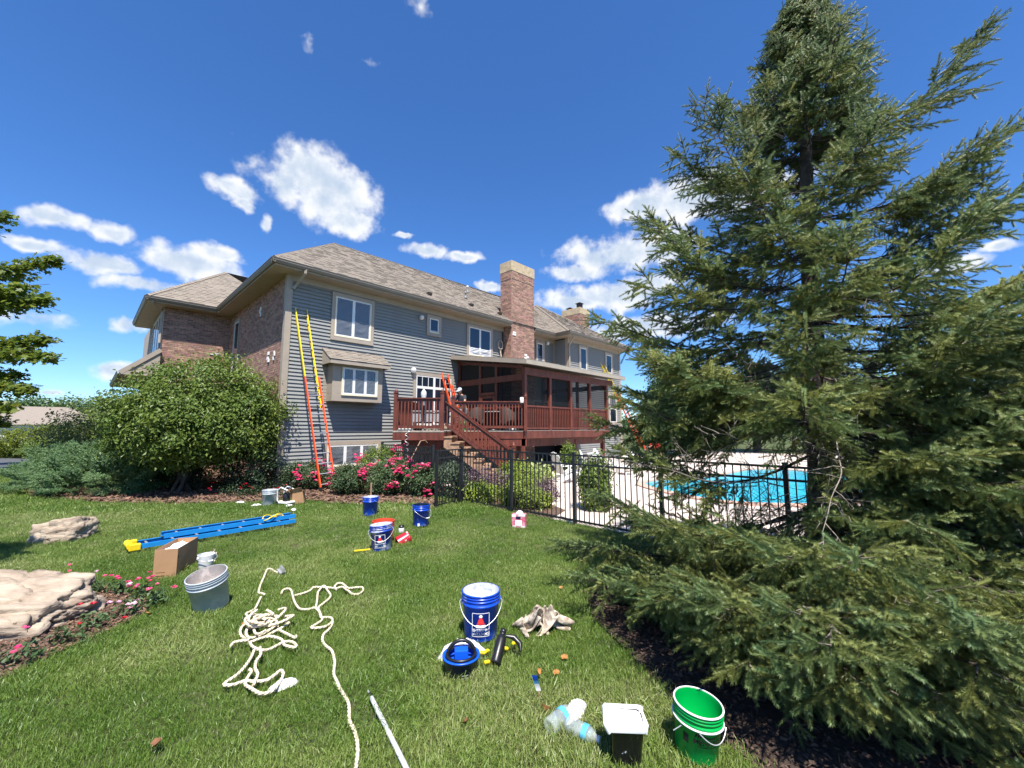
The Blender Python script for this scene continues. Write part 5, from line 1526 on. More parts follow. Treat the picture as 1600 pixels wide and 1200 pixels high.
def maple(label, loc, limbs, size, per, seed, h):
    r = np.random.default_rng(seed); t = thing('maple_tree', label, 'tree', loc)
    b = MB(); b.tube([(0, 0, 0), (0.05, 0, h * .5), (0, 0.05, h)], [0.16, 0.12, 0.05], 10); b.build('trunk', M['bark'], t)
    for (z0, tip) in limbs:
        p0 = np.array((0, 0, z0)); p1 = np.array(tip, float); L = np.linalg.norm(p1 - p0)
        bb = MB(); mid = (p0 + p1) / 2 + np.array((0, 0, 0.12 * L)); P = []; 
        pts = [p0 * (1 - q) ** 2 + 2 * mid * q * (1 - q) + p1 * q * q for q in np.linspace(0, 1, 9)]
        bb.tube(pts, [0.045 * (1 - q * .85) for q in np.linspace(0, 1, 9)], 6)
        n = int(per * L)
        for i in range(n):
            q = r.uniform(0.25, 1.0) ** 0.8; c = p0 * (1 - q) ** 2 + 2 * mid * q * (1 - q) + p1 * q * q
            P.append(c + r.normal(0, 1, 3) * np.array((0.34, 0.34, 0.24)) * (1.15 - q) ** .5 + np.array((0, 0, -0.05)))
        for i in range(int(L * 6)):
            q = r.uniform(0.3, 1); c = p0 * (1 - q) ** 2 + 2 * mid * q * (1 - q) + p1 * q * q
            bb.tube([c, c + r.normal(0, 1, 3) * np.array((.25, .25, .1))], 0.008, 4)
        P = np.array(P); N = unit(r.normal(0, 0.45, P.shape) + np.array((0, -0.1, 1)))
        V, F, T = maple_leaf_arrays(P, N, size, r)
        k = len(bb.v); 
        wm = bb.mesh('tmp', M['bark']); wv = np.array(bb.v); tri = [(f[0], f[i], f[i + 1]) for f in bb.f for i in range(1, len(f) - 1)]
        bpy.data.meshes.remove(wm)
        VV = np.concatenate((V, wv)); FF = np.concatenate((F, np.array(tri) + len(V)))
        me = np_mesh('branch', VV, FF, [M['lf_maple'], M['bark']], np.concatenate((np.zeros(len(F), int), np.ones(len(tri), int))))
        add_tint(me, np.concatenate((T, np.zeros(len(wv))))); link('branch', me, t)


MT = (-24.2, 15.8, 0)
def rel(p): return (p[0] * 1.41 - MT[0], p[1] * 1.41 - MT[1], 1.8 + (p[2] - 1.8) * 1.41)
LIMBS = [(z0 * 1.41 - 0.7, tip) for z0, tip in [(4.8, rel((-12.75, 11.0, 6.55))), (5.6, rel((-14.4, 11.0, 7.9))), (4.2, rel((-12.9, 11.0, 5.35))), (3.9, rel((-13.3, 10.8, 5.7))), (3.4, rel((-12.6, 11.0, 3.75))), (3.0, rel((-13.0, 11.2, 4.3))), (2.7, rel((-13.1, 11.0, 2.85))),
         (2.4, rel((-13.4, 10.9, 2.35))), (2.2, rel((-13.9, 11.2, 1.95))), (2.6, rel((-13.9, 11.4, 3.3))), (4.9, rel((-16, 9, 6.8))), (4.0, rel((-19, 9, 6))), (3.6, rel((-20.5, 12, 5.2))), (4.6, rel((-17, 14.5, 6.6))), (5.8, rel((-17.5, 11, 9.0)))]]
maple('maple with leafy boughs reaching in from the left edge', MT, LIMBS, 0.19, 110, 71, 10)
L2 = []
for i in range(16):
    a = i * 2.4; z0 = 2.3 + (i % 5) * 0.45; rr_ = 1.9 - 0.15 * (i % 5)
    L2.append((z0, (rr_ * math.cos(a), rr_ * math.sin(a), z0 + 0.9)))
maple('maple just outside the left edge that shades the front lawn corner', (-7.8, 2.9, 0), L2, 0.16, 170, 72, 4.6)

# garden across the drive
bush('golden_yew', 'yellow green spreading yew across the drive', 'shrub', (-30.0, 26.0, 0), [(0, 0, 0.95, 2.1, 1.7, 1.05), (-1.2, 0, 0.5, 1.6, 1.2, 0.6)], 420, 26, 0.16, 0.14, 'lf_gold', 81)
bush('clipped_hedge', 'clipped green hedge in front of the golden yew', 'hedge', (-26.6, 24.6, 0), [(0, 0, 0.55, 1.9, 0.9, 0.6), (-1.6, 0, 0.5, 1.2, 0.8, 0.55), (1.7, 0.4, 0.5, 1.2, 0.8, 0.5)], 420, 26, 0.11, 0.10, 'lf_shrub', 82)
bush('viburnum', 'tall open shrub with cream flecked leaves left of the house', 'shrub', (-20.2, 19.8, 0), [(0, 0, 1.6, 1.8, 1.5, 1.3), (1.6, 0.3, 2.0, 1.5, 1.3, 1.35), (-1.2, 0.2, 1.1, 1.3, 1.1, 1.0), (3.0, 0.8, 2.0, 1.4, 1.2, 1.6)], 620, 26, 0.22, 0.13, 'lf_vib', 83, lump=0.35, inner=0.3,
     stems=[(0, 0, .3, 0, 1.8, .05), (1.5, .2, 2, .2, 2.4, .06), (.6, 0, -.5, .1, 1.6, .05)])
bush('pink_shrub', 'small pinkish shrub beside the drive behind the juniper', 'shrub', (-21.8, 21.6, 0), [(0, 0, 0.5, 1.0, 0.7, 0.5)], 120, 20, 0.12, 0.11, 'lf_vib', 84)
# far house with a tan roof
fh = thing('far_house', 'distant low house with tan roof behind the golden yew', 'house', (-66, 54, 0), R(40))
b = MB(); b.bx(-9, 9, -4, 4, 0, 2.3); b.build('wall', M['white'], fh)
b = MB(); b.add([(-9.6, -4.6, 2.25), (9.6, -4.6, 2.25), (9.6, 4.6, 2.25), (-9.6, 4.6, 2.25), (-5, 0, 4.7), (5, 0, 4.7)], [(0, 1, 5, 4), (1, 2, 5), (2, 3, 4, 5), (3, 0, 4), (3, 2, 1, 0)]); b.build('roof', M['shingle'], fh)
for x in (-6, -2, 3, 6):
    w_ = MB(); w_.bx(x - 0.6, x + 0.6, -4.06, -3.99, 0.8, 1.9); ww = w_.build('window', M['white'], fh)
    w_ = MB(); w_.bx(x - 0.5, x + 0.5, -4.08, -4.055, 0.9, 1.8); w_.build('pane', M['glass'], ww)
# trees beyond
def tree(label, loc, h, rad, m, seed, nclump=420, group='trees beyond the garden', size=0.28, conifer=False):
    r = np.random.default_rng(seed); ells = []
    if conifer:
        for i in range(7):
            f = i / 6; ells.append((0, 0, h * (0.14 + 0.80 * f), rad * (1.02 - 0.88 * f), rad * (1.02 - 0.88 * f), h * 0.12))
    else:
        for i in range(7):
            a = r.uniform(0, 6.28); q = r.uniform(0.2, 0.6) * rad; ells.append((q * math.cos(a), q * math.sin(a), h * r.uniform(0.45, 0.75), rad * r.uniform(.5, .75), rad * r.uniform(.5, .75), h * r.uniform(.2, .3)))
    t = bush('conifer_tree' if conifer else 'broadleaf_tree', label, 'tree', loc, ells, nclump, 26, size * 1.5, size, m, seed, group, zmin=h * 0.05, part='crown', lump=0.3, inner=0.3)
    b = MB(); b.tube([(0, 0, 0), (0, 0, h * 0.8)], [rad * .09, 0.03], 8); b.build('trunk', M['bark'], t)
tree('green conifer just beyond the far corner of the house', (10.2, 27.5, 0), 7.2, 2.3, 'lf_far', 91, conifer=True, size=0.16, nclump=900)
tree('bushy green tree behind the far ladder and pool patio', (13.2, 29.0, 0), 6.2, 2.9, 'lf_far', 92, nclump=700, size=0.2)
tree('broad green tree behind the pool, seen left of the spruce trunk', (18.5, 31.0, 0), 6.6, 3.4, 'lf_far', 93, nclump=700, size=0.22)
tree('dark conifer behind the spruce trunk', (23.5, 30.0, 0), 8.0, 2.6, 'lf_far', 94, conifer=True, nclump=700, size=0.2)
tree('green tree beyond the pool right of the spruce trunk', (29.0, 30.0, 0), 6.0, 3.4, 'lf_shrub', 95, nclump=600)
tree('green tree beyond the pool near the right edge', (34.0, 25.0, 0), 6.4, 3.4, 'lf_far', 96, nclump=600)
tree('far green tree above the distant tan roof', (-74, 66, 0), 6.8, 6.5, 'lf_far', 97, nclump=420, size=0.5)
tree('far green tree at the left edge behind the maple', (-92, 60, 0), 7.5, 7.0, 'lf_far', 98, nclump=420, size=0.5)
tree('far tree between the distant roof and the tall open shrub', (-52, 58, 0), 5.2, 4.5, 'lf_shrub', 99, nclump=420, size=0.4)
# woods along the horizon: one mass
r = np.random.default_rng(123); cl = []
for i in range(1500):
    a = r.uniform(-1.5, 1.5); d = r.uniform(150, 210); cl.append((d * math.sin(a), d * math.cos(a), r.uniform(0.5, 6.5) * (0.6 + 0.5 * abs(math.sin(a * 9 + 1))), -math.sin(a), -math.cos(a), 0.5))
V, F, T = leaves_arrays(np.array(cl), 16, 1.4, 1.9, r)
V[:, 2] = np.maximum(V[:, 2], 0); me = np_mesh('treeline', V, F, M['lf_far']); add_tint(me, T); tag(link('treeline', me), kind='stuff')

# ------------------------------------------------------------------ things on the lawn
def text_mesh(txt, size):
    cu = bpy.data.curves.new('lettering', 'FONT'); cu.body = txt; cu.size = size; cu.align_x = 'CENTER'; cu.align_y = 'CENTER'
    cu.resolution_u = 2; cu.offset = size * 0.022
    o = bpy.data.objects.new('lettering', cu); COL.objects.link(o)
    bpy.context.view_layer.update()
    me = bpy.data.meshes.new_from_object(o.evaluated_get(bpy.context.evaluated_depsgraph_get()))
    bpy.data.objects.remove(o); bpy.data.curves.remove(cu)
    return me


def wrap(V, r0, taper=0.0):
    """flat print (x, z) laid round a cylinder of radius r0, facing -y"""
    out = []
    for (x, d, z) in V:
        rr = r0 + taper * z + d; a = x / r0
        out.append((rr * math.sin(a), -rr * math.cos(a), z))
    return out


def wrap_text(txt, size, z, r0, m, parent, taper=0.0, x=0.0, name='lettering'):
    me = text_mesh(txt, size)
    V = [(v.co.x + x, 0.0018, v.co.y + z) for v in me.vertices]
    for v, p in zip(me.vertices, wrap(V, r0, taper)): v.co = p
    me.materials.clear(); me.materials.append(M[m])
    me.name = name
    return link(name, me, parent)


def wrap_strip(pts, w, r0, m, parent, taper=0.0, name='printed_frame', d=0.0015, closed=True):
    V = []; F = []; n = len(pts)
    for i in range(n if closed else n - 1):
        a = Vector(pts[i]); c = Vector(pts[(i + 1) % n]); L = (c - a).length; s = max(1, int(L / 0.012)); t = (c - a).normalized(); nn = Vector((-t.y, t.x)) * w / 2
        for k in range(s):
            p = a + (c - a) * k / s; q = a + (c - a) * (k + 1) / s; k0 = len(V)
            V += [(p.x - nn.x, d, p.y - nn.y), (q.x - nn.x, d, q.y - nn.y), (q.x + nn.x, d, q.y + nn.y), (p.x + nn.x, d, p.y + nn.y)]; F.append((k0, k0 + 1, k0 + 2, k0 + 3))
    me = bpy.data.meshes.new(name); me.from_pydata(wrap(V, r0, taper), [], F); me.materials.append(M[m])
    return link(name, me, parent)


def wrap_patch(poly, r0, m, parent, taper=0.0, name='printed_patch', d=0.0012):
    """filled convex polygon cut into narrow upright strips so it follows the curve"""
    xs = [p[0] for p in poly]; x0, x1 = min(xs), max(xs); n = max(2, int((x1 - x0) / 0.006)); V = []; F = []
    def rng_(x):
        ys_ = []
        for i in range(len(poly)):
            (xa, ya), (xb, yb) = poly[i], poly[(i + 1) % len(poly)]
            if (xa - x) * (xb - x) <= 0 and abs(xa - xb) > 1e-9: ys_.append(ya + (yb - ya) * (x - xa) / (xb - xa))
        return (min(ys_), max(ys_)) if ys_ else (0, 0)
    for i in range(n):
        a = x0 + (x1 - x0) * (i + 0.001) / n; c = x0 + (x1 - x0) * (i + 0.999) / n; A = rng_(a); C = rng_(c); k = len(V)
        V += [(a, d, A[0]), (c, d, C[0]), (c, d, C[1]), (a, d, A[1])]; F.append((k, k + 1, k + 2, k + 3))
    me = bpy.data.meshes.new(name); me.from_pydata(wrap(V, r0, taper), [], F); me.materials.append(M[m])
    return link(name, me, parent)


def paint_mat(name, base, splash, scale=9, lo=0.56, hi=0.64, rough=0.35, transl=0.0):
    """plastic with dried paint splashes"""
    m = mat(name, base, rough, transl=transl)
    nt = m.node_tree; b = nt.nodes['Principled BSDF']
    t = nt.nodes.new('ShaderNodeTexCoord'); n = nt.nodes.new('ShaderNodeTexNoise'); n.inputs['Scale'].default_value = scale; n.inputs['Detail'].default_value = 6; n.inputs['Roughness'].default_value = 0.65
    nt.links.new(t.outputs['Object'], n.inputs['Vector'])
    r_ = nt.nodes.new('ShaderNodeMapRange'); r_.inputs['From Min'].default_value = lo; r_.inputs['From Max'].default_value = hi; nt.links.new(n.outputs['Fac'], r_.inputs['Value'])
    mx = nt.nodes.new('ShaderNodeMix'); mx.data_type = 'RGBA'; mx.inputs['A'].default_value = (*base, 1); mx.inputs['B'].default_value = (*splash, 1)
    nt.links.new(r_.outputs[0], mx.inputs['Factor']); nt.links.new(mx.outputs['Result'], b.inputs['Base Color'])
    return m


M['blue_pl'] = paint_mat('blue pail plastic', (0.007, 0.065, 0.52), (0.25, 0.33, 0.58), 11, 0.58, 0.70, 0.3)
M['blue_pl2'] = paint_mat('blue pail with dried paint', (0.008, 0.05, 0.40), (0.45, 0.47, 0.52), 7, 0.50, 0.62, 0.35)
M['pail_in'] = paint_mat('dried white paint lining', (0.68, 0.68, 0.70), (0.34, 0.38, 0.50), 12, 0.5, 0.66, 0.5)
M['grey_pl'] = paint_mat('grey pail with drips', (0.40, 0.44, 0.47), (0.58, 0.58, 0.57), 8, 0.5, 0.7, 0.4)
M['grey_in'] = paint_mat('grey paint lining', (0.34, 0.30, 0.28), (0.58, 0.50, 0.45), 10, 0.48, 0.62, 0.6)
M['orange_pl'] = mat('orange pail plastic', (0.62, 0.07, 0.03), 0.35, var=0.1)
M['red_pl'] = paint_mat('red pail with paint', (0.42, 0.015, 0.03), (0.75, 0.70, 0.70), 16, 0.60, 0.66, 0.3)
M['white_pl'] = paint_mat('white pail plastic', (0.62, 0.62, 0.62), (0.40, 0.42, 0.45), 9, 0.5, 0.66, 0.35)
M['black_pl'] = paint_mat('black pail with white drips', (0.010, 0.010, 0.011), (0.72, 0.72, 0.72), 17, 0.655, 0.675, 0.22)
M['wire'] = mat('galvanised wire', (0.62, 0.62, 0.62), 0.35, metal=0.6)
M['pink'] = mat('pink packaging', (0.55, 0.035, 0.11), 0.4, col2=(0.72, 0.40, 0.48), scale=9)
M['clear'] = see_through('clear bottle plastic', (0.70, 0.78, 0.80), 0.26, 0.08, spec=0.8)
M['lblue'] = mat('light blue label', (0.10, 0.42, 0.68), 0.45, var=0.2, scale=40)
M['deadleaf'] = mat('brown dead leaf', (0.16, 0.07, 0.03), 0.85, var=0.3, scale=25)
M['dryleaf'] = mat('dry orange leaf', (0.40, 0.17, 0.05), 0.8, var=0.35, scale=25)
M['rock'] = mat('pale limestone', (0.44, 0.36, 0.27), 0.9, col2=(0.23, 0.17, 0.125), scale=3.4, bump=0.7, bscale=18, stretch=(0.7, 1.2, 4.0))
M['navy'] = mat('dark navy plastic', (0.006, 0.018, 0.05), 0.3)
M['bright_blue'] = mat('bright blue plastic', (0.006, 0.09, 0.62), 0.35)


def bucket(label, loc, rz, Rt, h, outer, inner, group=None, tilt=(0, 0), name='paint_bucket', cat='bucket', bail='down', ribs=True, lip='outer', bail_rot=0.0, grip='white'):
    t = thing(name, label, cat, (loc[0], loc[1], loc[2] + (0.025 if loc[2] < 0.02 and loc[1] < 9 else 0)), 0, group, rot=(tilt[0], tilt[1], rz))
    Rb = Rt * 0.87; b = MB(); k = (Rt - Rb) / h
    def R_(z): return Rb + k * z
    prof = [(0, 0.004), (Rb * 0.9, 0.004), (Rb * 0.97, 0), (Rb, 0.012)]
    if ribs:
        prof += [(R_(h * 0.74), h * 0.74), (R_(h * .745) + 0.009, h * .745), (R_(h * .78) + 0.009, h * .78), (R_(h * .785) + 0.003, h * .785), (R_(h * .85) + 0.003, h * .85), (R_(h * .853) + 0.008, h * .853), (R_(h * .872) + 0.008, h * .872), (R_(h * .875) + 0.002, h * .875),
                 (R_(h * .915) + 0.002, h * .915), (R_(h * .918) + 0.007, h * .918), (R_(h * .935) + 0.007, h * .935), (R_(h * .938) + 0.001, h * .938), (R_(h * .965), h * .965)]
    prof += [(R_(h * .97) + 0.006, h * 0.97), (Rt + 0.006, h), (Rt - 0.003, h + 0.001)]
    b.lathe(prof, 48)
    b.build('shell', M[outer], t)
    b = MB(); b.lathe([(Rt - 0.003, h + 0.001), (R_(h * .9) - 0.005, h * .9), (Rb - 0.004, 0.012), (0, 0.012)], 48); b.build('lining', M[inner], t)
    if bail:
        zb = h * 0.80; rb = R_(zb) + 0.016; b = MB(); pts = []
        dr = h * 0.40 if bail == 'down' else h * 0.2
        for q in np.linspace(-1, 1, 31):
            a = q * math.pi / 2
            rr = rb + (0.012 if abs(q) < 0.98 else 0)
            pts.append((rr * math.sin(a), -rr * math.cos(a) * 1.02, zb - dr * math.cos(a) ** 1.3))
        b.tube(pts, 0.0035, 6); o = b.build('bail', M['wire'], t); o.rotation_euler = (0, 0, bail_rot)
        if grip:
            g = MB(); mid = pts[13:18]; g.tube(mid, 0.011, 8); g.build('grip', M[grip], o)
        for s in (-1, 1):
            e = MB(); e.lathe([(0.02, 0), (0.02, 0.012), (0.0, 0.013)], 10); q = e.build('bail_ear', M[outer], t, (s * (R_(zb) + 0.002) * math.cos(bail_rot), s * (R_(zb) + 0.002) * math.sin(bail_rot), zb)); q.rotation_euler = (0, s * math.pi / 2, bail_rot)
    return t, R_


def paint_label(t, R_, h, x=0.0, sc=1.0):
    w = 0.072 * sc; z0 = h * 0.16; z1 = h * 0.64
    kw = dict(taper=0.0)
    r0 = R_(h * 0.60) + 0.001
    wrap_strip([(x - w, z0), (x + w, z0), (x + w, z1), (x - w, z1)], 0.0045, r0, 'ink_white', t, name='printed_frame')
    zc = h * 0.49
    wrap_patch([(x - 0.033 * sc, zc - 0.030), (x + 0.033 * sc, zc - 0.030), (x + 0.012 * sc, zc + 0.022), (x - 0.012 * sc, zc + 0.022)], r0, 'ink_red', t, name='printed_emblem')
    wrap_patch([(x - 0.012 * sc, zc + 0.024), (x + 0.012 * sc, zc + 0.024), (x + 0.016 * sc, zc + 0.036), (x, zc + 0.050), (x - 0.016 * sc, zc + 0.036)], r0, 'ink_white', t, name='printed_emblem')
    wrap_text('SHERWIN', 0.031 * sc, h * 0.285, r0, 'ink_white', t, x=x); wrap_text('WILLIAMS', 0.031 * sc, h * 0.21, r0, 'ink_white', t, x=x)


GB = 'blue paint buckets on the lawn'
t, f = bucket('blue paint bucket with white lettering and wire bail, nearest of the blue buckets', (-0.27, 3.72, 0), R(4), 0.160, 0.375, 'blue_pl', 'pail_in', GB); paint_label(t, f, 0.375)
bucket('plain blue bucket standing farthest back, before the rose bed', (-2.92, 8.60, 0), R(30), 0.155, 0.37, 'blue_pl', 'white_pl', GB, bail='down', bail_rot=R(110))
t, f = bucket('blue bucket standing alone next to the gate post', (-1.68, 7.72, 0), R(-20), 0.155, 0.37, 'blue_pl', 'navy', GB, bail_rot=R(75))
wrap_patch([(0.02, 0.01), (0.06, 0.01), (0.06, 0.06), (0.02, 0.06)], f(0.06) + 0.001, 'ink_white', t)
t, f = bucket('paint smeared blue bucket with lettering, standing before an orange bucket', (-1.92, 6.22, 0), R(14), 0.158, 0.36, 'blue_pl2', 'pail_in', GB, tilt=(R(-2), R(-4))); paint_label(t, f, 0.36, -0.01)
bucket('orange bucket hidden up to its rim behind the smeared blue bucket', (-2.02, 6.58, 0), 0, 0.165, 0.335, 'orange_pl', 'orange_pl', None, bail=None)
bucket('open grey bucket tilted on the grass between the cardboard box and the rope', (-3.0, 4.28, 0.005), R(35), 0.168, 0.345, 'grey_pl', 'grey_in', None, tilt=(R(9), R(-11)), bail=None)
bucket('small white metal pail between the cardboard box and the grey bucket', (-3.92, 5.42, 0), R(60), 0.088, 0.17, 'white_pl', 'pail_in', None, ribs=False, bail='up')
t, f = bucket('bright green bucket with a white rim under the spruce boughs', (1.02, 2.46, -0.005), R(-23), 0.124, 0.262, 'green_pl', 'green_pl', None, tilt=(R(1), R(5)), bail=None)
b = MB()
for z, rr in ((0.260, f(0.260) + 0.002), (0.189, f(0.189) + 0.010)):
    b.tube([(rr * math.cos(a), rr * math.sin(a), z) for a in np.linspace(0, 2 * math.pi, 49)], 0.0055, 6)
b.build('white_ring', M['ink_white'], t)
b = MB(); b.tube([(0.140 * math.sin(a), -0.140 * math.cos(a), 0.189 - 0.05 * math.cos((a - 0.75) * 2.2)) for a in np.linspace(0.05, 1.45, 16)], 0.003, 6); b.tube([(-0.08, -0.100, 0.175), (-0.12, -0.11, 0.14)], 0.003, 6); b.build('bail', M['wire'], t)
wrap_text('MENARDS', 0.036, 0.128, f(0.128) + 0.001, 'ink_black', t, x=0.060)
wrap_patch([(0.0, 0.104), (0.13, 0.104), (0.13, 0.107), (0.0, 0.107)], f(0.1) + 0.001, 'ink_black', t, name='printed_line')
for k in range(3):
    wrap_patch([(-0.015 + 0.012 * k, 0.150), (-0.006 + 0.012 * k, 0.150), (0.004 + 0.012 * k, 0.18), (-0.014 + 0.012 * k, 0.175)], f(0.13) + 0.001, 'ink_black', t, name='printed_emblem')
wrap_strip([(0.03, 0.165), (0.06, 0.153), (0.09, 0.153), (0.12, 0.165)], 0.008, f(0.13) + 0.001, 'ink_black', t, name='printed_emblem', closed=False)
wrap_patch([(-0.075, 0.105), (-0.045, 0.100), (-0.045, 0.145), (-0.075, 0.15)], f(0.12) + 0.001, 'ink_black', t, name='printed_patch')
# grey lidded pail and sprayer by the bed
bucket('grey paint pail with a white rim at the edge of the mulch bed', (-5.66, 9.72, 0), 0, 0.155, 0.37, 'grey_pl', 'white_pl', None, bail=None)
t = thing('paint_sprayer', 'white framed paint sprayer between the grey pail and the open carton', 'paint sprayer', (-5.32, 9.78, 0), R(-20))
b = MB(); b.bx(-0.18, 0.18, -0.12, 0.12, 0.05, 0.10); bevel(b.build('base', M['white'], t), 0.015, 2)
b = MB(); b.lathe([(0, 0), (0.075, 0), (0.08, 0.03), (0.08, 0.15), (0.05, 0.2), (0, 0.2)], 16, c=(0.03, 0, 0.10)); b.build('pump', M['black'], t)
b = MB(); b.tube([(-0.15, -0.09, 0.1), (-0.15, -0.09, 0.36), (-0.05, -0.09, 0.42), (0.16, -0.09, 0.36)], 0.017, 8); b.tube([(-0.15, 0.09, 0.1), (-0.15, 0.09, 0.36), (-0.05, 0.09, 0.42), (0.16, 0.09, 0.36)], 0.017, 8); b.build('frame', M['white'], t)
b = MB(); b.tube([(0.05 + 0.1 * math.cos(a), 0.06 * math.sin(a), 0.28 + 0.02 * a) for a in np.linspace(0, 9, 40)], 0.012, 6); b.build('hose', M['black'], t)
for s in (-1, 1):
    b = MB(); b.lathe([(0.06, -0.02), (0.06, 0.02)], 14); o = b.build('wheel', M['black'], t, (-0.14, s * 0.14, 0.06)); o.rotation_euler = (R(90), 0, 0)


def carton(label, loc, rz, sx, sy, h, tilt=(0, 0), flaps=True, fill=None, group='open cartons on the lawn'):
    t = thing('cardboard_box', label, 'box', loc, 0, group, rot=(tilt[0], tilt[1], rz)); th = 0.006
    b = MB()
    b.bx(0, sx, 0, th, 0, h); b.bx(0, sx, sy - th, sy, 0, h); b.bx(0, th, th, sy - th, 0, h); b.bx(sx - th, sx, th, sy - th, 0, h); b.bx(th, sx - th, th, sy - th, 0, th)
    b.build('carton', M['card'], t)
    if flaps:
        for i, (p, q, d) in enumerate((((0, 0), (sx, 0), (0, -0.06, 0.10)), ((sx, 0), (sx, sy), (0.09, 0, 0.06)), ((0, 0), (0, sy), (-0.05, 0, 0.10)))):
            b = MB(); d = Vector(d)
            v = [Vector((p[0], p[1], h)), Vector((q[0], q[1], h))]; v += [v[1] + d, v[0] + d]; o_ = Vector((0.004, 0.004, 0.002)); b.add(v + [x + o_ for x in v], [(0, 1, 2, 3), (7, 6, 5, 4), (0, 4, 5, 1), (2, 6, 7, 3), (1, 5, 6, 2), (3, 7, 4, 0)]); b.build('flap', M['card'], t)
    if fill:
        b = MB(); vs = []; fs = []
        for j in range(9):
            for i in range(9):
                vs.append((0.012 + (sx - 0.024) * i / 8, 0.012 + (sy - 0.024) * j / 8, h * 0.86 + 0.03 * noise.noise(Vector((i * .6, j * .6, 1.7)))))
        for j in range(8):
            for i in range(8): fs.append((j * 9 + i, j * 9 + i + 1, j * 9 + i + 10, j * 9 + i + 9))
        b.add(vs, fs, 0, True); b.build('paper_fill', M[fill], t)
    return t


vB = Vector((-4.24 + 4.07, 5.60 - 5.05, 0)); rzb = math.atan2(vB.y, vB.x) - R(90)
t = carton('tall open cardboard box in front of the blue ladder', (-4.30, 5.08, 0), rzb, 0.235, 0.56, 0.34, flaps=False, fill='paper')
b = MB(); b.bx(0.228, 0.2365, 0.01, 0.035, 0.22, 0.26); b.bx(0.03, 0.12, -0.0012, 0.0, 0.03, 0.036); b.bx(0.03, 0.12, -0.0012, 0.0, 0.07, 0.074); b.build('printed_marks', M['ink_black'], t)
carton('small tipped open carton with paper at the mulch edge', (-5.18, 9.82, 0.0), R(15), 0.26, 0.22, 0.27, tilt=(0, R(-10)), fill=None)


def cloth_heap(name, label, cat, loc, sx, sy, sz, m, rz=0.0):
    """sheet of cloth settled into a heap of folds"""
    o = link(name, np_mesh(name, HEAP * np.array((sx, sy, sz)), HEAP_F, M[m], smooth=True), None, loc, (0, 0, rz))
    md = o.modifiers.new('thickness', 'SOLIDIFY'); md.thickness = 0.004
    md = o.modifiers.new('smooth', 'SUBSURF'); md.levels = 1; md.render_levels = 1
    return tag(o, label, cat)


def crumple(name, label, cat, loc, rx, ry, h, m, seed, rz=0.0, n=46, fold=1.0, group=None, holes=0.0):
    """heap of cloth: domed sheet with deep folds"""
    V = []; F = []; sd = Vector((seed * 3.1, seed * 1.7, seed))
    for j in range(n + 1):
        for i in range(n + 1):
            x = i / n * 2 - 1; y = j / n * 2 - 1; rr = math.hypot(x, y); 
            sq = max(abs(x), abs(y)); k = (sq / rr) if rr > 1e-6 else 1
            x2, y2 = x * k, y * k; d = math.hypot(x2, y2); a = math.atan2(y2, x2)
            edge = 1 + 0.25 * noise.noise(Vector((math.cos(a) * 1.5, math.sin(a) * 1.5, seed)))
            f1 = noise.noise(Vector((x2 * 1.6, y2 * 1.6, 0)) + sd); f2 = 1 - abs(noise.noise(Vector((x2 * 2.6 + f1, y2 * 2.6 - f1, 2)) + sd)) * 2; f3 = 1 - abs(noise.noise(Vector((x2 * 5 + f1 * 2, y2 * 5, 5)) + sd)) * 2
            z = h * (1 - d ** 2.2) * (0.62 + 0.5 * f1 * fold) + h * 0.20 * fold * f2 * (1 - d ** 4) + h * 0.10 * fold * f3
            V.append((x2 * rx * edge + 0.06 * rx * f3, y2 * ry * edge + 0.06 * ry * f2, max(0.004, z)))
    for j in range(n):
        for i in range(n):
            k = j * (n + 1) + i; F.append((k, k + 1, k + n + 2, k + n + 1))
    me = np_mesh(name, V, F, M[m], smooth=True); o = link(name, me, None, loc, (0, 0, rz))
    sub = o.modifiers.new('thickness', 'SOLIDIFY'); sub.thickness = 0.004
    return tag(o, label, cat, group)


cloth_heap('drop_cloth', 'crumpled stained canvas drop cloth heaped beside the spruce', 'drop cloth', (0.30, 3.84, 0.02), 1.0, 0.80, 1.1, 'cloth', R(-14))
cloth_heap('cream_rag', 'cream rag showing behind the tall cardboard box', 'rag', (-4.06, 5.70, 0.02), 0.42, 0.36, 0.7, 'cloth', 1.4)
crumple('paper_sheet', 'crumpled white paper at the end of the tangled rope', 'paper', (-1.58, 3.03, 0.02), 0.10, 0.05, 0.05, 'paper', 6, 0.6, n=22)
crumple('white_rag', 'white rag lying on the two plastic bottles', 'rag', (0.385, 2.715, 0.045), 0.115, 0.05, 0.075, 'paper', 12, R(50), n=30)
crumple('plastic_bag', 'clear crumpled plastic bag behind the navy tub', 'plastic bag', (-0.40, 3.42, 0.0), 0.19, 0.09, 0.15, 'film2', 15, 0.1, n=28)
GP = 'scraps of paper near the mulch bed'
for i, (x, y, lab) in enumerate(((-6.46, 9.9, 'white paper scrap farthest left by the mulch edge'), (-5.86, 9.55, 'white paper scrap in front of the grey pail'), (-5.08, 9.5, 'pale paper scrap just before the tipped carton'), (-4.72, 9.03, 'white paper scrap nearest the blue ladder tip'))):
    crumple('paper_scrap', lab, 'paper', (x, y, 0.04), 0.11, 0.05, 0.04, 'paper', 20 + i, i * 0.7, n=10, group=GP)
crumple('paper_scrap', 'pale strip of paper far out on the left lawn', 'paper', (-15.4, 12.8, 0.03), 0.35, 0.05, 0.04, 'paper', 27, 0.3, n=10, group=GP)

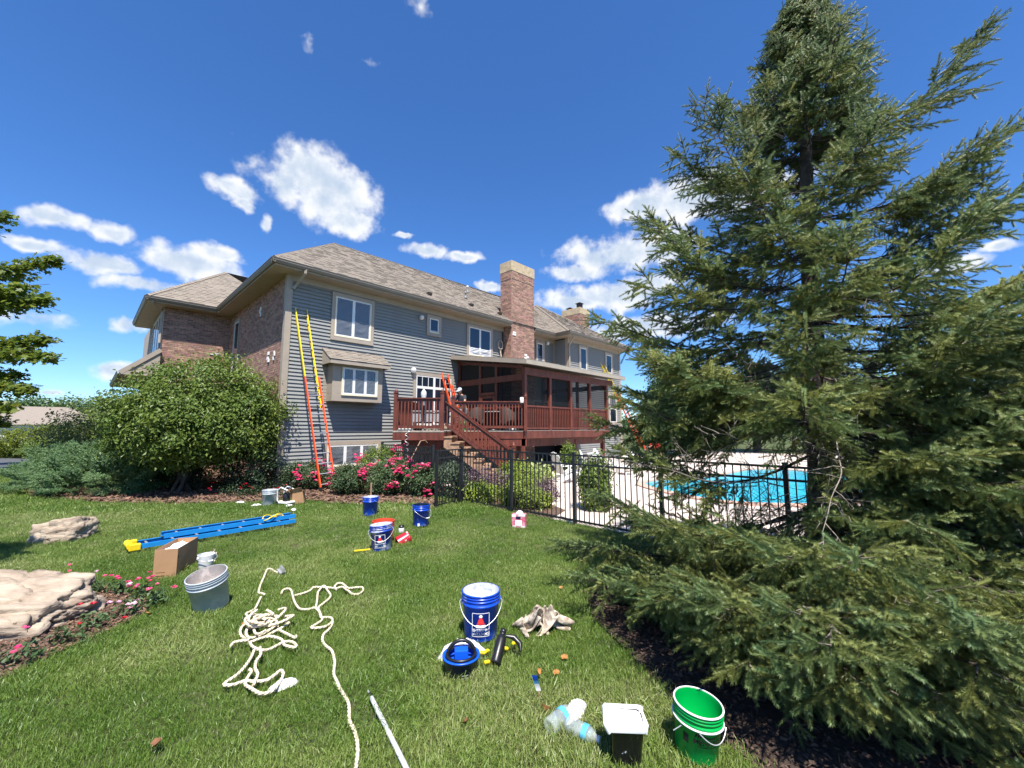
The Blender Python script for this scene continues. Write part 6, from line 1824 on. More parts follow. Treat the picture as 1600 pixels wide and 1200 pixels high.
# navy tub with a handle over a blue insert
t = thing('navy_tub', 'round navy tub with black arched handle and bright blue insert', 'tub', (-0.375, 3.20, 0), R(8))
b = MB(); b.lathe([(0, 0), (0.108, 0), (0.112, 0.01), (0.122, 0.12), (0.138, 0.124), (0.138, 0.136)], 40); b.build('shell', M['navy'], t)
b = MB(); b.lathe([(0.138, 0.136), (0.139, 0.142), (0.128, 0.144), (0.118, 0.138), (0.112, 0.10), (0, 0.10)], 40); b.build('rim', M['bright_blue'], t)
b = MB(); b.tube([(0.10 * math.cos(a), 0.005, 0.13 + 0.105 * math.sin(a)) for a in np.linspace(0, math.pi, 19)], 0.014, 8); b.build('handle', M['black'], t)
b = MB(); b.tube([(0.105 * math.cos(a), 0.105 * math.sin(a), 0.145) for a in np.linspace(0, 2 * math.pi, 33)], 0.011, 8); b.build('gasket', M['black'], t)
b = MB(); b.bx(-0.05, 0.05, -0.05, 0.03, 0.10, 0.19); bevel(b.build('insert', M['bright_blue'], t), 0.008, 2)
for k in range(2): wrap_patch([(0.0, 0.052 - 0.018 * k), (0.05, 0.052 - 0.018 * k), (0.05, 0.058 - 0.018 * k), (0.0, 0.058 - 0.018 * k)], 0.1205, 'grey', t, name='printed_line')
# black spray flask and yellow bits
t = thing('black_flask', 'black flask leaning in the grass with a dark trigger beside it', 'flask', (-0.115, 3.30, 0.07), 0, None, rot=(R(-50), R(10), R(-10)))
b = MB(); b.lathe([(0, 0), (0.036, 0), (0.040, 0.012), (0.040, 0.17), (0.034, 0.195), (0.022, 0.205), (0.022, 0.222), (0.026, 0.224), (0.026, 0.25), (0, 0.252)], 20, c=(0, 0, -0.05)); b.build('body', M['black'], t)
b = MB(); b.tube([(0.03, 0.0, 0.16), (0.09, 0.01, 0.17), (0.15, 0.02, 0.14), (0.165, 0.02, 0.09)], [0.012, 0.022, 0.022, 0.01], 8); b.build('trigger', M['black'], t)
for x, y, rz, lab in ((-0.235, 3.38, 0.2, 'yellow plastic clip nearest the navy tub'), (-0.20, 3.40, 1.0, 'yellow plastic clip second from the navy tub'), (-0.19, 3.25, 0.7, 'yellow plastic clip below the black flask on its left'), (-0.055, 3.44, 0.3, 'yellow plastic clip right beside the neck of the flask'), (0.015, 3.52, 0.9, 'yellow plastic clip at the tip of the dark trigger')):
    b = MB(); b.bx(-0.024, 0.024, -0.012, 0.012, 0, 0.02); o = bevel(b.build('yellow_clip', M['yellow'], None, (x, y, 0.05)), 0.006, 2); o.rotation_euler = (0.3, 0.2, rz); tag(o, lab, 'clip', 'yellow clips by the flask')
# standing strip of wrapper
t = thing('wrapper_strip', 'curled blue and white wrapper strip sticking up from the grass', 'wrapper', (0.165, 2.86, 0), R(10))
for (z0, z1, m_) in ((0.08, 0.13, 'paper'), (0.13, 0.155, 'lblue'), (0.155, 0.20, 'bright_blue')):
    b = MB(); V = []
    for z in np.linspace(z0, z1, 5):
        xo = -0.9 * (z - 0.06) ** 1.0 * 0.35 + 0.02; V += [(xo - 0.016, 0.02 * math.sin(z * 20), z), (xo + 0.016, 0.02 * math.sin(z * 20) - 0.006, z)]
    b.add(V, [(2 * i, 2 * i + 1, 2 * i + 3, 2 * i + 2) for i in range(4)], 0, True); b.build('film_strip', M[m_], t)
b = MB(); b.tube([(0.015, 0, 0), (0.012, 0.01, 0.08)], 0.003, 5); b.build('stalk', M['tread'], t)


def bottle(label, loc, rot, L, r, band):
    t = thing('plastic_bottle', label, 'bottle', loc, 0, 'clear plastic bottles on the grass', rot=rot)
    b = MB(); b.lathe([(0, 0.012), (r * .55, 0.006), (r * .8, 0), (r, 0.012), (r, L * .2), (r * .93, L * .23), (r, L * .26), (r, L * .42), (r * .9, L * .5), (r, L * .58), (r * .98, L * .66), (r * .8, L * .78), (r * .42, L * .88), (r * .38, L * .93), (r * .45, L * .935), (r * .38, L * .945), (r * .38, L)], 28)
    b.build('body', M['clear'], t)
    b = MB(); b.lathe([(r * 1.01, L * band), (r * 1.01, L * (band + .16))], 28); b.build('label_band', M['lblue'], t)
    b = MB(); b.lathe([(r * .44, L * .95), (r * .44, L * 1.02), (0, L * 1.02)], 16); b.build('cap', M['white'], t)
def lying(d): return Vector(d).to_track_quat('Z', 'Y').to_euler()
bottle('clear plastic bottle lying with its base to the camera', (0.215, 2.575, 0.062), lying((0.72, 0.70, 0.05)), 0.23, 0.048, 0.45)
bottle('crushed clear bottle with a light blue label band', (0.325, 2.615, 0.062), lying((0.80, -0.60, -0.02)), 0.21, 0.042, 0.52)

# black roller pail with a white liner
t = thing('roller_pail', 'black rectangular pail with a white liner at the bottom edge of the view', 'bucket', (0.615, 2.40, -0.005), R(-6)); t.scale = (0.9, 0.9, 0.92)
def rrect(w, d, z, n=6, c=0.03):
    out = []
    for (sx, sy, a0) in ((1, 1, 0), (-1, 1, 90), (-1, -1, 180), (1, -1, 270)):
        for k in range(n + 1):
            a = R(a0 + 90 * k / n); out.append((sx * (w / 2 - c) + c * math.cos(a), sy * (d / 2 - c) + c * math.sin(a), z))
    return out
def loft(rings, m, name, parent, cap0=True):
    b = MB(); n = len(rings[0]); vs = [p for r_ in rings for p in r_]
    fs = [(i * n + k, i * n + (k + 1) % n, (i + 1) * n + (k + 1) % n, (i + 1) * n + k) for i in range(len(rings) - 1) for k in range(n)]
    b.add(vs, fs, 0, True)
    if cap0: b.add(rings[0], [tuple(range(n))[::-1]])
    return b.build(name, M[m], parent)
loft([rrect(0.155, 0.125, 0), rrect(0.205, 0.165, 0.25), rrect(0.215, 0.175, 0.255)], 'black_pl', 'shell', t)
lr = []
for (w, d, z) in ((0.235, 0.19, 0.225), (0.245, 0.2, 0.262), (0.235, 0.19, 0.272), (0.205, 0.165, 0.266), (0.195, 0.155, 0.245)):
    low = 1.0 if z < 0.23 else 0.0
    lr.append([(x + 0.026 * noise.noise(Vector((x * 26, y * 26, z * 9))), y + 0.026 * noise.noise(Vector((y * 26, x * 26, z * 9))), zz + (0.016 + 0.055 * low) * noise.noise(Vector((x * 22, y * 22, 3)))) for x, y, zz in rrect(w, d, z)])
o = loft(lr, 'paper', 'liner', t, cap0=False); bb = MB(); bb.add(rrect(0.20, 0.16, 0.252), [tuple(range(28))]); bb.build('paint', M['paper'], t)
# tipped red pail, small jar, pink pack
bucket('small red pail tipped over beside the smeared blue bucket', (-1.63, 6.70, 0.09), R(30), 0.105, 0.20, 'red_pl', 'red_pl', None, tilt=(R(0), R(-118)), ribs=False, bail=None)
t = thing('glass_jar', 'small dark lidded jar in the grass behind the red pail', 'jar', (-1.91, 7.25, 0))
b = MB(); b.lathe([(0, 0), (0.045, 0), (0.048, 0.02), (0.048, 0.085), (0.038, 0.1)], 18); b.build('body', M['white_pl'], t)
b = MB(); b.lathe([(0.046, 0.095), (0.046, 0.13), (0, 0.132)], 18); b.build('lid', M['black'], t)
t = thing('tissue_box', 'pink and white box of tissues with tissue sticking out, by the fence', 'box', (0.13, 7.62, 0), R(-14))
b = MB(); b.bx(-0.125, 0.125, -0.06, 0.06, 0, 0.25); bevel(b.build('carton', M['pink'], t), 0.006, 2)
b = MB(); b.bx(-0.06, 0.065, -0.0625, -0.0605, 0.05, 0.15); b.bx(-0.122, -0.05, -0.0625, -0.0605, 0.20, 0.245); b.bx(0.0, 0.122, -0.0625, -0.0605, 0.215, 0.247); b.bx(-0.11, -0.05, -0.0625, -0.0605, 0.02, 0.05); b.bx(0.05, 0.12, -0.0625, -0.0605, 0.02, 0.045); b.build('printed_panel', M['ink_white'], t)
b = MB(); b.bx(-0.045, 0.04, -0.0635, -0.0626, 0.165, 0.21); b.build('printed_emblem', M['navy'], t)
crumple('tissue', 'white tissue standing out of the pink box of tissues', 'tissue', (0.14, 7.62, 0.245), 0.07, 0.04, 0.07, 'paper', 33, 0, n=14)
b = MB(); b.bar((-2.25, 6.02, 0.06), (-2.05, 6.10, 0.06), 0.035, 0.012); tag(b.build('yellow_stick', M['yellow']), 'short yellow strip lying in front of the smeared blue bucket', 'strip')
b = MB(); b.tube([(-3.05, 9.0, 0), (-3.06, 9.02, 0.62)], 0.018, 7); tag(b.build('dark_stake', M['tread']), 'dark stake standing behind the farthest blue bucket', 'stake')

# rope: one long line and its tangle
ROPES = {
    'A': [(-2.858, 5.170), (-2.987, 5.279), (-3.055, 5.298), (-2.989, 5.139), (-2.907, 4.961), (-2.820, 4.769), (-2.716, 4.568), (-2.663, 4.530), (-2.607, 4.506)],
    'A2': [(-2.613, 4.442), (-2.553, 4.297), (-2.506, 4.174), (-2.505, 4.103), (-2.519, 4.058), (-2.466, 4.002), (-2.423, 3.948)],
    'B': [(-2.459, 4.544), (-2.489, 4.631), (-2.459, 4.666), (-2.393, 4.617), (-2.314, 4.497), (-2.195, 4.318), (-2.080, 4.186), (-1.981, 4.166), (-1.933, 4.194), (-1.842, 4.095), (-1.778, 3.995), (-1.727, 3.995), (-1.664, 3.959), (-1.615, 3.861), (-1.603, 3.763), (-1.605, 3.675), (-1.572, 3.580), (-1.498, 3.490), (-1.421, 3.415), (-1.335, 3.266), (-1.282, 3.129), (-1.222, 3.035), (-1.164, 2.956), (-1.067, 2.836), (-1.021, 2.751), (-0.981, 2.656), (-0.916, 2.568), (-0.871, 2.486), (-0.843, 2.421), (-0.824, 2.360), (-0.807, 2.297)],
    'B2': [(-2.290, 4.497), (-2.233, 4.554), (-2.194, 4.631), (-2.191, 4.707), (-2.106, 4.717), (-2.009, 4.702), (-1.930, 4.682), (-1.875, 4.717), (-1.784, 4.617), (-1.693, 4.534), (-1.626, 4.534), (-1.619, 4.631), (-1.660, 4.707), (-1.730, 4.707), (-1.809, 4.702), (-1.907, 4.796), (-1.973, 4.807), (-1.965, 4.717), (-1.917, 4.651)],
    'B3': [(-1.920, 4.186), (-1.990, 4.361), (-2.070, 4.544), (-2.102, 4.666), (-2.105, 4.759), (-2.011, 4.641), (-1.913, 4.497), (-1.885, 4.383), (-1.895, 4.284), (-1.902, 4.202), (-1.825, 4.076), (-1.748, 3.948), (-1.760, 3.868), (-1.773, 3.795), (-1.701, 3.795), (-1.652, 3.828), (-1.633, 3.889)],
    'P1': [(-2.028, 3.402), (-1.959, 3.219), (-1.944, 3.087), (-1.966, 2.989), (-1.949, 2.966), (-1.894, 2.975), (-1.839, 3.005), (-1.762, 3.001), (-1.702, 3.015), (-1.675, 3.066), (-1.661, 3.119), (-1.623, 3.087), (-1.601, 3.025), (-1.594, 2.946), (-1.612, 2.896), (-1.665, 2.885), (-1.750, 2.924), (-1.820, 2.975), (-1.847, 3.045), (-1.862, 3.108), (-1.895, 3.140)],
    'P2': [(-1.991, 3.415), (-1.924, 3.314), (-1.906, 3.231), (-1.849, 3.129), (-1.780, 3.045), (-1.746, 2.946)],
    'P3': [(-2.287, 3.763), (-2.318, 3.861), (-2.289, 3.948), (-2.206, 3.948), (-2.115, 3.861), (-2.042, 3.763), (-1.927, 3.684), (-1.825, 3.624), (-1.831, 3.654)],
    'P4': [(-2.134, 3.523), (-2.080, 3.580), (-2.007, 3.609), (-1.907, 3.566), (-1.823, 3.468), (-1.747, 3.436), (-1.721, 3.455), (-1.794, 3.523), (-1.856, 3.529), (-1.889, 3.482), (-1.922, 3.415), (-1.985, 3.402), (-2.076, 3.455), (-2.141, 3.523)],
    'P5': [(-2.240, 3.442), (-2.259, 3.501), (-2.223, 3.523), (-2.149, 3.523)],
}
def spline(pts, n=7):
    P = [np.array(p, float) for p in pts]; P = [2 * P[0] - P[1]] + P + [2 * P[-1] - P[-2]]; out = []
    for i in range(1, len(P) - 2):
        for t_ in np.linspace(0, 1, n, endpoint=False):
            a, b_, c, d = P[i - 1], P[i], P[i + 1], P[i + 2]
            out.append(0.5 * ((2 * b_) + (-a + c) * t_ + (2 * a - 5 * b_ + 4 * c - d) * t_ * t_ + (-a + 3 * b_ - 3 * c + d) * t_ ** 3))
    out.append(P[-2]); return out


def rope_run(b, pts, r, z0=0.05, zamp=0.012, seed=0.0):
    """three twisted strands along the path"""
    S = spline(pts); 
    S3 = [Vector((p[0], p[1], (p[2] if len(p) > 2 else z0) + zamp * noise.noise(Vector((p[0] * 7, p[1] * 7, seed))))) for p in S]
    # resample evenly
    L = [0]; 
    for a, c in zip(S3[:-1], S3[1:]): L.append(L[-1] + (c - a).length)
    tot = L[-1]; n = max(6, int(tot / 0.012)); R_ = []; j = 0
    for i in range(n + 1):
        s = tot * i / n
        while j < len(L) - 2 and L[j + 1] < s: j += 1
        f = (s - L[j]) / max(1e-9, L[j + 1] - L[j]); R_.append(S3[j].lerp(S3[j + 1], min(1, f)))
    for st in range(3):
        path = []
        for i, p in enumerate(R_):
            d = (R_[min(i + 1, n)] - R_[max(i - 1, 0)]).normalized(); a_ = d.cross(Vector((0, 0, 1))).normalized(); c_ = a_.cross(d)
            ph = tot * i / n * 62 + st * 2.094
            path.append(p + (a_ * math.cos(ph) + c_ * math.sin(ph)) * r * 0.52)
        b.tube(path, r * 0.60, 5)


b = MB()
for k in ('A', 'B', 'B2', 'B3'): rope_run(b, ROPES[k], 0.0105 if k != 'A' else 0.011, seed=len(k))
tag(b.build('rope', M['rope']), 'long cream rope snaking from the grey clamp to the bottom of the picture', 'rope', 'cream ropes on the lawn')
b = MB()
for i, k in enumerate(('A2', 'P1', 'P2', 'P3', 'P4', 'P5')): rope_run(b, ROPES[k], 0.0105, 0.055 + 0.012 * (i % 3), seed=i)
rq = random.Random(5)
for i in range(9):
    cx, cy = -2.17 + rq.uniform(-.05, .05), 3.77 + rq.uniform(-.07, .07); ra, rb = rq.uniform(0.06, 0.15), rq.uniform(0.06, 0.17); ph = rq.uniform(0, 3)
    pts = [(cx + ra * math.cos(a) * math.cos(ph) - rb * math.sin(a) * math.sin(ph), cy + ra * math.cos(a) * math.sin(ph) + rb * math.sin(a) * math.cos(ph), 0.045 + 0.014 * i + 0.02 * math.sin(a * 2 + i)) for a in np.linspace(0, rq.uniform(4.5, 6.6), 12)]
    rope_run(b, pts, 0.0105, zamp=0.0)
tag(b.build('rope', M['rope']), 'tangled pile of cream rope with loose loops on the grass', 'rope', 'cream ropes on the lawn')
t = thing('rope_clamp', 'small grey metal clamp at the end of the rope', 'clamp', (-2.84, 5.22, 0.04), R(40))
b = MB(); b.bx(-0.035, 0.035, -0.09, 0.09, 0, 0.025); bevel(b.build('plate', M['grey'], t), 0.006, 2)
b = MB(); b.bx(-0.012, 0.012, -0.12, 0.04, 0.025, 0.07); b.build('jaw', M['alu'], t)
# extension pole
t = thing('extension_pole', 'pale extension pole with a black tip lying at the bottom of the view', 'pole', (-0.945, 2.90, 0.05))
dv = Vector((-0.59 + 0.945, 2.37 - 2.90, 0)).normalized()
b = MB(); b.tube([dv * 0.05, dv * 1.6], 0.0135, 12); b.build('shaft', M['white_pl'], t)
b = MB(); b.tube([Vector((0, 0, 0)), dv * 0.05], [0.010, 0.0145], 10); b.build('tip', M['black'], t)
b = MB(); b.tube([dv * -0.04, dv * 0.0], 0.006, 8); b.build('thread', M['grey'], t)

# fallen leaves
GL = 'dry orange leaves in the grass'
for i, (x, y, s, lab) in enumerate(((0.379, 3.296, .055, 'clump of dry orange leaves below the drop cloth'), (0.175, 3.09, .06, 'orange leaf standing above the wrapper strip'), (0.225, 2.715, .07, 'bright orange leaf touching the plastic bottle'), (-3.18, 4.36, .06, 'small orange leaf left of the grey bucket'), (0.52, 4.68, .05, 'pinkish leaf at the spruce tips'),
                                  (0.30, 3.10, .05, 'pale dry leaf right of the wrapper strip'), (-2.37, 3.80, .06, 'orange leaf beside the rope tangle'), (-3.4, 4.05, .06, 'dry leaf at the tip of the flower bed'), (-0.28, 2.65, .05, 'brown leaf alone left of the bottles'), (-2.0, 2.46, .065, 'brown dead leaf at the bottom left'))):
    s *= 0.72; b = MB(); V = []
    for (u_, v_) in ((0, 0), (.4, .3), (1, .1), (1.2, .6), (.8, 1.1), (.2, 1.0), (-.2, .5)):
        V.append((u_ * s, v_ * s, 0.035 + 0.5 * s * abs(u_ - .5) + 0.3 * s * v_))
    b.add(V + [(0.5 * s, 0.5 * s, 0.03)], [(k, (k + 1) % 7, 7) for k in range(7)]); o = b.build('dry_leaf', M['deadleaf' if i > 7 else 'dryleaf'], None, (x, y, 0.015)); o.rotation_euler = (R(40 if i in (1, 2) else 10), 0, i * 1.3); tag(o, lab, 'leaf', GL)


# ------------------------------------------------------------------ boulders and the flower bed round them
def boulder(label, loc, rx, ry, rz_, seed, rot, flat=0.0, sub=5):
    import bmesh
    bm = bmesh.new(); bmesh.ops.create_icosphere(bm, subdivisions=sub, radius=1.0)
    sd = Vector((seed, seed * 2.1, seed * .7))
    for v in bm.verts:
        p = v.co.copy(); q = p.copy()
        # squarish block
        m_ = max(abs(p.x), abs(p.y), abs(p.z)); q = p.lerp(p / m_, 0.60)
        n1 = noise.noise(q * 1.1 + sd); n2 = noise.noise(q * 2.7 + sd)
        tilt = q.z + 0.25 * q.x + 0.3 * q.y
        ledge = (tilt * 3.4 + n1 * 1.8) % 1.0; step = min(1.0, ledge * 3.0) ** 0.5
        crack = abs(noise.noise(Vector((q.x * 1.4 + n2 * .4, q.y * 1.4, q.z * 4)) + sd))
        d = 1 + 0.15 * n1 + 0.10 * n2 + 0.09 * (step - 0.6) - 0.10 * max(0, 0.10 - crack) / 0.10 + 0.025 * noise.noise(q * 7 + sd) + 0.02 * noise.noise(q * 17 + sd) + 0.012 * noise.noise(q * 37 + sd)
        v.co = Vector((q.x * rx * d, q.y * ry * d, q.z * rz_ * d))
    for f_ in bm.faces: f_.smooth = True
    me = bpy.data.meshes.new('boulder'); bm.to_mesh(me); bm.free(); me.materials.append(M['rock'])
    o = link('boulder', me, None, loc, rot); tag(o, label, 'boulder', 'pale boulders on the lawn')
boulder('large pale layered boulder lying in the flower bed at the left edge', (-4.98, 3.88, 0.02), 0.93, 0.42, 0.33, 3.3, (R(9), R(3), R(10)), sub=6)
boulder('smaller cream boulder sitting alone on the far lawn', (-7.30, 6.86, 0.08), 0.31, 0.26, 0.25, 8.2, (R(-10), R(-12), R(6)), sub=5)
GI = 'small flowering plants round the boulder'
for i, (x, y, pm, n_, lab) in enumerate(((-3.92, 4.52, 'petal_pink', 9, 'deep pink bedding plant at the back tip of the rock bed'), (-4.25, 4.62, 'petal_pink', 5, 'pink bedding plant behind the big boulder end'), (-3.72, 4.13, 'petal_pale', 9, 'pale lilac bedding plant at the bed edge'), (-3.62, 4.32, 'petal_pink', 5, 'pink bedding plant nearest the grey bucket'), (-3.74, 3.86, 'petal_red', 3, 'red flowered plant below the boulder end'),
                                      (-3.70, 3.60, 'petal_red', 0, 'leafy bedding plant without flowers in the rock bed'), (-3.74, 3.32, 'petal_pink', 4, 'pink and red bedding plant nearest the bottom left'), (-5.0, 4.72, 'petal_pink', 7, 'pink flowers peeping over the boulder top, left group'), (-4.55, 4.62, 'petal_pale', 7, 'pale flowers peeping over the boulder top, right group'))):
    flowering('bedding_plant', lab, 'flowers', (x, y, 0.02), [(0, 0, 0.06, 0.10, 0.09, 0.065)], 18, 8, 0.05, 'lf_rose', pm, max(1, n_), 0.026, 140 + i, GI, (0, -.3, 1), spread=0.03)
# dark twigs and stones in the spruce mulch

# ------------------------------------------------------------------ people
def skin_part(name, joints, edges, m, parent, sub=2):
    """one continuous body grown over a skeleton; joints: (x, y, z, radius)"""
    me = bpy.data.meshes.new(name); me.from_pydata([j[:3] for j in joints], edges, [])
    o = link(name, me, parent)
    bpy.context.view_layer.objects.active = o
    md = o.modifiers.new('skin', 'SKIN'); md.use_smooth_shade = True
    if not me.skin_vertices: me.attributes
    sv = me.skin_vertices[0].data if me.skin_vertices else None
    if sv is None:
        o.select_set(True); bpy.ops.object.mode_set(mode='OBJECT')
        sv = me.skin_vertices[0].data
    for i, j in enumerate(joints): sv[i].radius = (j[3], j[3])
    sv[0].use_root = True
    s = o.modifiers.new('smooth', 'SUBSURF'); s.levels = sub; s.render_levels = sub
    dg = bpy.context.evaluated_depsgraph_get(); bm_ = bpy.data.meshes.new_from_object(o.evaluated_get(dg))
    bm_.materials.clear(); bm_.materials.append(M[m]); bm_.name = name
    for p in bm_.polygons: p.use_smooth = True
    bpy.data.objects.remove(o); bpy.data.meshes.remove(me)
    return link(name, bm_, parent)


def head(parent, loc, rot, cap_m, m='skin', s=1.0):
    import bmesh
    bm = bmesh.new(); bmesh.ops.create_uvsphere(bm, u_segments=24, v_segments=18, radius=1)
    for v in bm.verts:
        x, y, z = v.co
        w = 0.075 * (1 - 0.18 * max(0, -z)); d = 0.098; hh = 0.118
        nose = 0.022 * math.exp(-((x / 0.16) ** 2 + ((z + 0.12) / 0.22) ** 2)) if y < 0 else 0
        eye = -0.010 * (math.exp(-(((abs(x) - 0.36) / 0.16) ** 2 + ((z - 0.06) / 0.12) ** 2))) if y < 0 else 0
        mouth = -0.005 * math.exp(-((x / 0.3) ** 2 + ((z + 0.46) / 0.06) ** 2)) if y < 0 else 0
        v.co = (x * w, y * d - nose - eye - mouth, z * hh)
    for sgn in (-1, 1):
        e = bmesh.ops.create_uvsphere(bm, u_segments=8, v_segments=6, radius=1)
        for v in e['verts']: v.co = (sgn * 0.075 + v.co.x * 0.010, 0.01 + v.co.y * 0.020, v.co.z * 0.032)
    for f in bm.faces: f.smooth = True
    me = bpy.data.meshes.new('head'); bm.to_mesh(me); bm.free(); me.materials.append(M[m])
    h = link('head', me, parent, loc, rot, (s, s, s))
    c = MB(); c.lathe([(0.084, 0.028), (0.086, 0.05), (0.078, 0.095), (0.05, 0.125), (0, 0.135)], 20)
    c.add([(-0.07, -0.07, 0.035), (0.07, -0.07, 0.035), (0.05, -0.17, 0.025), (-0.05, -0.17, 0.025), (-0.07, -0.07, 0.043), (0.07, -0.07, 0.043), (0.05, -0.17, 0.033), (-0.05, -0.17, 0.033)], [(0, 1, 2, 3), (7, 6, 5, 4), (0, 4, 5, 1), (1, 5, 6, 2), (2, 6, 7, 3), (3, 7, 4, 0)])
    cap = c.build('cap', M[cap_m], h); cap.scale = (1.06, 1.12, 1.0)
    hr = MB(); hr.lathe([(0.079, -0.02), (0.081, 0.03)], 20); o = hr.build('hair', M['black'], h); o.scale = (1.0, 1.24, 1.0); o.location = (0, 0.012, 0)
    for sgn in (-1, 1):
        ey = MB(); ey.lathe([(0, -0.008), (0.008, 0), (0, 0.008)], 8); ey.build('eye', M['black'], h, (sgn * 0.028, -0.088, 0.008))
    return h


def hand(parent, p, d):
    """palm, four fingers and a thumb, slightly curled, pointing along d"""
    d = Vector(d).normalized(); side = d.cross(Vector((0, 0, 1))).normalized(); dn = side.cross(d)
    p = Vector(p); b = MB()
    b.tube([p, p + d * 0.03, p + d * 0.085], [0.024, 0.036, 0.036], 10)
    for i, ln in enumerate((0.068, 0.08, 0.076, 0.058)):
        o = side * (i - 1.5) * 0.019; q = p + d * 0.08 + o
        b.tube([q, q + d * ln * .5 - dn * 0.01, q + d * ln * .85 - dn * 0.035], [0.0095, 0.009, 0.007], 7)
    q = p + d * 0.03 + side * -0.03
    b.tube([q, q + d * 0.03 - side * 0.03, q + d * 0.055 - side * 0.035 - dn * .01], [0.012, 0.011, 0.008], 7)
    return b.build('hand', M['skin'], parent)


M['shirt_dark'] = mat('dark grey work shirt', (0.035, 0.04, 0.05), 0.9, var=0.2)
M['shirt_red'] = mat('red t-shirt', (0.50, 0.02, 0.02), 0.9, var=0.1)
M['trouser'] = mat('paint flecked grey trousers', (0.16, 0.16, 0.16), 0.95, var=0.25, scale=14)
M['cap_blue'] = mat('blue cap', (0.03, 0.10, 0.32), 0.8)
M['cap_white'] = mat('pale blue and white cap', (0.55, 0.66, 0.78), 0.8)


def person(label, loc, rz, shirt, cap, bend, arms, hd):
    """standing figure bending forward by `bend` at the hips, facing -y"""
    t = thing('person', label, 'person', loc, rz)
    cb, sb = math.cos(bend), math.sin(bend)
    def up(a, x=0.0, f=0.0): return (x, -a * sb - f * cb, 0.92 + a * cb - f * sb)
    J = [(*up(0.0), 0.13), (*up(0.22), 0.125), (*up(0.42), 0.15), (*up(0.54), 0.06), (*up(0.60), 0.052)]
    sh_l, sh_r = up(0.46, -0.17), up(0.46, 0.17)
    J += [(*sh_l, 0.062), (*arms[0][0], 0.046), (*arms[0][1], 0.032), (*sh_r, 0.062), (*arms[1][0], 0.046), (*arms[1][1], 0.032)]
    J += [(-0.10, 0, 0.84, 0.092), (-0.11, -0.03, 0.48, 0.060), (-0.11, 0.02, 0.09, 0.042), (-0.11, -0.14, 0.04, 0.036), (0.10, 0, 0.84, 0.092), (0.11, -0.03, 0.48, 0.060), (0.11, 0.02, 0.09, 0.042), (0.11, -0.14, 0.04, 0.036)]
    E_ = [(0, 1), (1, 2), (2, 3), (3, 4), (2, 5), (5, 6), (6, 7), (2, 8), (8, 9), (9, 10), (0, 11), (11, 12), (12, 13), (13, 14), (0, 15), (15, 16), (16, 17), (17, 18)]
    skin_part('body', J, E_, 'skin', t)
    g = 1.16
    half = lambda a, c, f: tuple(a[i] + (c[i] - a[i]) * f for i in range(3))
    S = [(*up(-0.02), 0.145), (*up(0.22), 0.145), (*up(0.42), 0.168), (*up(0.50), 0.085), (*sh_l, 0.078), (*half(sh_l, arms[0][0], 0.75), 0.066), (*sh_r, 0.078), (*half(sh_r, arms[1][0], 0.75), 0.066)]
    skin_part('shirt', S, [(0, 1), (1, 2), (2, 3), (2, 4), (4, 5), (2, 6), (6, 7)], shirt, t)
    P = [(*up(0.06), 0.148), (-0.10, 0, 0.80, 0.112), (-0.11, -0.03, 0.48, 0.085), (-0.11, 0.015, 0.11, 0.068), (0.10, 0, 0.80, 0.112), (0.11, -0.03, 0.48, 0.085), (0.11, 0.015, 0.11, 0.068)]
    skin_part('trousers', P, [(0, 1), (1, 2), (2, 3), (0, 4), (4, 5), (5, 6)], 'trouser', t)
    for s in (-1, 1):
        b = MB(); b.bx(s * 0.11 - 0.05, s * 0.11 + 0.05, -0.21, 0.07, 0, 0.085); bevel(b.build('shoe', M['black'], t), 0.03, 3)
    hp = up(0.70); head(t, (hp[0], hp[1] - 0.02, hp[2]), (hd, 0, 0), cap)
    for a in arms:
        d = Vector(a[1]) - Vector(a[0]); hand(t, Vector(a[1]) - d.normalized() * 0.01, d)
    return t


person('painter in a dark shirt and pale cap leaning over behind the deck railing', (-1.98, 16.55, DZ), R(-25), 'shirt_dark', 'cap_white', R(22),
       [((-0.26, -0.36, 1.10), (-0.20, -0.52, 0.96)), ((0.28, -0.34, 1.12), (0.16, -0.56, 1.02))], R(18))
person('painter in a red shirt and blue cap bending down beyond the pool patio', (6.6, 19.8, 0.01), R(70), 'shirt_red', 'cap_blue', R(84),
       [((-0.22, -0.52, 0.62), (-0.18, -0.60, 0.36)), ((0.22, -0.52, 0.62), (0.16, -0.62, 0.36))], R(60))
bucket('green bucket on the deck floor beside the painter', (-1.85, 15.9, DZ), 0, 0.15, 0.36, 'green_pl', 'white_pl', None, bail='down')
bucket('white bucket on the deck floor beside the orange ladder', (-1.62, 15.75, DZ), 0, 0.13, 0.30, 'white_pl', 'white_pl', None, bail='up')
bucket('red topped bucket on the deck floor behind the stair rail', (-2.0, 15.3, DZ), 0, 0.12, 0.22, 'red_pl', 'white_pl', None, bail=None)

# ------------------------------------------------------------------ mulch chips and grass
def inside(P, poly):
    x, y = P[:, 0], P[:, 1]; c = np.zeros(len(P), bool); n = len(poly); j = n - 1
    for i in range(n):
        xi, yi = poly[i]; xj, yj = poly[j]
        with np.errstate(divide='ignore', invalid='ignore'):
            k = ((yi > y) != (yj > y)) & (x < (xj - xi) * (y - yi) / (yj - yi + 1e-12) + xi)
        c ^= k; j = i
    return c


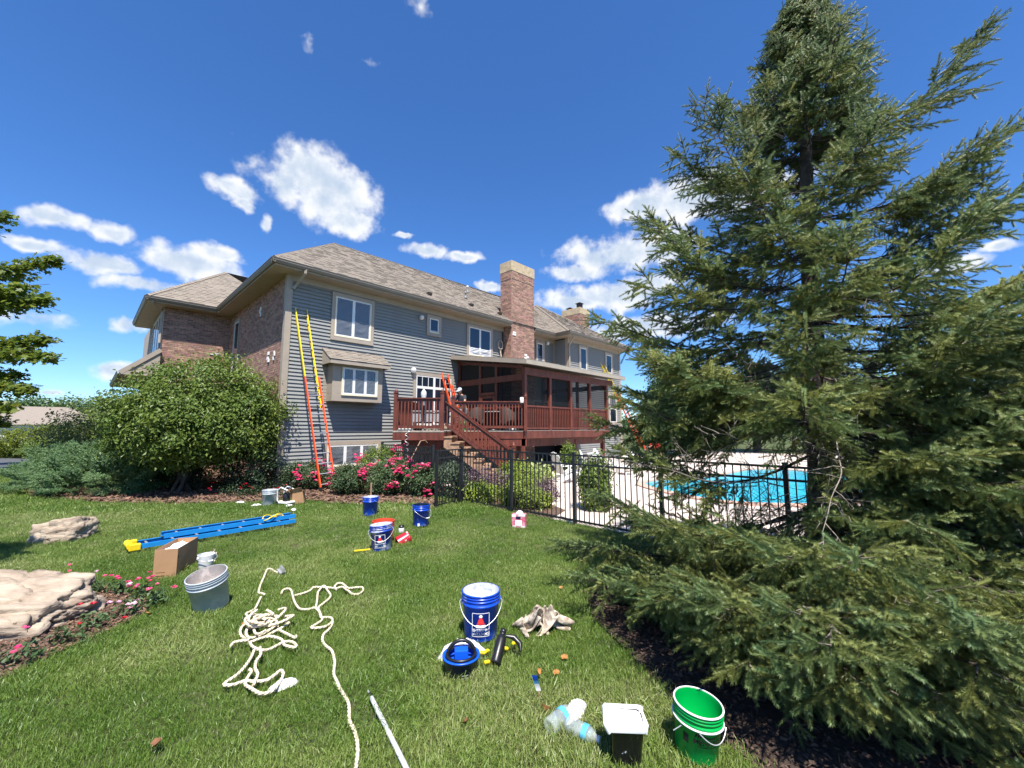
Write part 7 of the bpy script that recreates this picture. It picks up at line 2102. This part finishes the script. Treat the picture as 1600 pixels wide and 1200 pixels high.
M['chip'] = mat('bark mulch chip', (0.17, 0.10, 0.065), 0.95, island=0.5, hue=0.01)
M['chip_shade'] = mat('shade darkened mulch chip', (0.085, 0.052, 0.036), 0.95, island=0.6, hue=0.01)  # same chips with the shade under the spruce put into their colour
def chips(poly, dens, seed, size=0.03, m='chip'):
    r = np.random.default_rng(seed); a = np.array(poly); lo, hi = a.min(0), a.max(0)
    n = int((hi - lo).prod() * dens); P = r.uniform(lo, hi, (n, 2)); P = P[inside(P, poly)]
    d = np.hypot(P[:, 0], P[:, 1]); P = P[r.random(len(P)) < np.clip(6.0 / np.maximum(d, 0.5), 0.12, 1)]; n = len(P)
    sc = np.clip(np.hypot(P[:, 0], P[:, 1]) / 6, 0.8, 1.8)
    t = unit(np.c_[r.normal(0, 1, (n, 2)), r.normal(0, 0.35, n)]); w = unit(np.cross(t, r.normal(0, .5, (n, 3)) + np.array((0, 0, 1))))
    L = (size * r.uniform(0.4, 1.4, n) * sc)[:, None]; Wd = L * r.uniform(0.2, 0.5, n)[:, None]
    c = np.c_[P, 0.022 + r.uniform(0, 0.022, n)]
    V = np.stack((c - t * L / 2 - w * Wd / 2, c + t * L / 2 - w * Wd / 2, c + t * L / 2 + w * Wd / 2, c - t * L / 2 + w * Wd / 2), 1).reshape(-1, 3)
    o = link('bark_mulch', np_mesh('bark_mulch', V, np.arange(n * 4).reshape(-1, 4), M[m])); tag(o, kind='stuff')
chips(BED_HOUSE, 600, 1, 0.05); chips(BED_ROCK, 2200, 2, 0.03); chips(BED_SPRUCE, 1600, 3, 0.035, 'chip_shade')

def grass_mat():
    m = bpy.data.materials.new('grass blades'); m.use_nodes = True; nt = m.node_tree; b = nt.nodes['Principled BSDF']
    b.inputs['Roughness'].default_value = 0.42; b.inputs['Specular IOR Level'].default_value = 0.5
    g = nt.nodes.new('ShaderNodeNewGeometry'); oi = nt.nodes.new('ShaderNodeObjectInfo'); sp = nt.nodes.new('ShaderNodeTexCoord')
    at = nt.nodes.new('ShaderNodeAttribute'); at.attribute_name = 'dry'; at.attribute_type = 'INSTANCER'
    cr = nt.nodes.new('ShaderNodeValToRGB'); e = cr.color_ramp.elements
    e[0].position = 0.0; e[0].color = (0.058, 0.125, 0.014, 1); e[1].position = 1.0; e[1].color = (0.44, 0.40, 0.23, 1)
    x = e.new(0.40); x.color = (0.135, 0.225, 0.032, 1); x = e.new(0.80); x.color = (0.265, 0.325, 0.090, 1)
    a1 = nt.nodes.new('ShaderNodeMath'); a1.operation = 'MULTIPLY'; a1.inputs[1].default_value = 0.50; nt.links.new(g.outputs['Random Per Island'], a1.inputs[0])
    a2 = nt.nodes.new('ShaderNodeMath'); a2.operation = 'MULTIPLY_ADD'; a2.inputs[1].default_value = 0.45; nt.links.new(at.outputs['Fac'], a2.inputs[0]); nt.links.new(a1.outputs[0], a2.inputs[2])
    nt.links.new(a2.outputs[0], cr.inputs['Fac']); nt.links.new(cr.outputs[0], b.inputs['Base Color'])
    tr = nt.nodes.new('ShaderNodeBsdfTranslucent'); ms = nt.nodes.new('ShaderNodeMixShader'); ms.inputs[0].default_value = 0.25
    nt.links.new(cr.outputs[0], tr.inputs['Color']); nt.links.new(b.outputs[0], ms.inputs[1]); nt.links.new(tr.outputs[0], ms.inputs[2]); nt.links.new(ms.outputs[0], nt.nodes['Material Output'].inputs['Surface'])
    return m
M['grass'] = grass_mat()


def tuft(seed, n, h, spread, w):
    r = np.random.default_rng(seed); V = []; F = []
    for i in range(n):
        a = r.uniform(0, 6.283); p = np.array((r.normal(0, spread), r.normal(0, spread), 0)); ln = h * r.uniform(0.55, 1.2)
        d = np.array((math.cos(a), math.sin(a), 0)); lean = r.uniform(0.1, 0.9); s = np.array((-d[1], d[0], 0)) * w / 2; k = len(V)
        m1 = p + d * ln * 0.25 * lean + np.array((0, 0, ln * 0.55)); m2 = p + d * ln * 0.85 * lean + np.array((0, 0, ln * (1.0 - 0.35 * lean)))
        V += [p - s, p + s, m1 + s * .8, m1 - s * .8, m2]; F += [(k, k + 1, k + 2), (k, k + 2, k + 3), (k + 3, k + 2, k + 4)]
    me = np_mesh('tuft', V, F, M['grass'])
    return bpy.data.objects.new('grass_tuft', me)


TUFTS = bpy.data.collections.new('grass_tufts')
for i in range(6): TUFTS.objects.link(tuft(i, 40, 0.052, 0.042, 0.0030))
TUFTS_FAR = bpy.data.collections.new('grass_tufts_far')
for i in range(4): TUFTS_FAR.objects.link(tuft(20 + i, 40, 0.07, 0.11, 0.009))


def scatter_grass(name, x0, x1, y0, y1, dens, seed, coll, fov=True, fade=None):
    r = np.random.default_rng(seed); n = int((x1 - x0) * (y1 - y0) * dens); P = r.uniform((x0, y0), (x1, y1), (n, 2))
    if fov:
        P = P[np.abs(P[:, 0]) < P[:, 1] * 1.42 + 1.2]
    for poly in (BED_HOUSE, BED_ROCK, BED_SPRUCE, PATIO, ROAD): P = P[~inside(P, poly)]
    if fade: P = P[r.random(len(P)) < fade(np.hypot(P[:, 0], P[:, 1]))]
    n = len(P)
    low = np.array([noise.noise(Vector((p[0] * 0.55, p[1] * 0.55, 0))) for p in P]); mid = np.array([noise.noise(Vector((p[0] * 2.1, p[1] * 2.1, 4))) for p in P]); mid2 = np.array([noise.noise(Vector((p[0] * 1.6, p[1] * 1.6, 9))) for p in P])
    me = bpy.data.meshes.new(name); me.vertices.add(n); me.vertices.foreach_set('co', np.c_[P, np.full(n, 0.0)].astype(np.float32).ravel())
    lean = 0.55 * np.c_[mid, mid2] * 1.6 + r.normal(0, 0.16, (n, 2))
    rot = np.c_[lean, r.uniform(0, 6.283, n)].astype(np.float32)
    a = me.attributes.new('rot', 'FLOAT_VECTOR', 'POINT'); a.data.foreach_set('vector', rot.ravel())
    a = me.attributes.new('sc', 'FLOAT', 'POINT'); a.data.foreach_set('value', (np.clip(0.95 + 0.35 * low + r.normal(0, 0.15, n), 0.5, 1.6)).astype(np.float32))
    a = me.attributes.new('dry', 'FLOAT', 'POINT'); a.data.foreach_set('value', np.clip(0.42 + 0.9 * mid2 + 0.85 * low + r.normal(0, 0.16, n), 0, 1).astype(np.float32))
    o = link(name, me); tag(o, kind='stuff')
    ng = bpy.data.node_groups.new('scatter', 'GeometryNodeTree')
    ng.interface.new_socket('Geometry', in_out='INPUT', socket_type='NodeSocketGeometry'); ng.interface.new_socket('Geometry', in_out='OUTPUT', socket_type='NodeSocketGeometry')
    N = ng.nodes; gi = N.new('NodeGroupInput'); go = N.new('NodeGroupOutput'); ip = N.new('GeometryNodeInstanceOnPoints'); ci = N.new('GeometryNodeCollectionInfo')
    ci.inputs['Collection'].default_value = coll; ci.inputs['Separate Children'].default_value = True; ci.inputs['Reset Children'].default_value = True
    ip.inputs['Pick Instance'].default_value = True
    rv = N.new('FunctionNodeRandomValue'); rv.data_type = 'INT'; rv.inputs['Min'].default_value = 0; rv.inputs['Max'].default_value = len(coll.objects) - 1
    for sk in rv.inputs:
        if sk.name == 'Max' and sk.type == 'INT': sk.default_value = len(coll.objects) - 1
        if sk.name == 'Min' and sk.type == 'INT': sk.default_value = 0
    ro = [s_ for s_ in rv.outputs if s_.type == 'INT'][0]
    na = N.new('GeometryNodeInputNamedAttribute'); na.data_type = 'FLOAT_VECTOR'; na.inputs['Name'].default_value = 'rot'
    ns = N.new('GeometryNodeInputNamedAttribute'); ns.data_type = 'FLOAT'; ns.inputs['Name'].default_value = 'sc'
    e2r = N.new('FunctionNodeEulerToRotation'); Lk = ng.links
    Lk.new(gi.outputs[0], ip.inputs['Points']); Lk.new(ci.outputs[0], ip.inputs['Instance']); Lk.new(ro, ip.inputs['Instance Index'])
    Lk.new(na.outputs['Attribute'], e2r.inputs[0]); Lk.new(e2r.outputs[0], ip.inputs['Rotation']); Lk.new(ns.outputs['Attribute'], ip.inputs['Scale']); Lk.new(ip.outputs[0], go.inputs[0])
    md = o.modifiers.new('scatter', 'NODES'); md.node_group = ng
    return o


scatter_grass('grass', -7.5, 3.5, 1.2, 6.0, 620, 1, TUFTS)
scatter_grass('grass', -13.0, 3.5, 6.0, 12.0, 300, 2, TUFTS)
scatter_grass('grass', -30.0, 0.0, 8.5, 24.0, 60, 3, TUFTS_FAR)
scatter_grass('grass', -70.0, 50.0, 22.0, 90.0, 2.5, 4, TUFTS_FAR)
